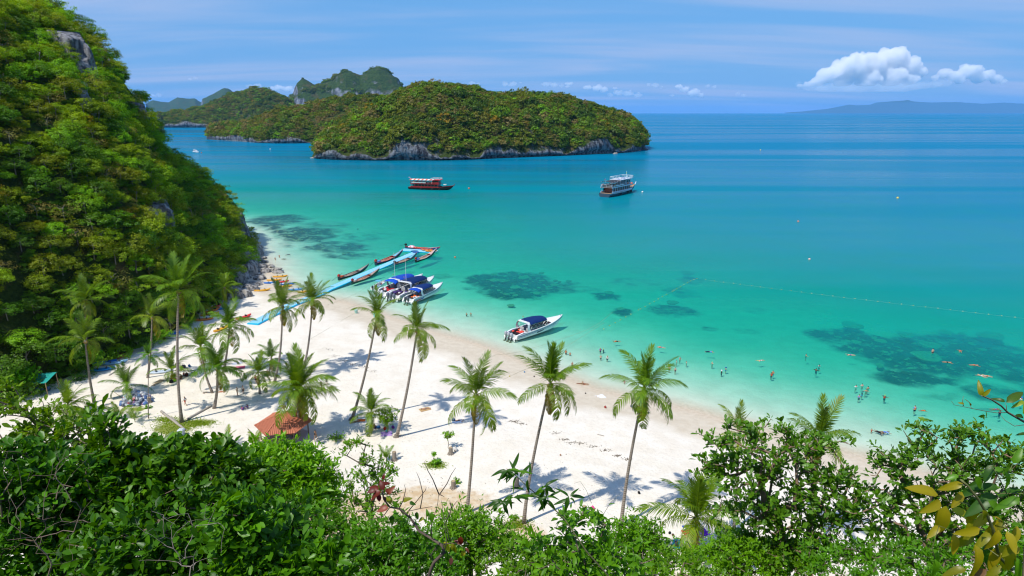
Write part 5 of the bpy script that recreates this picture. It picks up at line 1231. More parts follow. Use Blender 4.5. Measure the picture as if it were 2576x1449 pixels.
def longtail(label, stern, bow, hull, lining, deck, rail, engine=(.55, .03, .02), load=None, zs=0.0):
    a, b = gr(*stern, .5), gr(*bow, 1.5); L = float(np.hypot(*(b - a)[:2])); c = (a + b) / 2
    t = thing('longtail_boat', label, 'boat', (c[0], c[1], 0), heading(a, b)); s_ = L / 12.0; t.scale = (s_, s_, s_); L = 12.0
    R_ = hull_rows(L, 1.75, 20, (.55, .05, .85), .28, 1.5, .42, .55, .78, .30)
    shell(R_, 'hull', PAINT, t, hull); inner(R_, 'hull_lining', PAINT, t, .02, 1, 15, .9, lining); rim(R_, 'gunwale', PAINT, t, 0, 19, .9, rail)
    dk = MB(); q = [[(R_[i][0][0], R_[i][0][1] * .88, R_[i][0][2] - .02), (R_[i][0][0], 0, R_[i][0][2] + .05), (R_[i][4][0], R_[i][4][1] * .88, R_[i][4][2] - .02)] for i in range(13, 20)]; dk.grid(q); dk.poly([(x, y, z - .0) for x, y, z in q[0]]); part(dk, 'foredeck', PAINT, t, deck)
    for k in range(7):
        i = 3 + k * 1.35; x = np.interp(i, range(20), [r[0][0] for r in R_]); w = np.interp(i, range(20), [r[0][1] for r in R_]) * .88; z = np.interp(i, range(20), [r[0][2] for r in R_]) - .12
        part(MB().box((x, 0, z), (.2, 2 * w, .05)), 'thwart', PAINT, t, (.70, .55, .40))
    for i in (4, 6, 8, 10, 12):
        x, w, z = R_[i][0]; part(MB().tube([(x, w * .9, z - .05), (x, w * .74, .06), (x, 0, .05), (x, -w * .74, .06), (x, -w * .9, z - .05)], .035, 5), 'rib', PAINT, t, lining)
    bp = R_[-1][0]; part(MB().tube([(bp[0] - .25, 0, bp[2] - .5), (bp[0] + .05, 0, bp[2]), (bp[0] + .18, 0, bp[2] + .22)], [.10, .09, .05], 6), 'bow_post', PAINT, t, rail)
    e = part(MB().box((-L / 2 + .15, 0, 1.05), (.7, .42, .42)).box((-L / 2 + .15, 0, 1.32), (.42, .34, .16), top=.7), 'engine', PAINT, t, engine)
    part(MB().tube([(-L / 2 + .1, 0, .45), (-L / 2 + .1, 0, .9)], .07, 6).box((-L / 2 + .1, 0, .62), (.3, .5, .1)), 'engine_mount', BLACK, e)
    part(MB().tube([(-L / 2 - .15, 0, 1.0), (-L / 2 - 2.6, .1, .25)], .035, 5), 'tail_shaft', BLACK, e)
    part(MB().tube([(-L / 2 + .5, 0, 1.1), (-L / 2 + 1.5, 0, 1.35)], .025, 5), 'tiller', BLACK, e)
    part(MB().box((-L / 2 + 1.5, .1, .5), (.7, .7, .5)), 'storage_box', PAINT, t, load or (.05, .16, .5))
    return t
RED, GRY, CY, WHT, BLUE = (.62, .07, .035), (.40, .36, .30), (.16, .55, .66), (.75, .74, .70), (.03, .12, .42)
longtail('red longtail boat lying across the pier head under a parasol', (1020, 620), (1102, 622), (.04, .08, .24), RED, (.55, .62, .70), RED, (.02, .02, .02))
longtail('black and white longtail boat moored at the seaward corner of the pier head', (1046, 656), (1095, 628), (.02, .022, .03), (.55, .24, .16), (.70, .42, .38), WHT)
longtail('red longtail boat with a pale blue foredeck on the landward side of the pier', (945, 663), (1010, 632), (.03, .05, .12), RED, CY, RED, (.55, .03, .02), (.1, .3, .7))
longtail('brown longtail boat with a pale blue foredeck tucked under the pier head', (992, 664), (1046, 637), (.10, .16, .26), (.40, .27, .20), CY, (.45, .16, .12), (.03, .03, .03), (.15, .09, .07))
longtail('weathered grey longtail boat on the landward side of the pier, nearest the beach', (852, 700), (924, 667), (.02, .04, .05), (.33, .24, .20), (.40, .36, .29), (.20, .17, .14), (.62, .03, .02), (.6, .12, .04))
longtail('dark longtail boat with a red bow on the seaward side, nearest the beach', (886, 710), (951, 677), (.02, .06, .05), (.55, .16, .10), (.45, .35, .29), (.50, .20, .13), (.45, .03, .03), (.62, .64, .66))

def outboard(t, x, y, cowl, lean=0.35):
    m = MB(); m.tube([(x + .05, y, .62), (x - .05, y, .95), (x - .12, y, 1.28), (x - .12, y, 1.45)], [.21, .27, .24, .10], 8, flat=1.25)
    o = part(m, 'outboard_motor', PLASTIC, t, cowl, True)
    part(MB().tube([(x + .06, y, .66), (x - .18, y, .1), (x - .38, y, -.35)], [.13, .10, .07], 6), 'motor_leg', BLACK, o)
    part(MB().box((x - .45, y, -.3), (.08, .42, .42)).box((x - .4, y, -.1), (.5, .3, .04)), 'propeller', plain('bronze', (.35, .27, .14), .4, .2, 5, metal=.6), o)
def speedboat(label, stern, bow, canopy, interior, motors, cowl, stripe, top=(.30, .70), second=False, antenna=False, gear=(.75, .06, .04), L_min=0, beam=3.3, decal=None):
    a, b = gr(*stern, .4), gr(*bow, 1.75); L = max(float(np.hypot(*(b - a)[:2])), L_min); c = (a + b) / 2
    t = thing('speedboat', label, 'boat', (c[0], c[1], 0), heading(a, b)); s_ = L / 11.6; t.scale = (s_, s_, s_); L = 11.6
    R_ = hull_rows(L, beam, 22, (.85, .75, 1.1), .45, 2.9, .88, .7, .88, .42)
    shell(R_, 'hull', WHITE, t); X = [r[0][0] for r in R_]; W = [r[0][1] for r in R_]; Z = [r[0][2] for r in R_]
    f = lambda x: (np.interp(x, X, W), np.interp(x, X, Z))
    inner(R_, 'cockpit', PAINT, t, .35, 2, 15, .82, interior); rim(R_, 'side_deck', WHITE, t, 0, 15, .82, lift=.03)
    fd = MB(); q = [[(X[i], W[i] * 1.0, Z[i] + .03), (X[i], W[i] * .5, Z[i] + .13), (X[i], 0, Z[i] + .16), (X[i], -W[i] * .5, Z[i] + .13), (X[i], -W[i], Z[i] + .03)] for i in range(15, 22)]; fd.grid(q); fd.poly(list(q[0])); part(fd, 'foredeck', WHITE, t, None, True)
    sp = MB()
    for sg in (1, -1):
        sp.grid([[(X[i], sg * (W[i] + .012), Z[i] - .16), (X[i], sg * (W[i] * .985 + .012), Z[i] - .28)] for i in range(0, 22)])
        sp.grid([[(X[i], sg * (W[i] * .965 + .012), Z[i] - .42), (X[i], sg * (W[i] * .955 + .012), Z[i] - .48)] for i in range(0, 18)])
    part(sp, 'hull_stripe', PAINT, t, stripe)
    if decal:
        for col, i0, i1 in decal:
            d = MB()
            for sg in (1, -1): d.grid([[(X[i], sg * (W[i] * .95 + .014), Z[i] - .42), (X[i] - .2, sg * (W[i] * .90 + .014), Z[i] - .72)] for i in range(i0, i1 + 1)])
            part(d, 'hull_decal', PAINT, t, col)
    # stern quarters sweep up and carry the arch
    for sg in (1, -1):
        w = W[0]; q = MB().grid([[(X[0] - .75, sg * w * .94, -.1), (X[0] - .75, sg * w * .62, -.1)], [(X[0] - .8, sg * w * .96, .35), (X[0] - .8, sg * w * .70, .35)], [(X[0] - .2, sg * w * 1.0, .95), (X[0] - .2, sg * w * .78, .95)], [(X[2], sg * W[2] * 1.0, 1.15), (X[2], sg * W[2] * .82, 1.15)], [(X[4], sg * W[4], Z[4] + .1), (X[4], sg * W[4] * .82, Z[4] + .1)]])
        part(q, 'stern_quarter', WHITE, t)
    part(MB().box((X[0] - .25, 0, .12), (.9, 2 * W[0] * 1.2 * .5, .12)), 'swim_platform', WHITE, t)
    x0, x1 = X[0] + L * top[0], X[0] + L * top[1]; wc = beam / 2 * .93; hz_ = 2.55
    def roof(name, xa, xb, h0, h1, wd, col):
        q = []
        for i in range(9):
            s = i / 8; x = xa + (xb - xa) * s; h = h0 + (h1 - h0) * s + .16 * math.sin(math.pi * s) + .03 * math.sin(9 * s)
            w = wd * np.interp(s, [0, .6, 1], [1, .97, .72])
            q.append([(x, w, h - .34), (x, w * .86, h - .08), (x, w * .45, h + .06), (x, 0, h + .1), (x, -w * .45, h + .06), (x, -w * .86, h - .08), (x, -w, h - .34)])
        m = MB().grid(q); m.grid([[(x, y, z - .05) for x, y, z in reversed(r)] for r in q]); part(m, name, CANVAS, t, col, True)
    roof('canopy', x0, x1, hz_, hz_ - .12, wc, canopy)
    if second: roof('stern_awning', x0 - L * .14, x0 - .25, hz_ - .25, hz_ - .1, wc * .95, second)
    am = MB()
    for sg in (1, -1):
        am.grid([[(x0 - .5, sg * wc * .98, 1.0), (x0 + .25, sg * wc * .98, 1.0)], [(x0 - .75, sg * wc * .99, 1.7), (x0 - .25, sg * wc * .99, 1.7)], [(x0 - .55, sg * wc * .90, hz_ - .28), (x0 + .05, sg * wc * .90, hz_ - .22)], [(x0 - .55, sg * wc * .72, hz_ - .02), (x0 + .08, sg * wc * .72, hz_ + .04)]])
    am.box((x0 - .25, 0, hz_ + .0), (.62, wc * 1.46, .09)); part(am, 'radar_arch', WHITE, t)
    fr = MB(); ns = 5
    for sg in (1, -1):
        for k in range(ns):
            xa = x0 + (x1 - x0) * k / ns; xb = x0 + (x1 - x0) * (k + 1) / ns; z0_ = 1.42
            fr.tube([(xa, sg * wc * .96, z0_), (xb, sg * wc * .94, hz_ - .42)], .028, 5); fr.tube([(xb, sg * wc * .94, z0_ + .02), (xa, sg * wc * .96, hz_ - .42)], .02, 4)
        fr.tube([(x0, sg * wc * .96, 1.42), (x1, sg * wc * .92, 1.45)], .03, 5); fr.tube([(x0, sg * wc * .95, hz_ - .36), (x1, sg * wc * .8, hz_ - .48)], .03, 5)
    part(fr, 'canopy_frame', STEEL, t)
    ws = MB().grid([[(x1 + .1, wc * .88, 1.35), (x1 + .8, 0, 1.42), (x1 + .1, -wc * .88, 1.35)], [(x1 - .25, wc * .72, 2.1), (x1 + .25, 0, 2.2), (x1 - .25, -wc * .72, 2.1)]]); part(ws, 'windscreen', GLASS, t)
    for k in range(5):
        x = x0 + .4 + (x1 - x0 - .9) * k / 4
        for sg in (1, -1):
            s = part(MB().box((x, sg * .8, .75), (.55, .95, .3)), 'seat', PLASTIC, t, (.62, .62, .60)); part(MB().box((x - .28, sg * .8, 1.08), (.12, .95, .5)), 'seat_back', PLASTIC, s, (.55, .56, .58))
    for k in range(2): part(MB().box((X[15] - .9 - k * 1.0, .75 - 1.5 * k, .8), (.8, .6, .25)), 'bow_seat', PLASTIC, t, (.55, .05, .05) if gear[0] > .5 else (.1, .2, .5))
    gg = np.random.default_rng(int(abs(c[0]) * 100))
    for k in range(14):
        m = MB().ball((X[0] + .9 + gg.uniform(0, 1.5), gg.uniform(-1.0, 1.0), .75 + gg.uniform(0, .25)), .26, 6, 4, (1.2, 1, .7)); part(m, 'life_jacket', CLOTH, t, np.array(gear) * gg.uniform(.7, 1.2) if k % 5 else (.7, .7, .68), True)
    for k in range(motors): outboard(t, X[0] - .85, (k - (motors - 1) / 2) * .72, cowl)
    if antenna: part(MB().tube([(x0 + .1, 0, hz_), (x0 + .1, 0, hz_ + 5.2)], [.035, .02], 5), 'antenna', WHITE, t)
    fl = part(MB().tube([(x0 - .2, .2, hz_), (x0 - .2, .2, hz_ + .9)], .018, 4), 'flagstaff', STEEL, t); part(MB().box((x0 - .2, .2, hz_ + .85), (.16, .03, .22)), 'pennant', CLOTH, fl, (.8, .35, .03))
    part(MB().tube([(X[20], .25, Z[20] + .05), (X[20] + .2, 0, Z[20] + .35), (X[20], -.25, Z[20] + .05)], .03, 5), 'bow_rail', STEEL, t)
    return t
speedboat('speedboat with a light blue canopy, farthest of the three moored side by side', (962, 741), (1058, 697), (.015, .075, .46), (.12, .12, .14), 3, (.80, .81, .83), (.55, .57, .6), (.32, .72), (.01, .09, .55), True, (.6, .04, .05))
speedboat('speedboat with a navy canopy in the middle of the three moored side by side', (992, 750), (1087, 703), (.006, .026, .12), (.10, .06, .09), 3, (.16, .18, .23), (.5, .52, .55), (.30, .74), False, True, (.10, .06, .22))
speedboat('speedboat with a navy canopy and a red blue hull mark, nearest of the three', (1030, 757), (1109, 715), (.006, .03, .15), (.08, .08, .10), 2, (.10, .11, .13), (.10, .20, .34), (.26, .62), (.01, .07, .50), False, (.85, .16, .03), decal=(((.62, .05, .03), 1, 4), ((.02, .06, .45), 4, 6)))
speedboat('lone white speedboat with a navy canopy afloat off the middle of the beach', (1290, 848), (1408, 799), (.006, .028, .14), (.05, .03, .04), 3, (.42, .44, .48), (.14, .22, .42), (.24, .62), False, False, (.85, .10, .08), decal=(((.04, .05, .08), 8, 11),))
def small_boat():
    a, b = gr(938, 728, .2), gr(972, 705, .9); L = float(np.hypot(*(b - a)[:2])); c = (a + b) / 2
    t = thing('small_motorboat', 'small white motorboat with a pale blue awning beside the speedboats', 'boat', (c[0], c[1], 0), heading(a, b))
    R_ = hull_rows(L, 2.2, 14, (.6, .45, .6), .3, 2.0, .85, .5, .86, .42); shell(R_, 'hull', WHITE, t); inner(R_, 'cockpit', WHITE, t, .25, 1, 10, .84); rim(R_, 'side_deck', WHITE, t, 0, 13, .84)
    part(MB().box((-L * .1, 0, 2.05), (1.9, 1.7, .07)), 'awning', CANVAS, t, (.12, .45, .62))
    for x in (-.85, .85):
        for y in (-.75, .75): part(MB().tube([(-L * .1 + x, y, .4), (-L * .1 + x, y, 2.05)], .03, 5), 'awning_post', STEEL, t)
    part(MB().box((-L * .02, 0, .75), (.8, .7, .9), top=.85), 'console', WHITE, t); part(MB().box((L * .12, .2, .55), (.6, .5, .4)), 'gear_bag', CLOTH, t, (.75, .15, .04)); part(MB().box((-L * .22, -.4, .5), (.5, .5, .35)), 'cool_box', PLASTIC, t, (.05, .25, .6)); outboard(t, -L / 2 - .1, 0, (.03, .035, .04))
small_boat()

# ------------------------------------------------------------------ the floating pier
def lay_blocks(path_pts, across, z_of, sz=.5):
    V, F, cap = [], [], []
    d0 = np.array([(-.48, -.48, 0), (.48, -.48, 0), (.48, .48, 0), (-.48, .48, 0), (-.48, -.48, .62), (.48, -.48, .62), (.48, .48, .62), (-.48, .48, .62), (-.36, -.36, .72), (.36, -.36, .72), (.36, .36, .72), (-.36, .36, .72)]) * sz
    f0 = [(3, 2, 1, 0), (0, 1, 5, 4), (1, 2, 6, 5), (2, 3, 7, 6), (3, 0, 4, 7), (4, 5, 9, 8), (5, 6, 10, 9), (6, 7, 11, 10), (7, 4, 8, 11), (8, 9, 10, 11)]
    L = np.concatenate([[0], np.cumsum(np.hypot(*np.diff(path_pts, axis=0).T))]); n = int(L[-1] / sz)
    for i in range(n):
        p = np.array([np.interp((i + .5) * sz, L, path_pts[:, k]) for k in range(2)]); q = np.array([np.interp((i + .9) * sz, L, path_pts[:, k]) for k in range(2)]); d = q - p; d /= np.hypot(*d); w = np.array([-d[1], d[0]])
        for j in range(across):
            o = p + w * (j - (across - 1) / 2) * sz; zz = z_of(o); k = len(V)
            for v in d0: V.append((o[0] + d[0] * v[0] + w[0] * v[1], o[1] + d[1] * v[0] + w[1] * v[1], zz + v[2]))
            F += [tuple(a + k for a in f) for f in f0]
            if j < across - 1: e = o + w * sz * .5 + d * sz * .5; cap.append((e[0], e[1], zz + .66 * sz))
    return V, F, cap
pa, pb_, pc, pd = on_beach(636, 817), on_beach(735, 768), gr(826, 727, .1), gr(1050, 633, .1)
pier_path = np.array([pa[:2], pb_[:2], pc[:2], pd[:2]])
pier = thing('floating_pier', 'long blue floating pontoon pier from the sand to a cross head', 'pier', (pa[0], pa[1], pa[2]), 0)
zf = lambda o: max(gz(o[0], o[1]), -.16)
v1, f1, c1 = lay_blocks(pier_path, 6, zf)
hd = (gr(1097, 633, 0) - gr(1012, 628, 0))[:2]; hl, hr = gr(1010, 629, 0)[:2], gr(1098, 634, 0)[:2]
v2, f2, c2 = lay_blocks(np.array([hl, hr]), 9, zf)
def joined(name, V, F, mat, parent, off):
    me = bpy.data.meshes.new(name); me.from_pydata([tuple(np.array(v) - off) for v in V], [], F); me.validate(); me.materials.append(mat); o = link(name, me, parent); return o
BLUEPL = plain('pontoon_blue', (.0, .50, .80), .45, .12, 1.2, spec=.4); off = np.array(pa)
for nm, v, f in (('walkway', v1, f1), ('pier_head', v2, f2)): stuff(joined(nm, v, f, BLUEPL, pier, off))
capm = MB()
for c in c1 + c2: capm.add([(c[0] - off[0] +   .17 * math.cos(a), c[1] - off[1] + .17 * math.sin(a), c[2] - off[2] + h) for h in (0, .06) for a in np.arange(6) * math.pi / 3], [(6, 7, 8, 9, 10, 11)] + [(i, (i + 1) % 6, 6 + (i + 1) % 6, 6 + i) for i in range(6)])
stuff(part(capm, 'joint_pin', plain('pale_pin', (.75, .92, .94), .5, .05, 2), pier))
for u in (1072, 1084, 1062):
    p = gr(u, 630, .3); post = part(MB().tube([tuple(p - off), tuple(p - off + np.array([0, 0, 1.0]))], .06, 6), 'handrail_post', WHITE, pier)
def parasol():
    p = gr(1036, 632, .3); t = thing('parasol', 'pink and white parasol on the pier head', 'parasol', tuple(p))
    part(MB().tube([(0, 0, 0), (0, 0, 2.3)], .03, 6), 'pole', STEEL, t)
    for k in range(8):
        a0, a1 = k * math.pi / 4, (k + 1) * math.pi / 4; rows = [[(r * math.cos(a) * 1.45, r * math.sin(a) * 1.45, 2.35 - .55 * r ** 1.8) for a in (a0, (a0 + a1) / 2, a1)] for r in (0.02, .4, .75, 1.0)]
        part(MB().grid(rows), 'canopy_panel', CANVAS, t, (.80, .30, .36) if k % 2 else (.85, .80, .80), True)
    p = gr(1046, 634, .33); tag(part(MB().tube([(p[0], p[1], p[2] - .02), (p[0], p[1], p[2] + .04)], 1.3, 16), 'round_mat', PLASTIC, None, (.01, .10, .38)), 'dark blue round mat lying on the pier head', 'mat')
parasol()
KAY = {}
def kayak_mesh():
    m = MB(); rows = []
    for i in range(15):
        s = i / 14; x = -2.0 + 4 * s; w = .40 * max(.02, math.sin(math.pi * s)) ** .6; h = .30 + .16 * abs(2 * s - 1) ** 2.5; k = .16 * abs(2 * s - 1) ** 3
        d = .10 if .22 < s < .42 or .55 < s < .75 else 0
        rows.append([(x, w, h - .06), (x, w * .75, k + .03), (x, 0, k), (x, -w * .75, k + .03), (x, -w, h - .06), (x, -w * .72, h), (x, -w * .4, h - d), (x, 0, h - d), (x, w * .4, h - d), (x, w * .72, h)])
    m.grid(rows, closed=True); m.poly(list(reversed(rows[0]))); m.poly(rows[-1]); return m.mesh('kayak_hull', PLASTIC, True)
KAYAK_ME = kayak_mesh(); SEAT_ME = MB().box((-.7, 0, .34), (.12, .5, .34)).mesh('seat', BLACK)
def kayak(label, u, v, an, col, z=None, up=0.0, k=1.0):
    p = on_beach(u, v) if z is None else gr(u, v, z)
    t = thing('kayak', label, 'kayak', (p[0], p[1], p[2] + up), R(an)); t.scale = (k * 1.15, k * 1.6, k * 1.4)
    h = link('kayak_hull', KAYAK_ME, t); h.color = (*col, 1)
    s = link('seat', SEAT_ME, t); s2 = link('seat', SEAT_ME, t); s2.location = (1.35, 0, 0)
YK, RK, BK, OK_, LB = (.85, .42, .02), (.72, .04, .03), (.01, .17, .62), (.80, .22, .03), (.30, .55, .80)
for a in (('yellow kayak at the water edge, farthest of the row by the rocks', 705, 697, 20, YK), ('yellow kayak second from the water in the row by the rocks', 690, 706, 16, YK), ('blue kayak between two yellow ones by the rocks', 683, 713, 22, BK), ('red kayak on top of the row by the rocks', 708, 711, 30, RK),
          ('white kayak under the red one by the rocks', 702, 716, 10, (.7, .72, .75)), ('blue kayak beside the red one by the rocks', 724, 716, 20, BK), ('yellow kayak in front of the white one by the rocks', 716, 722, 25, YK), ('light blue kayak lying before the rows by the rocks', 745, 730, 25, (.10, .35, .75)), ('yellow kayak half behind the pier palm fronds', 768, 735, 40, YK),
          ('lone yellow kayak beside the square boulder', 660, 732, 25, YK), ('red kayak lying alone on the sand near the pier end', 613, 800, 60, RK),
          ('red kayak on the pile behind the upright palm', 545, 772, 75, RK), ('orange kayak in the pile behind the upright palm', 535, 783, 65, OK_), ('yellow kayak in the pile behind the upright palm', 528, 793, 40, YK), ('white kayak in the pile behind the upright palm', 520, 799, 30, (.72, .72, .70)), ('blue kayak at the back of the pile behind the upright palm', 560, 778, 20, BK),
          ('yellow kayak leaning by the upright palm trunk', 556, 830, 70, YK), ('orange kayak at the low end of the pile behind the palm', 512, 806, 20, OK_),
          ('blue kayak under the trees beyond the tall palm', 425, 842, 20, BK), ('white kayak beside the blue one under the trees', 438, 850, 15, (.72, .72, .74)), ('dark red kayak in the shade under the trees', 305, 893, 30, (.30, .05, .04)), ('blue kayak beached by the headland foot, farther of two', 262, 915, 30, BK), ('bright blue kayak beached by the headland foot, nearer of two', 258, 932, 24, (.01, .28, .75)),
          ('pale blue kayak between the two blue ones', 290, 915, 28, LB), ('orange kayak in shade behind the blue pair', 290, 903, 40, (.45, .16, .04)), ('pale kayak on open sand by the small bushy palm', 405, 938, 22, (.62, .72, .85))): kayak(*a)
kayak('orange kayak lying on the pier head, nearer the parasol', 1074, 630, 0, (.80, .16, .03), .25); kayak('red and yellow kayak at the end of the pier head', 1084, 633, 5, (.85, .35, .03), .25)

# ------------------------------------------------------------------ tour boats
def rails(m, pts, h, r=.04, every=2.2):
    for a, b in zip(pts[:-1], pts[1:]):
        a, b = np.array(a, float), np.array(b, float); n = max(1, int(np.linalg.norm(b - a) / every))
        for i in range(n + 1): p = a + (b - a) * i / n; m.tube([p, p + [0, 0, h]], r, 4)
        m.tube([a + [0, 0, h], b + [0, 0, h]], r, 4); m.tube([a + [0, 0, h * .5], b + [0, 0, h * .5]], r * .8, 4)
    return m
def tour_boat(label, stern, bow, hull, band, upper, roof_kind):
    a, b = gr(*stern, 0), gr(*bow, 1.5); L = float(np.hypot(*(b - a)[:2])); c = (a + b) / 2
    t = thing('tour_boat', label, 'boat', (c[0], c[1], 0), heading(a, b)); s_ = L / 24.0; t.scale = (s_, s_, s_ * .88); L = 24.0; bm = 5.2
    R_ = hull_rows(L, bm, 20, (1.5, 1.1, 2.4), .7, 2.2, .84, 1.2, .85, .4); shell(R_, 'hull', PAINT, t, hull); X = [r[0][0] for r in R_]; W = [r[0][1] for r in R_]; Z = [r[0][2] for r in R_]
    m = MB()
    for sg in (1, -1): m.grid([[(X[i], sg * (W[i] + .05), Z[i]), (X[i], sg * (W[i] * .98 + .05), Z[i] - .28)] for i in range(20)])
    part(m, 'rubbing_strake', PAINT, t, band)
    dk = MB().grid([[(X[i], W[i], Z[i] - .15), (X[i], -W[i], Z[i] - .15)] for i in range(20)]); part(dk, 'main_deck', WOOD, t)
    w = bm / 2 * .86; x0, x1 = X[0] + L * .06, X[0] + L * .74; z0_, z1, z2 = 1.3, 3.7, 6.1
    part(MB().box(((x0 + x1) / 2 + L * .03, 0, 2.4), ((x1 - x0) * .82, w * 1.55, 2.1)), 'cabin', PAINT, t, (.10, .08, .08) if roof_kind == 'stripe' else (.35, .12, .09))
    n = 9
    for sg in (1, -1):
        for k in range(n):
            x = x0 + L * .03 + (x1 - x0) * .9 * k / (n - 1); part(MB().box((x, sg * w * .98, 2.45), (.18, .14, 2.5)), 'post', PAINT, t, upper)
            if k < n - 1: part(MB().box((x + (x1 - x0) * .45 / (n - 1), sg * (w * .775 + .02), 2.65), ((x1 - x0) * .62 / (n - 1), .06, .95)), 'window', GLASS, t)
        part(MB().box(((x0 + x1) / 2, sg * w * 1.0, 1.75), ((x1 - x0), .1, .55)), 'bulwark', PAINT, t, band)
        part(MB().box(((x0 + x1) / 2, sg * (w * 1.02), 3.62), ((x1 - x0) * 1.02, .14, .34)), 'deck_edge', PAINT, t, band)
        part(MB().box((x0 + (x1 - x0) * .3, sg * (w * 1.06), 4.25), ((x1 - x0) * .5, .1, .34)), 'life_raft_rack', PAINT, t, (.80, .80, .78))
    part(MB().box(((x0 + x1) / 2, 0, 3.62), ((x1 - x0), 2 * w, .16)), 'upper_deck', PAINT, t, (.30, .27, .25))
    ra = rails(MB(), [(x1, -w, 3.7), (x0, -w, 3.7), (x0, w, 3.7), (x1, w, 3.7)], 1.0, .05, 1.6); part(ra, 'railing', PAINT, t, upper)
    wx = x0 + (x1 - x0) * .86
    part(MB().box((wx, 0, 4.75), (L * .15, w * 1.5, 2.1)), 'wheelhouse', PAINT, t, band if roof_kind == 'stripe' else (.45, .50, .55))
    for sg in (1, -1): part(MB().box((wx, sg * (w * .75 + .02), 5.05), (L * .12, .06, .8)), 'window', GLASS, t)
    part(MB().box((wx + L * .076, 0, 5.05), (.06, w * 1.2, .8)), 'window', GLASS, t)
    for k in range(7):
        x = x0 + (wx - x0) * k / 6.5
        for sg in (1, -1): part(MB().tube([(x, sg * w * .95, 3.7), (x, sg * w * .95, z2 - .15)], .07, 5), 'roof_post', PAINT, t, upper)
    for k in range(6):
        part(MB().box((x0 + 1 + (wx - x0 - 2.5) * k / 5, 0, 4.1), (.5, w * 1.3, .5)), 'bench', WOOD, t)
    xr = x0 - .5
    if roof_kind == 'stripe':
        nn = 12; xe = wx - L * .04
        for k in range(nn):
            xa, xb = xr + (xe - xr) * k / nn, xr + (xe - xr) * (k + 1) / nn
            part(MB().grid([[(x, w * 1.05, z2 - .35), (x, w * .6, z2 + .05), (x, 0, z2 + .18), (x, -w * .6, z2 + .05), (x, -w * 1.05, z2 - .35)] for x in (xa, xb)]), 'awning_panel', CANVAS, t, (.80, .78, .74) if k % 2 else (.72, .16, .08))
        part(MB().box((wx + L * .01, 0, z2 - .1), (L * .22, w * 2.0, .18)), 'wheelhouse_roof', PAINT, t, (.70, .04, .04))
        part(rails(MB(), [(wx - L * .1, -w * .9, z2), (wx + L * .11, -w * .9, z2), (wx + L * .11, w * .9, z2), (wx - L * .1, w * .9, z2), (wx - L * .1, -w * .9, z2)], .9, .06), 'roof_railing', WHITE, t)
        part(MB().box((X[16] - .4, .4, 3.2), (1.6, 1.0, .5)), 'inflatable_raft', PAINT, t, (.8, .8, .76))
    else:
        part(MB().grid([[(x, w * 1.05, z2 - .5), (x, w * .6, z2 - .1), (x, 0, z2), (x, -w * .6, z2 - .1), (x, -w * 1.05, z2 - .5)] for x in np.linspace(xr, x0 + (x1 - x0) * .42, 5)]), 'awning', CANVAS, t, (.05, .055, .065))
        part(MB().box((x0 + (x1 - x0) * .72, 0, z2), ((x1 - x0) * .62, w * 2.0, .2)), 'sun_deck', PAINT, t, (.68, .72, .78))
        for k in range(4): part(MB().box((x0 + (x1 - x0) * (.52 + .12 * k), w * (.3 if k % 2 else -.3), z2 + .12), (1.6, 1.0, .06)), 'sun_pad', PAINT, t, (.06, .12, .34))
        xa, xb = x0 + (x1 - x0) * .42, x0 + (x1 - x0) * 1.03
        part(rails(MB(), [(xa, -w, z2 + .1), (xb, -w, z2 + .1), (xb, w, z2 + .1), (xa, w, z2 + .1), (xa, -w, z2 + .1)], 1.0, .06), 'roof_railing', WHITE, t)
        part(MB().tube([(xb - 1, 0, z2), (xb - 1, 0, z2 + 2.8)], .1, 5), 'mast', PAINT, t, (.4, .7, .75)); part(MB().box((xb - 1, 0, z2 + 2.1), (.3, .1, .5)), 'mast_flag', CLOTH, t, (.75, .72, .05))
        part(MB().ball((X[18] + .6, 1.0, 3.0), .55, 8, 6), 'fender_ball', PAINT, t, (.75, .15, .05))
    for x, y, cc in ((x0 + 2, w + .12, (.75, .15, .04)), (x1 - 3, w + .12, (.75, .15, .04)), (x0 + 2, -w - .12, (.8, .4, .1)), (x1 - 4, -w - .12, (.75, .15, .04))):
        ring = [(x + .38 * math.cos(q), y, 4.4 + .38 * math.sin(q)) for q in np.arange(13) * math.pi / 6]; part(MB().tube(ring, .10, 5), 'lifebuoy', PLASTIC, t, cc)
    for x in (X[6], X[11], X[14]):
        for sg in (1, -1): ring = [(x + .42 * math.cos(q), sg * (np.interp(x, X, W) + .12), .75 + .42 * math.sin(q)) for q in np.arange(13) * math.pi / 6]; part(MB().tube(ring, .14, 5), 'tyre_fender', BLACK, t)
    fs = part(MB().tube([(x0 - .6, 0, z2 - .6), (x0 - 1.1, 0, z2 + 1.2)], .05, 5), 'flagstaff', WHITE, t); part(MB().box((x0 - 1.45, 0, z2 + .9), (.75, .04, .5)), 'flag', CLOTH, fs, (.65, .35, .5))
    part(MB().tube([(X[19] - .3, 0, Z[19] - .4), (X[19] + .2, 0, Z[19] + .1), (X[19] + .7, 0, Z[19] + .9)], [.25, .2, .1], 6), 'bow_post', PAINT, t, band)
    return t
tour_boat('red and black tour boat with a striped awning anchored before the island', (1031, 475), (1136, 473), (.02, .012, .012), (.34, .02, .022), (.24, .04, .04), 'stripe')
tour_boat('blue and white double-deck tour boat with a sun deck anchored in the bay', (1520, 496), (1594, 474), (.05, .09, .13), (.62, .70, .78), (.55, .62, .70), 'deck')
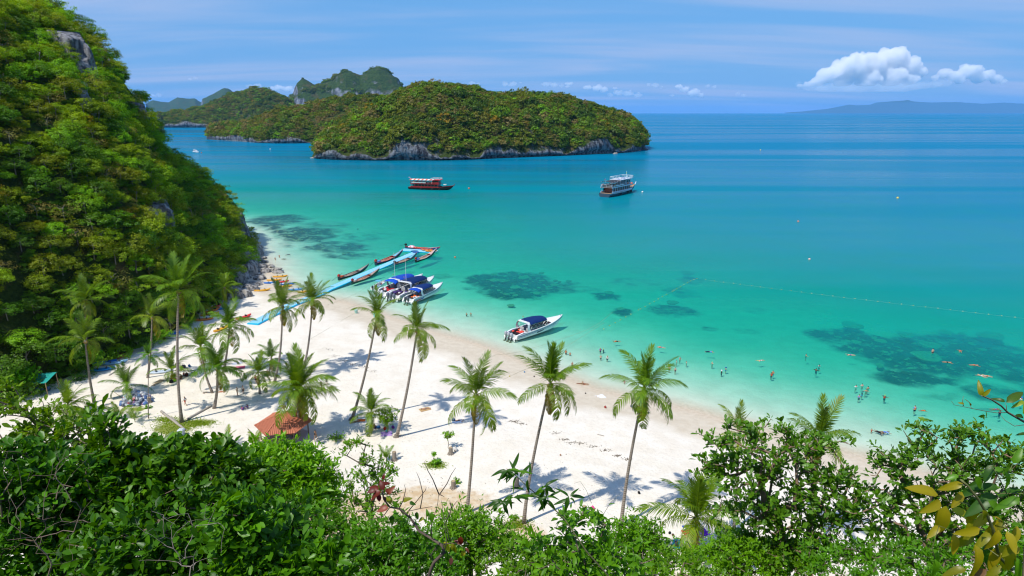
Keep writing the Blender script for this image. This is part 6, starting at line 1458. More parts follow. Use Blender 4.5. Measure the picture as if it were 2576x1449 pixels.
def dive_boat():
    a, b = gr(486, 383, 0), gr(500, 383, .8); L = float(np.hypot(*(b - a)[:2])); c = (a + b) / 2; t = thing('cabin_cruiser', 'tiny white cabin boat anchored in the channel by the headland', 'boat', (c[0], c[1], 0), heading(a, b))
    R_ = hull_rows(L, 4.2, 12, (1.2, 1.0, 1.2), .5, 2.0, .85, .8); shell(R_, 'hull', WHITE, t); part(MB().grid([[(r[0][0], r[0][1], r[0][2] - .05), (r[4][0], r[4][1], r[4][2] - .05)] for r in R_]), 'deck', WHITE, t)
    part(MB().box((-L * .1, 0, 2.3), (L * .45, 3.0, 2.0), top=.85), 'cabin', WHITE, t); part(MB().box((-L * .1, 0, 2.5), (L * .40, 3.06, .6)), 'window', GLASS, t); part(MB().box((-L * .18, 0, 4.3), (L * .3, 2.8, .12)), 'canopy', WHITE, t)
    for x in (-.28, -.06): part(MB().tube([(L * x, 1.2, 3.2), (L * x, 1.2, 4.3)], .06, 5).tube([(L * x, -1.2, 3.2), (L * x, -1.2, 4.3)], .06, 5), 'canopy_post', WHITE, t)
dive_boat()

# ------------------------------------------------------------------ buoys, swimming line, ropes
FLOAT_ME = MB().ball((0, 0, .05), .12, 8, 6, (1.3, 1, .9)).mesh('float', PLASTIC, True)
def float_line(label, pts, col, rope_px):
    o = gr(*pts[0], 0); t = thing('float_line', label, 'float line', tuple(o))
    part(MB().tube([tuple(gr(u, v, .03) - o) for u, v in rope_px], .006, 4), 'rope', plain('pale_rope', (.42, .40, .26), .9, .2, 5), t)
    for u, v in pts: f = link('float', FLOAT_ME, t, gr(u, v, 0) - o); f.color = (*col, 1)
def r7(x, y): return src(1824 + x / 1.887, 968 + y / 1.887)
def r8(x, y): return src(2848 + x / 1.811, 1000 + y / 1.811)
la = [r7(x, y) for x, y in ((1115, 658), (1160, 632), (1202, 610), (1241, 589), (1281, 567), (1320, 546), (1378, 513), (1393, 506), (1428, 487), (1462, 468), (1496, 450), (1527, 431), (1558, 413), (1588, 397), (1633, 373), (1646, 365), (1665, 354), (1694, 337), (1721, 321), (1747, 307), (1772, 294), (1796, 284), (1818, 277))]
float_line('line of small yellow floats running out from the beach', la, (.72, .66, .16), la)
lb = [r7(1884, 286)] + [r8(x, y) for x, y in ((18, 225), (83, 234), (156, 242), (205, 249), (287, 260), (350, 268), (431, 279), (503, 288), (574, 296), (648, 305), (722, 315), (798, 324), (875, 334), (956, 345), (1036, 353), (1118, 363), (1201, 373), (1285, 382), (1373, 393), (1458, 403), (1547, 413), (1637, 423), (1727, 434), (1817, 445), (1909, 456), (2003, 467), (2098, 477), (2195, 488), (2300, 500))]
float_line('line of small yellow floats crossing the bay parallel to the beach', lb, (.60, .56, .20), lb)
def buoy(label, u, v, col, r=.55):
    p = gr(u, v, 0); t = thing('buoy', label, 'buoy', (p[0], p[1], 0)); part(MB().ball((0, 0, r * .35), r, 10, 7), 'float_ball', PLASTIC, t, col, True); part(MB().tube([(0, 0, r * 1.2), (0, 0, r * 1.6)], r * .14, 6).tube([(-.12 * r, 0, r * 1.75), (.12 * r, 0, r * 1.75)], r * .2, 6), 'lifting_eye', BLACK, t)
for a in (('orange buoy off the bow of the red tour boat', 1180, 475, (.75, .16, .04), .7), ('white buoy off the bow of the blue tour boat', 1616, 484, (.8, .78, .72), .7), ('yellow buoy far out beyond the blue tour boat', 1913, 378, (.8, .6, .2), .9), ('yellow buoy with a dark foot alone in the outer bay', 2258, 499, (.85, .62, .10), .75), ('red and white buoy in the open bay', 2008, 558, (.75, .28, .2), .5),
          ('pale pink buoy beyond the float line', 2036, 653, (.80, .55, .48), .42), ('orange buoy near the pier head', 1145, 648, (.75, .20, .04), .35), ('small white buoy in the channel before the spur', 680, 376, (.8, .8, .78), 1.0), ('small red buoy beside the tiny white boat', 507, 385, (.7, .12, .05), .8)): buoy(*a)
def rope(label, pts, z=None, r=.022):
    w = [on_beach(u, v) + np.array([0, 0, .03]) if (zz := z) is None else gr(u, v, z) for u, v in pts]
    w = [np.array([p[0], p[1], max(p[2], .02)]) for p in w]; o = w[0]
    tag(MB().tube([tuple(p - o) for p in w], r, 5).build('rope', _mats['pale_rope'], None, False, tuple(o)), label, 'rope')
rope('rope running from the sand to the first yellow float', [r7(355, 1040), r7(480, 980), r7(600, 930), r7(795, 830), r7(1000, 718), r7(1115, 658)])
rope('mooring rope curving from the sand past the lone speedboat', [r7(245, 880), r7(300, 852), r7(390, 846), r7(520, 825), r7(650, 795), r7(790, 757), r7(880, 733), r7(1000, 695), r7(1080, 660), r7(1180, 590)])
def c6(x, y): return src(1024 + x / 2.415, 900 + y / 2.415)
rope('taut rope from a leaning palm trunk to the blue bin', [c6(505, 1115), c6(700, 1000), c6(850, 910), c6(950, 855)])
rope('anchor rope from the sand to the small motorboat', [c6(685, 775), c6(860, 715), c6(1000, 660), c6(1105, 600)])
rope('anchor rope from the sand to the three speedboats', [c6(870, 810), c6(1010, 765), c6(1180, 700), c6(1300, 690)])
for lb_, u, v, col in (('pale green bin standing on the wet sand by the rope end', *c6(968, 852), (.35, .60, .52)), ('pale turquoise bin under the leaning palm fronds', *c6(1150, 888), (.25, .62, .56))):
    p = on_beach(u, v); t = thing('bin', lb_, 'bin', tuple(p)); part(MB().tube([(0, 0, -.05), (0, 0, .85)], [.36, .44], 10), 'drum', PLASTIC, t, col); part(MB().tube([(0, 0, .85), (0, 0, .93)], .47, 10), 'rim', PLASTIC, t, np.array(col) * 1.2)
# ================================================================== people
def pose_nodes(kind):
    """Joints (x right, y ahead, z up) with radii, and the bones that join them."""
    N, E = {}, []
    def j(n, p, r, par=None):
        N[n] = (np.array(p, float), r)
        if par: E.append((par, n))
    if kind in ('stand', 'walk', 'wade', 'arms'):
        j('pelvis', (0, 0, .95), .135); j('belly', (0, .0, 1.10), .125, 'pelvis'); j('chest', (0, 0, 1.30), .145, 'belly'); j('neck', (0, .01, 1.48), .055, 'chest'); j('head', (0, .03, 1.60), .095, 'neck'); j('crown', (0, .02, 1.70), .07, 'head')
        st = .24 if kind == 'walk' else .0
        for s, sg in (('l', -1), ('r', 1)):
            f = st * sg
            j('hip' + s, (sg * .09, 0, .88), .10, 'pelvis'); j('knee' + s, (sg * .10, f * .6 + .02, .50), .062, 'hip' + s); j('ank' + s, (sg * .10, f - .03 - (.08 if kind == 'walk' and sg < 0 else 0), .08), .042, 'knee' + s); j('toe' + s, (sg * .11, f + .13, .035), .035, 'ank' + s)
            j('sho' + s, (sg * .17, 0, 1.40), .07, 'chest')
            if kind == 'arms': el, ha = (sg * .42, .10, 1.30), (sg * .62, .25, 1.28)
            elif kind == 'wade': el, ha = (sg * .30, .05, 1.18), (sg * .28, .30, 1.10)
            else: el, ha = (sg * .25, -.03 - f * .5, 1.13), (sg * .27, .10 - f * .7, .92)
            j('elb' + s, el, .045, 'sho' + s); j('han' + s, ha, .035, 'elb' + s); d = np.array(ha) - np.array(el); d /= np.linalg.norm(d); j('fin' + s, tuple(np.array(ha) + d * .13), .022, 'han' + s)
    elif kind in ('sit', 'recline'):
        bk = .0 if kind == 'sit' else -.35
        j('pelvis', (0, 0, .13), .14); j('belly', (0, -.03 + bk * .3, .28), .13, 'pelvis'); j('chest', (0, .0 + bk * .75, .48), .145, 'belly'); j('neck', (0, .04 + bk, .66), .055, 'chest'); j('head', (0, .07 + bk, .78), .095, 'neck'); j('crown', (0, .07 + bk, .88), .07, 'head')
        for s, sg in (('l', -1), ('r', 1)):
            up = .42 if kind == 'sit' else (.30 if sg < 0 else .12)
            j('hip' + s, (sg * .10, .05, .12), .105, 'pelvis'); j('knee' + s, (sg * .15, .45, up), .065, 'hip' + s); j('ank' + s, (sg * .13, .62 if kind == 'sit' else .86, .07), .045, 'knee' + s); j('toe' + s, (sg * .14, .78 if kind == 'sit' else .94, .06 if kind == 'sit' else .16), .035, 'ank' + s)
            j('sho' + s, (sg * .17, bk * .8, .58), .07, 'chest'); ha = (sg * .18, .42, .36) if kind == 'sit' else (sg * .30, -.58, .06); el = (sg * .24, .18, .40) if kind == 'sit' else (sg * .27, -.45, .32)
            j('elb' + s, el, .045, 'sho' + s); j('han' + s, ha, .036, 'elb' + s); j('fin' + s, tuple(np.array(ha) + [0, .12, -.02]), .022, 'han' + s)
    else:                                                     # lie: on the back or front along y; swim: prone at the surface, arms ahead
        z = .13
        j('pelvis', (0, 0, z), .135); j('belly', (0, .16, z), .12, 'pelvis'); j('chest', (0, .36, z + .01), .14, 'belly'); j('neck', (0, .54, z + .02), .055, 'chest'); j('head', (0, .67, z + .04), .095, 'neck'); j('crown', (0, .77, z + .05), .07, 'head')
        for s, sg in (('l', -1), ('r', 1)):
            k = .22 if kind == 'swim' else .0
            j('hip' + s, (sg * .09, -.08, z), .10, 'pelvis'); j('knee' + s, (sg * (.13 + k * .4), -.46, z - .02), .062, 'hip' + s); j('ank' + s, (sg * (.12 + k * .5), -.86, z - .05), .045, 'knee' + s); j('toe' + s, (sg * (.15 + k * .5), -1.0, z - .06), .035, 'ank' + s)
            j('sho' + s, (sg * .17, .46, z), .07, 'chest')
            if kind == 'swim': el, ha = (sg * .40, .62, z - .02), (sg * .50, .88, z - .04)
            else: el, ha = (sg * .32, .30, .07), (sg * .30, .55, .06)
            j('elb' + s, el, .045, 'sho' + s); j('han' + s, ha, .036, 'elb' + s); d = np.array(ha) - np.array(el); d /= np.linalg.norm(d); j('fin' + s, tuple(np.array(ha) + d * .12), .022, 'han' + s)
    return N, E
_bodies = {}
def body(kind):
    if kind in _bodies: return _bodies[kind]
    N, E = pose_nodes(kind); names = list(N); idx = {n: i for i, n in enumerate(names)}
    me = bpy.data.meshes.new('pose'); me.from_pydata([tuple(N[n][0]) for n in names], [(idx[a], idx[b]) for a, b in E], [])
    o = bpy.data.objects.new('pose', me); COL.objects.link(o)
    o.modifiers.new('skin', 'SKIN'); ss = o.modifiers.new('sub', 'SUBSURF'); ss.levels = 1; ss.render_levels = 1
    for i, n in enumerate(names): sv = me.skin_vertices[0].data[i]; sv.radius = (N[n][1], N[n][1]); sv.use_root = (n == 'pelvis')
    dg = bpy.context.evaluated_depsgraph_get(); ev = o.evaluated_get(dg); em = bpy.data.meshes.new_from_object(ev)
    bpy.data.objects.remove(o)
    em.materials.clear(); em.materials.append(SKIN); em.polygons.foreach_set('use_smooth', [True] * len(em.polygons))
    V = np.array([v.co[:] for v in em.vertices]); NV = np.array([v.normal[:] for v in em.vertices]); F = [tuple(p.vertices) for p in em.polygons]
    best = np.full(len(V), 1e9); lab = np.zeros(len(V), int); tt = np.zeros(len(V)); segs = list(E)
    for k, (a, b) in enumerate(segs):
        A, B = N[a][0], N[b][0]; ab = B - A; t = np.clip(((V - A) @ ab) / (ab @ ab), 0, 1); d = np.linalg.norm(V - (A + t[:, None] * ab), axis=1)
        m = d < best; best[m] = d[m]; lab[m] = k; tt[m] = t[m]
    _bodies[kind] = (em, V, NV, F, lab, tt, [b.rstrip('lr') if b[-1] in 'lr' and b[:-1] in ('hip', 'knee', 'ank', 'toe', 'sho', 'elb', 'han', 'fin') else b for a, b in segs], N, {})
    em.name = 'body'
    return _bodies[kind]
WEAR = {'shirt': {'belly', 'chest', 'sho', ('elb', .75)}, 'vest': {'belly', 'chest', 'sho'}, 'shorts': {'hip', 'pelvis', ('belly', .45), ('knee', .6)}, 'swimsuit': {'belly', 'chest', 'hip', ('knee', .15)}, 'trousers': {'hip', ('belly', .4), 'knee', 'ank'}, 'wetsuit': {'belly', 'chest', 'hip', 'knee', 'sho', 'elb'}, 'trunks': {'hip', ('belly', .4), ('knee', .3)}, 'bikini_top': {('chest', 1.0)}}
def garment(kind, wear):
    em, V, NV, F, lab, tt, names, N, cache = body(kind)
    if wear in cache: return cache[wear]
    on = np.zeros(len(V), bool)
    if wear == 'hair':
        h, c = N['head'][0], N['crown'][0]; up = (c - N['neck'][0]); up /= np.linalg.norm(up); back = np.array([0, -1.0, 0]) if kind not in ('lie', 'swim') else np.array([0, 0, 1.0])
        isin = np.array([names[k] in ('head', 'crown') for k in lab]); on = isin & (((V - h) @ (up * .75 + back * .65)) > .005)
    else:
        rules = WEAR[wear]
        for r in rules:
            nm, lim = r if isinstance(r, tuple) else (r, 1.01)
            on |= np.array([names[k] == nm for k in lab]) & (tt <= lim)
    fs = [f for f in F if all(on[i] for i in f)]
    if not fs: cache[wear] = None; return None
    used = sorted({i for f in fs for i in f}); mp = {i: k for k, i in enumerate(used)}
    off = .045 if wear == 'vest' else (.028 if wear == 'hair' else .018)
    me = bpy.data.meshes.new(wear); me.from_pydata([tuple(V[i] + NV[i] * off) for i in used], [], [tuple(mp[i] for i in f) for f in fs]); me.validate(); me.materials.append(CLOTH); me.polygons.foreach_set('use_smooth', [True] * len(me.polygons))
    cache[wear] = me; return me
HAT_ME = MB().tube([(0, 0, -.02), (0, 0, .0), (0, 0, .07), (0, 0, .13)], [.21, .12, .11, .06], 10).mesh('hat', CLOTH, True)
TONES = {'fair': (.60, .38, .27), 'tan': (.48, .27, .16), 'brown': (.26, .13, .075)}
HAIR = {'dark': (.025, .018, .014), 'brown': (.10, .05, .025), 'fair': (.40, .27, .12), 'lime': (.50, .75, .02), 'grey': (.4, .38, .35)}
def person(label, kind, pos, face=0.0, tone='tan', hair='dark', wear=(), hat=None, sink=0.0, k=1.0, group=None):
    """face: bearing of the gaze in degrees, 0 away from the viewer, 90 to the sea side."""
    t = thing('person', label, 'person', (pos[0], pos[1], pos[2] - sink), R(-face), group); t.scale = (k, k, k)
    b = link('body', body(kind)[0], t); b.color = (*TONES[tone], 1)
    for w, c in [('hair', HAIR[hair])] + list(wear):
        me = garment(kind, w)
        if me: o = link(w, me, t); o.color = (*c, 1)
    if hat:
        N = body(kind)[7]; h = link('hat', HAT_ME, t, N['crown'][0] + np.array([0, 0, -.02])); h.color = (*hat, 1)
    return t
ORG, BLK, NVY, WH, RD_, PUR, LBL, PNK, TEAL = (.85, .16, .02), (.02, .02, .022), (.015, .02, .07), (.75, .75, .74), (.60, .03, .03), (.30, .10, .38), (.08, .25, .75), (.80, .12, .30), (.02, .40, .40)
def w3(x, y): return src(2700 + x / 4.293, 1350 + y / 4.293)
def bather(label, uv, kind='wade', sink=None, **kw):
    p = gr(*uv, 0.0); d = -gz(p[0], p[1])
    if kind == 'swim': person(label, kind, (p[0], p[1], -.05), **kw)
    else: person(label, kind, (p[0], p[1], -min(d + .6, (sink if sink else 1.15) + (.16 if kind != 'stand' else .0)) if d > .0 else -d), **kw)
B = bather
B('bather with dark hair floating near shore by the speedboats, left one of a pair', r7(80, 545), face=20, wear=(('swimsuit', BLK),)); B('tanned bather beside a dark-suited one near the speedboats', r7(112, 542), face=200, tone='tan')
B('person in a purple shirt and lime cap standing in the shallows', r7(1090, 822), face=160, hair='lime', wear=(('shirt', PUR), ('shorts', NVY)), sink=.8); B('person with a lime cap crouching low beside the purple shirt', r7(1115, 812), face=270, hair='lime', wear=(('wetsuit', BLK),), sink=1.3)
B('bare-chested bather in front of the purple shirt', r7(1093, 874), tone='fair', wear=(('trunks', NVY),), sink=.85); B('person in a white shirt and lime cap wading', r7(1142, 884), face=180, hair='lime', wear=(('shirt', WH), ('shorts', NVY)), sink=.7)
B('person in an orange life vest near the waterline, larger of two', r7(830, 838), face=40, wear=(('vest', ORG), ('shorts', BLK)), sink=.75); B('child in an orange life vest near the waterline', r7(861, 845), k=.8, wear=(('vest', ORG), ('trunks', NVY)), sink=.8)
B('snorkeller in an orange vest kicking up spray beyond the bathers', r7(1212, 752), 'swim', face=265, wear=(('vest', ORG), ('shorts', BLK))); B('snorkeller in an orange top floating face down', r7(1548, 797), 'swim', face=285, tone='fair', wear=(('vest', ORG), ('trunks', PUR)))
B('snorkeller in a blue shirt and lime cap floating face down', w3(590, 250), 'swim', face=95, hair='lime', wear=(('shirt', LBL), ('trousers', NVY)))
B('fair bather with raised hands, farthest of the three together', r7(1690, 885), face=150, tone='fair', sink=.95); B('fair bather, middle of the three together', r7(1665, 905), face=100, tone='fair', sink=1.1); B('fair bather with arms stretched out, right of the three', r7(1740, 910), 'arms', face=270, tone='fair', sink=1.2)
B('woman in a dark swimsuit standing behind the slim palm', r7(1610, 962), face=200, tone='fair', wear=(('swimsuit', BLK),), sink=.75); B('woman in a dark swimsuit with hands at her head in the shallows', r7(1655, 975), face=180, tone='fair', wear=(('swimsuit', NVY),), sink=.7)
B('child with a white hat and pink arm floats at the water edge', r7(1272, 1066), k=.72, tone='fair', wear=(('vest', PNK),), hat=(.8, .76, .72), sink=.45); B('child in an orange ring behind the palm crown', r7(1382, 978), k=.75, wear=(('vest', ORG),), sink=.6)
B('fair bather with a lime cap wading deep', w3(640, 445), face=230, tone='fair', hair='lime', sink=1.15); B('bather in dark clothes and a broad white hat', w3(798, 600), face=120, wear=(('wetsuit', BLK),), hat=(.8, .78, .85), sink=1.05); B('bather in a bright blue swimsuit and blue hat', w3(872, 542), face=90, tone='fair', wear=(('swimsuit', LBL),), hat=(.02, .06, .35), sink=1.15)
B('breaststroke swimmer with a lime cap', w3(1470, 400), 'swim', face=250, tone='fair', hair='lime', wear=(('trunks', WH),)); B('person in an orange life vest with an arm over another', w3(1682, 610), face=190, wear=(('vest', ORG), ('shorts', LBL)), sink=1.0); B('person in a red-orange life vest nearest the shore of the hugging pair', w3(1655, 655), face=10, tone='brown', wear=(('vest', (.85, .07, .02)), ('shorts', NVY)), sink=.85)
B('bather in red trunks in deep water', w3(2250, 312), 'arms', tone='tan', face=100, wear=(('trunks', RD_),), sink=1.1); B('bather in a white shirt up to the chest', w3(2476, 490), tone='brown', wear=(('shirt', WH),), sink=1.2); B('bather in a black wetsuit pointing to the side', w3(2425, 565), 'arms', face=40, tone='brown', wear=(('wetsuit', BLK),), sink=1.1)
B('pale swimmer in a purple suit lying on her back over the reef edge', r8(1005, 762), 'swim', face=280, tone='fair', wear=(('swimsuit', PUR),)); B('tall fair man in dark trunks standing up on the coral', r8(1597, 748), 'stand', tone='fair', wear=(('trunks', NVY),), sink=.72, k=1.08)
B('swimmer in red beside the standing man on the reef', r8(1797, 735), 'swim', face=30, tone='tan', wear=(('trunks', RD_),)); B('tanned snorkeller crossing the reef', r8(1705, 815), 'swim', face=110, tone='tan', wear=(('trunks', BLK),)); B('snorkeller in orange trunks stretched over the reef', r8(1900, 836), 'swim', face=105, tone='tan', wear=(('trunks', ORG),))
B('fair snorkeller with a lime cap, left of the pair on the reef', r8(1952, 914), 'swim', face=330, tone='fair', hair='lime', wear=(('trunks', WH),)); B('fair snorkeller with a lime cap, right of the pair on the reef', r8(1990, 914), 'swim', face=300, tone='fair', hair='lime', wear=(('trunks', ORG),))
B('bather in a white shirt in the group of six', r8(1043, 992), tone='fair', wear=(('shirt', WH),), sink=1.1); B('bather in a pale pink shirt, farthest of the group of six', r8(1088, 985), tone='fair', wear=(('shirt', (.75, .5, .45)),), sink=1.05); B('tanned woman in a dark bikini at the side of the group of six', r8(1130, 1003), tone='tan', wear=(('bikini_top', BLK),), sink=1.1); B('dark-haired woman with open arms amid the group of six', r8(1116, 1022), 'arms', face=200, tone='tan', sink=1.15)
B('red-haired person in a lilac shirt, nearest of the group of six', r8(1065, 1068), tone='fair', hair='brown', wear=(('shirt', (.30, .28, .62)), ('shorts', NVY)), sink=.95); B('child in blue with a cap held in the group of six', r8(1087, 1045), k=.75, tone='tan', wear=(('shirt', LBL),), hat=NVY, sink=.95); B('snorkeller in black and orange gesturing alone', r8(1250, 1070), 'arms', face=60, tone='brown', hair='lime', wear=(('wetsuit', BLK), ('vest', (.6, .06, .02))), sink=.95)
B('man in an orange and blue life vest standing near the shore', r8(1467, 1165), 'stand', tone='fair', hair='brown', wear=(('vest', (.85, .24, .06)), ('shirt', LBL), ('shorts', NVY)), sink=.75, k=1.05); B('child in orange floating beside the man in the life vest', r8(1525, 1165), 'swim', k=.75, face=95, hair='lime', tone='brown', wear=(('vest', ORG), ('trunks', ORG)))
B('small child in red standing in the shallows', r8(1155, 1315), k=.6, tone='tan', hair='brown', wear=(('swimsuit', RD_),), sink=.3); B('person in a blue shirt lying back in the shallows', r8(1250, 1322), 'swim', face=95, tone='brown', wear=(('shirt', (.20, .35, .75)), ('trunks', LBL))); B('dark-clothed person crawling in the shallows beside the blue shirt', r8(1208, 1322), 'swim', face=150, tone='brown', wear=(('wetsuit', BLK),))
B('dark bather half hidden by the thin twig', r8(2083, 1190), tone='brown', wear=(('wetsuit', NVY),), sink=.8); B('swimmer in red beyond the thin twig', r8(2190, 1080), 'wade', tone='tan', wear=(('shirt', RD_),), sink=1.1); B('bather with a blue cap at the seaward edge of the view', r8(2240, 1085), tone='tan', wear=(('shirt', WH),), hat=LBL, sink=1.0); B('swimmer in purple floating beyond the thin twig', r8(2052, 1157), 'swim', face=90, tone='brown', wear=(('swimsuit', PUR),))
B('bather in red by the headland rocks, farthest left pair', c6(225, 308), tone='tan', wear=(('trunks', RD_),), sink=1.2); B('tanned bather close to the headland rocks', c6(186, 335), tone='tan', sink=1.1); B('snorkeller in black near the headland rocks', c6(268, 330), 'swim', face=100, tone='brown', wear=(('wetsuit', BLK),)); B('dark snorkeller farthest out from the headland rocks', c6(308, 289), 'swim', face=60, tone='brown', wear=(('wetsuit', NVY),))
# ---- on the sand
def L_(label, kind, uv, **kw): p = on_beach(*uv); person(label, kind, p + np.array([0, 0, -.02]), **kw)
def c3(x, y): return src(300 + x / 3.22, 1250 + y / 3.22)
def c9(x, y): return src(900 + x / 2.898, 1250 + y / 2.898)
def c8(x, y): return src(850 + x / 4.83, 1080 + y / 4.83)
L_('tanned man standing at the edge of the sea', 'stand', r7(877, 960), face=220, tone='tan', wear=(('trunks', (.25, .1, .1)),)); L_('bare-backed man sitting with legs stretched at the water edge', 'recline', r7(968, 1078), face=80, tone='tan', wear=(('trunks', (.5, .1, .06)),)); L_('person lying flat behind the man sitting at the water edge', 'lie', r7(945, 1072), face=95, tone='brown', wear=(('swimsuit', (.10, .14, .04)),))
L_('boy in a white shirt and red shorts walking past the tall palm', 'walk', c3(1425, 1197), face=-80, tone='tan', wear=(('shirt', WH), ('shorts', (.65, .06, .02)))); L_('person in a red top sitting in palm shade', 'sit', c3(1405, 815), face=100, tone='tan', hair='fair', wear=(('shirt', RD_), ('shorts', BLK))); L_('bare-chested man sitting left of the red top in palm shade', 'sit', c3(1370, 850), face=160, tone='brown', wear=(('shorts', NVY),)); L_('person in dark clothes crouching by the red cooler', 'sit', c3(1270, 850), face=150, tone='brown', wear=(('shirt', BLK), ('shorts', BLK)))
L_('standing backpacker in a cream shirt under the young palm', 'stand', c9(146, 962), face=90, tone='tan', wear=(('shirt', (.66, .58, .42)), ('shorts', (.6, .55, .45)), )); L_('standing person in a white top and dark skirt under the young palm', 'stand', c9(215, 942), face=190, tone='tan', wear=(('shirt', WH), ('shorts', BLK))); L_('person in a purple top and checked skirt sitting in the shade', 'sit', c9(200, 1135), face=20, tone='brown', wear=(('shirt', PUR), ('trousers', (.20, .20, .50)))); L_('person in white sitting by a dark bag in the shade', 'sit', c9(262, 1115), face=300, tone='brown', wear=(('shirt', (.10, .08, .3)), ('trousers', (.7, .68, .68))))
L_('standing person in a sleeveless top beyond the large palm', 'stand', c9(1180, 838), face=170, tone='tan', wear=(('vest', (.12, .12, .25)), ('shorts', NVY))); L_('person behind the drooping fronds of the large palm', 'stand', c9(1120, 885), face=120, tone='brown', wear=(('shirt', (.25, .2, .18)),)); L_('person in dark red sitting under the large palm', 'sit', c9(1105, 915), face=60, tone='brown', wear=(('shirt', (.16, .02, .03)), ('trousers', (.12, .02, .02)))); L_('person standing in shade beyond the small young palm', 'stand', c9(498, 755), face=10, tone='tan', wear=(('shorts', (.3, .1, .05)),)); L_('person in bright shorts standing behind the small young palm', 'stand', c9(360, 820), face=150, tone='tan', wear=(('shirt', (.45, .15, .08)), ('shorts', NVY)))
L_('woman in a black swimsuit and grey cap walking by the hut', 'walk', r2(452, 420), face=20, tone='tan', hair='grey', wear=(('swimsuit', BLK),), hat=(.4, .4, .38)); L_('person in blue sitting under the short leaning palm', 'sit', r2(896, 338), face=30, tone='brown', wear=(('shirt', (.06, .05, .18)), ('trousers', (.05, .06, .15)))); L_('person lying by an orange towel at the palm roots', 'lie', r2(750, 288), face=60, tone='tan', wear=(('trunks', BLK),)); L_('sunbather on a straw mat in the palm crown shadow', 'lie', r2(1278, 190), face=250, tone='tan', wear=(('trunks', (.02, .1, .2)),)); L_('person in a pale shirt lying reading beside dark bags', 'lie', r2(1535, 278), face=85, tone='tan', wear=(('shirt', (.5, .55, .65)), ('trunks', NVY)))
L_('sunbather lying on a turquoise towel', 'lie', r3(1238, 1205), face=200, tone='tan', hair='brown', wear=(('trunks', BLK),)); L_('person in a white shirt and red shorts climbing by the rocks', 'stand', c8(548, 232), face=20, tone='tan', wear=(('shirt', WH), ('shorts', RD_)), hat=(.7, .65, .5)); L_('person in a green shirt sitting among the shaded rocks', 'sit', c8(480, 215), face=60, tone='brown', wear=(('shirt', (.03, .25, .06)), ('shorts', (.55, .4, .4)))); L_('sunbather lying beside the curved palm', 'lie', c3(1890, 1025), face=80, tone='tan', wear=(('trunks', (.6, .06, .03)),)); L_('person resting on a bag beside the curved palm', 'lie', c3(1700, 1035), face=270, tone='brown', wear=(('shirt', (.3, .3, .25)), ('trousers', (.2, .2, .2))))
# ================================================================== rocks, hut, driftwood and beach things
def rock_mesh(seed, sq=(1, .8, .65), blocky=0.0):
    bm = bmesh.new(); bmesh.ops.create_icosphere(bm, subdivisions=3, radius=1.0); P = np.array([v.co[:] for v in bm.verts])
    g = np.random.default_rng(seed); pl = g.normal(size=(9, 3)); pl /= np.linalg.norm(pl, axis=1, keepdims=True); lim = g.uniform(.62, .9, 9)
    for n, d in zip(pl, lim): e = P @ n - d; P = np.where((e > 0)[:, None], P - n * e[:, None] * .92, P)
    P *= (1 + .10 * fbm(P * 2.6 + seed, 3, seed))[:, None]; P = P * np.array(sq)
    for v, p in zip(bm.verts, P): v.co = p
    me = bpy.data.meshes.new('rock'); bm.to_mesh(me); bm.free(); me.materials.append(SHORE_ROCK); return me
ROCKS = [rock_mesh(800 + k, s) for k, s in enumerate(((1, .8, .7), (1.1, .9, .45), (.9, .9, .9), (1.3, .8, .35), (.8, .7, 1.05)))]
g = np.random.default_rng(77)
ROCK_LIST = [(598, 712, 3.0, 4), (585, 700, 3.2, 2), (612, 700, 2.6, 0), (606, 735, 1.6, 1), (625, 690, 3.2, 4), (636, 680, 2.6, 2), (620, 668, 3.4, 4), (640, 665, 2.2, 1), (632, 650, 2.6, 0), (645, 655, 2.0, 3), (650, 640, 1.8, 0), (640, 630, 2.4, 2), (622, 640, 2.8, 4), (655, 672, 1.8, 1), (666, 684, 1.7, 1), (690, 680, 1.6, 3), (682, 672, 1.2, 0), (700, 686, 1.3, 3), (650, 702, 1.6, 1),
             (640, 716, 2.0, 3), (628, 728, 2.2, 1), (618, 745, 1.7, 0), (662, 700, 1.1, 0), (600, 750, 1.4, 2), (588, 740, 2.0, 2), (660, 650, 1.3, 3), (668, 660, 1.0, 1), (646, 690, 1.2, 3), (575, 752, 1.6, 0), (648, 622, 1.6, 1), (636, 612, 1.8, 0), (560, 765, 1.3, 1)]
names = ['flat-topped', 'low slabby', 'angular', 'layered flat', 'tall leaning']
where = lambda u, v: 'in the water off the headland' if u > 655 and v < 690 else ('at the foot of the headland cliff' if v < 690 else 'on the sand below the headland')
for i, (u, v, r, k) in enumerate(ROCK_LIST):
    r *= 1.3
    p = on_beach(u, v) if True else None; o = link('boulder', ROCKS[k], None, (p[0], p[1], p[2] + r * .12)); o.scale = (r * g.uniform(.85, 1.2), r * g.uniform(.85, 1.2), r * g.uniform(.8, 1.1)); o.rotation_euler = (g.uniform(-.2, .2), g.uniform(-.2, .2), g.uniform(0, 6.28))
    sz = 'small' if r < 1.5 else ('large' if r > 2.3 else 'mid-sized')
    tag(o, f'{sz} {names[k]} grey boulder {where(u, v)}', 'rock', f'{sz} {names[k]} boulders {where(u, v)}')
for (u, v, r, k, lb) in ((1622, 376, 7, 1, 'low dark skerry off the seaward end of the near island'), (1606, 379, 4, 3, 'small flat rock beside the island cliff'), (1548, 387, 4, 0, 'rounded rock standing before the island cliff'), (795, 398, 6, 3, 'tilted slabs at the landward end of the near island'), (1295, 396, 5, 0, 'pale boulder at the middle of the island foot'), (530, 350, 5, 1, 'small reef rock off the low spur')):
    p = gr(u, v, 0); o = link('sea_rock', ROCKS[k], None, (p[0], p[1], .2)); o.scale = (r, r * .8, r * .55); o.rotation_euler = (0, 0, g.uniform(0, 6)); tag(o, lb, 'rock')

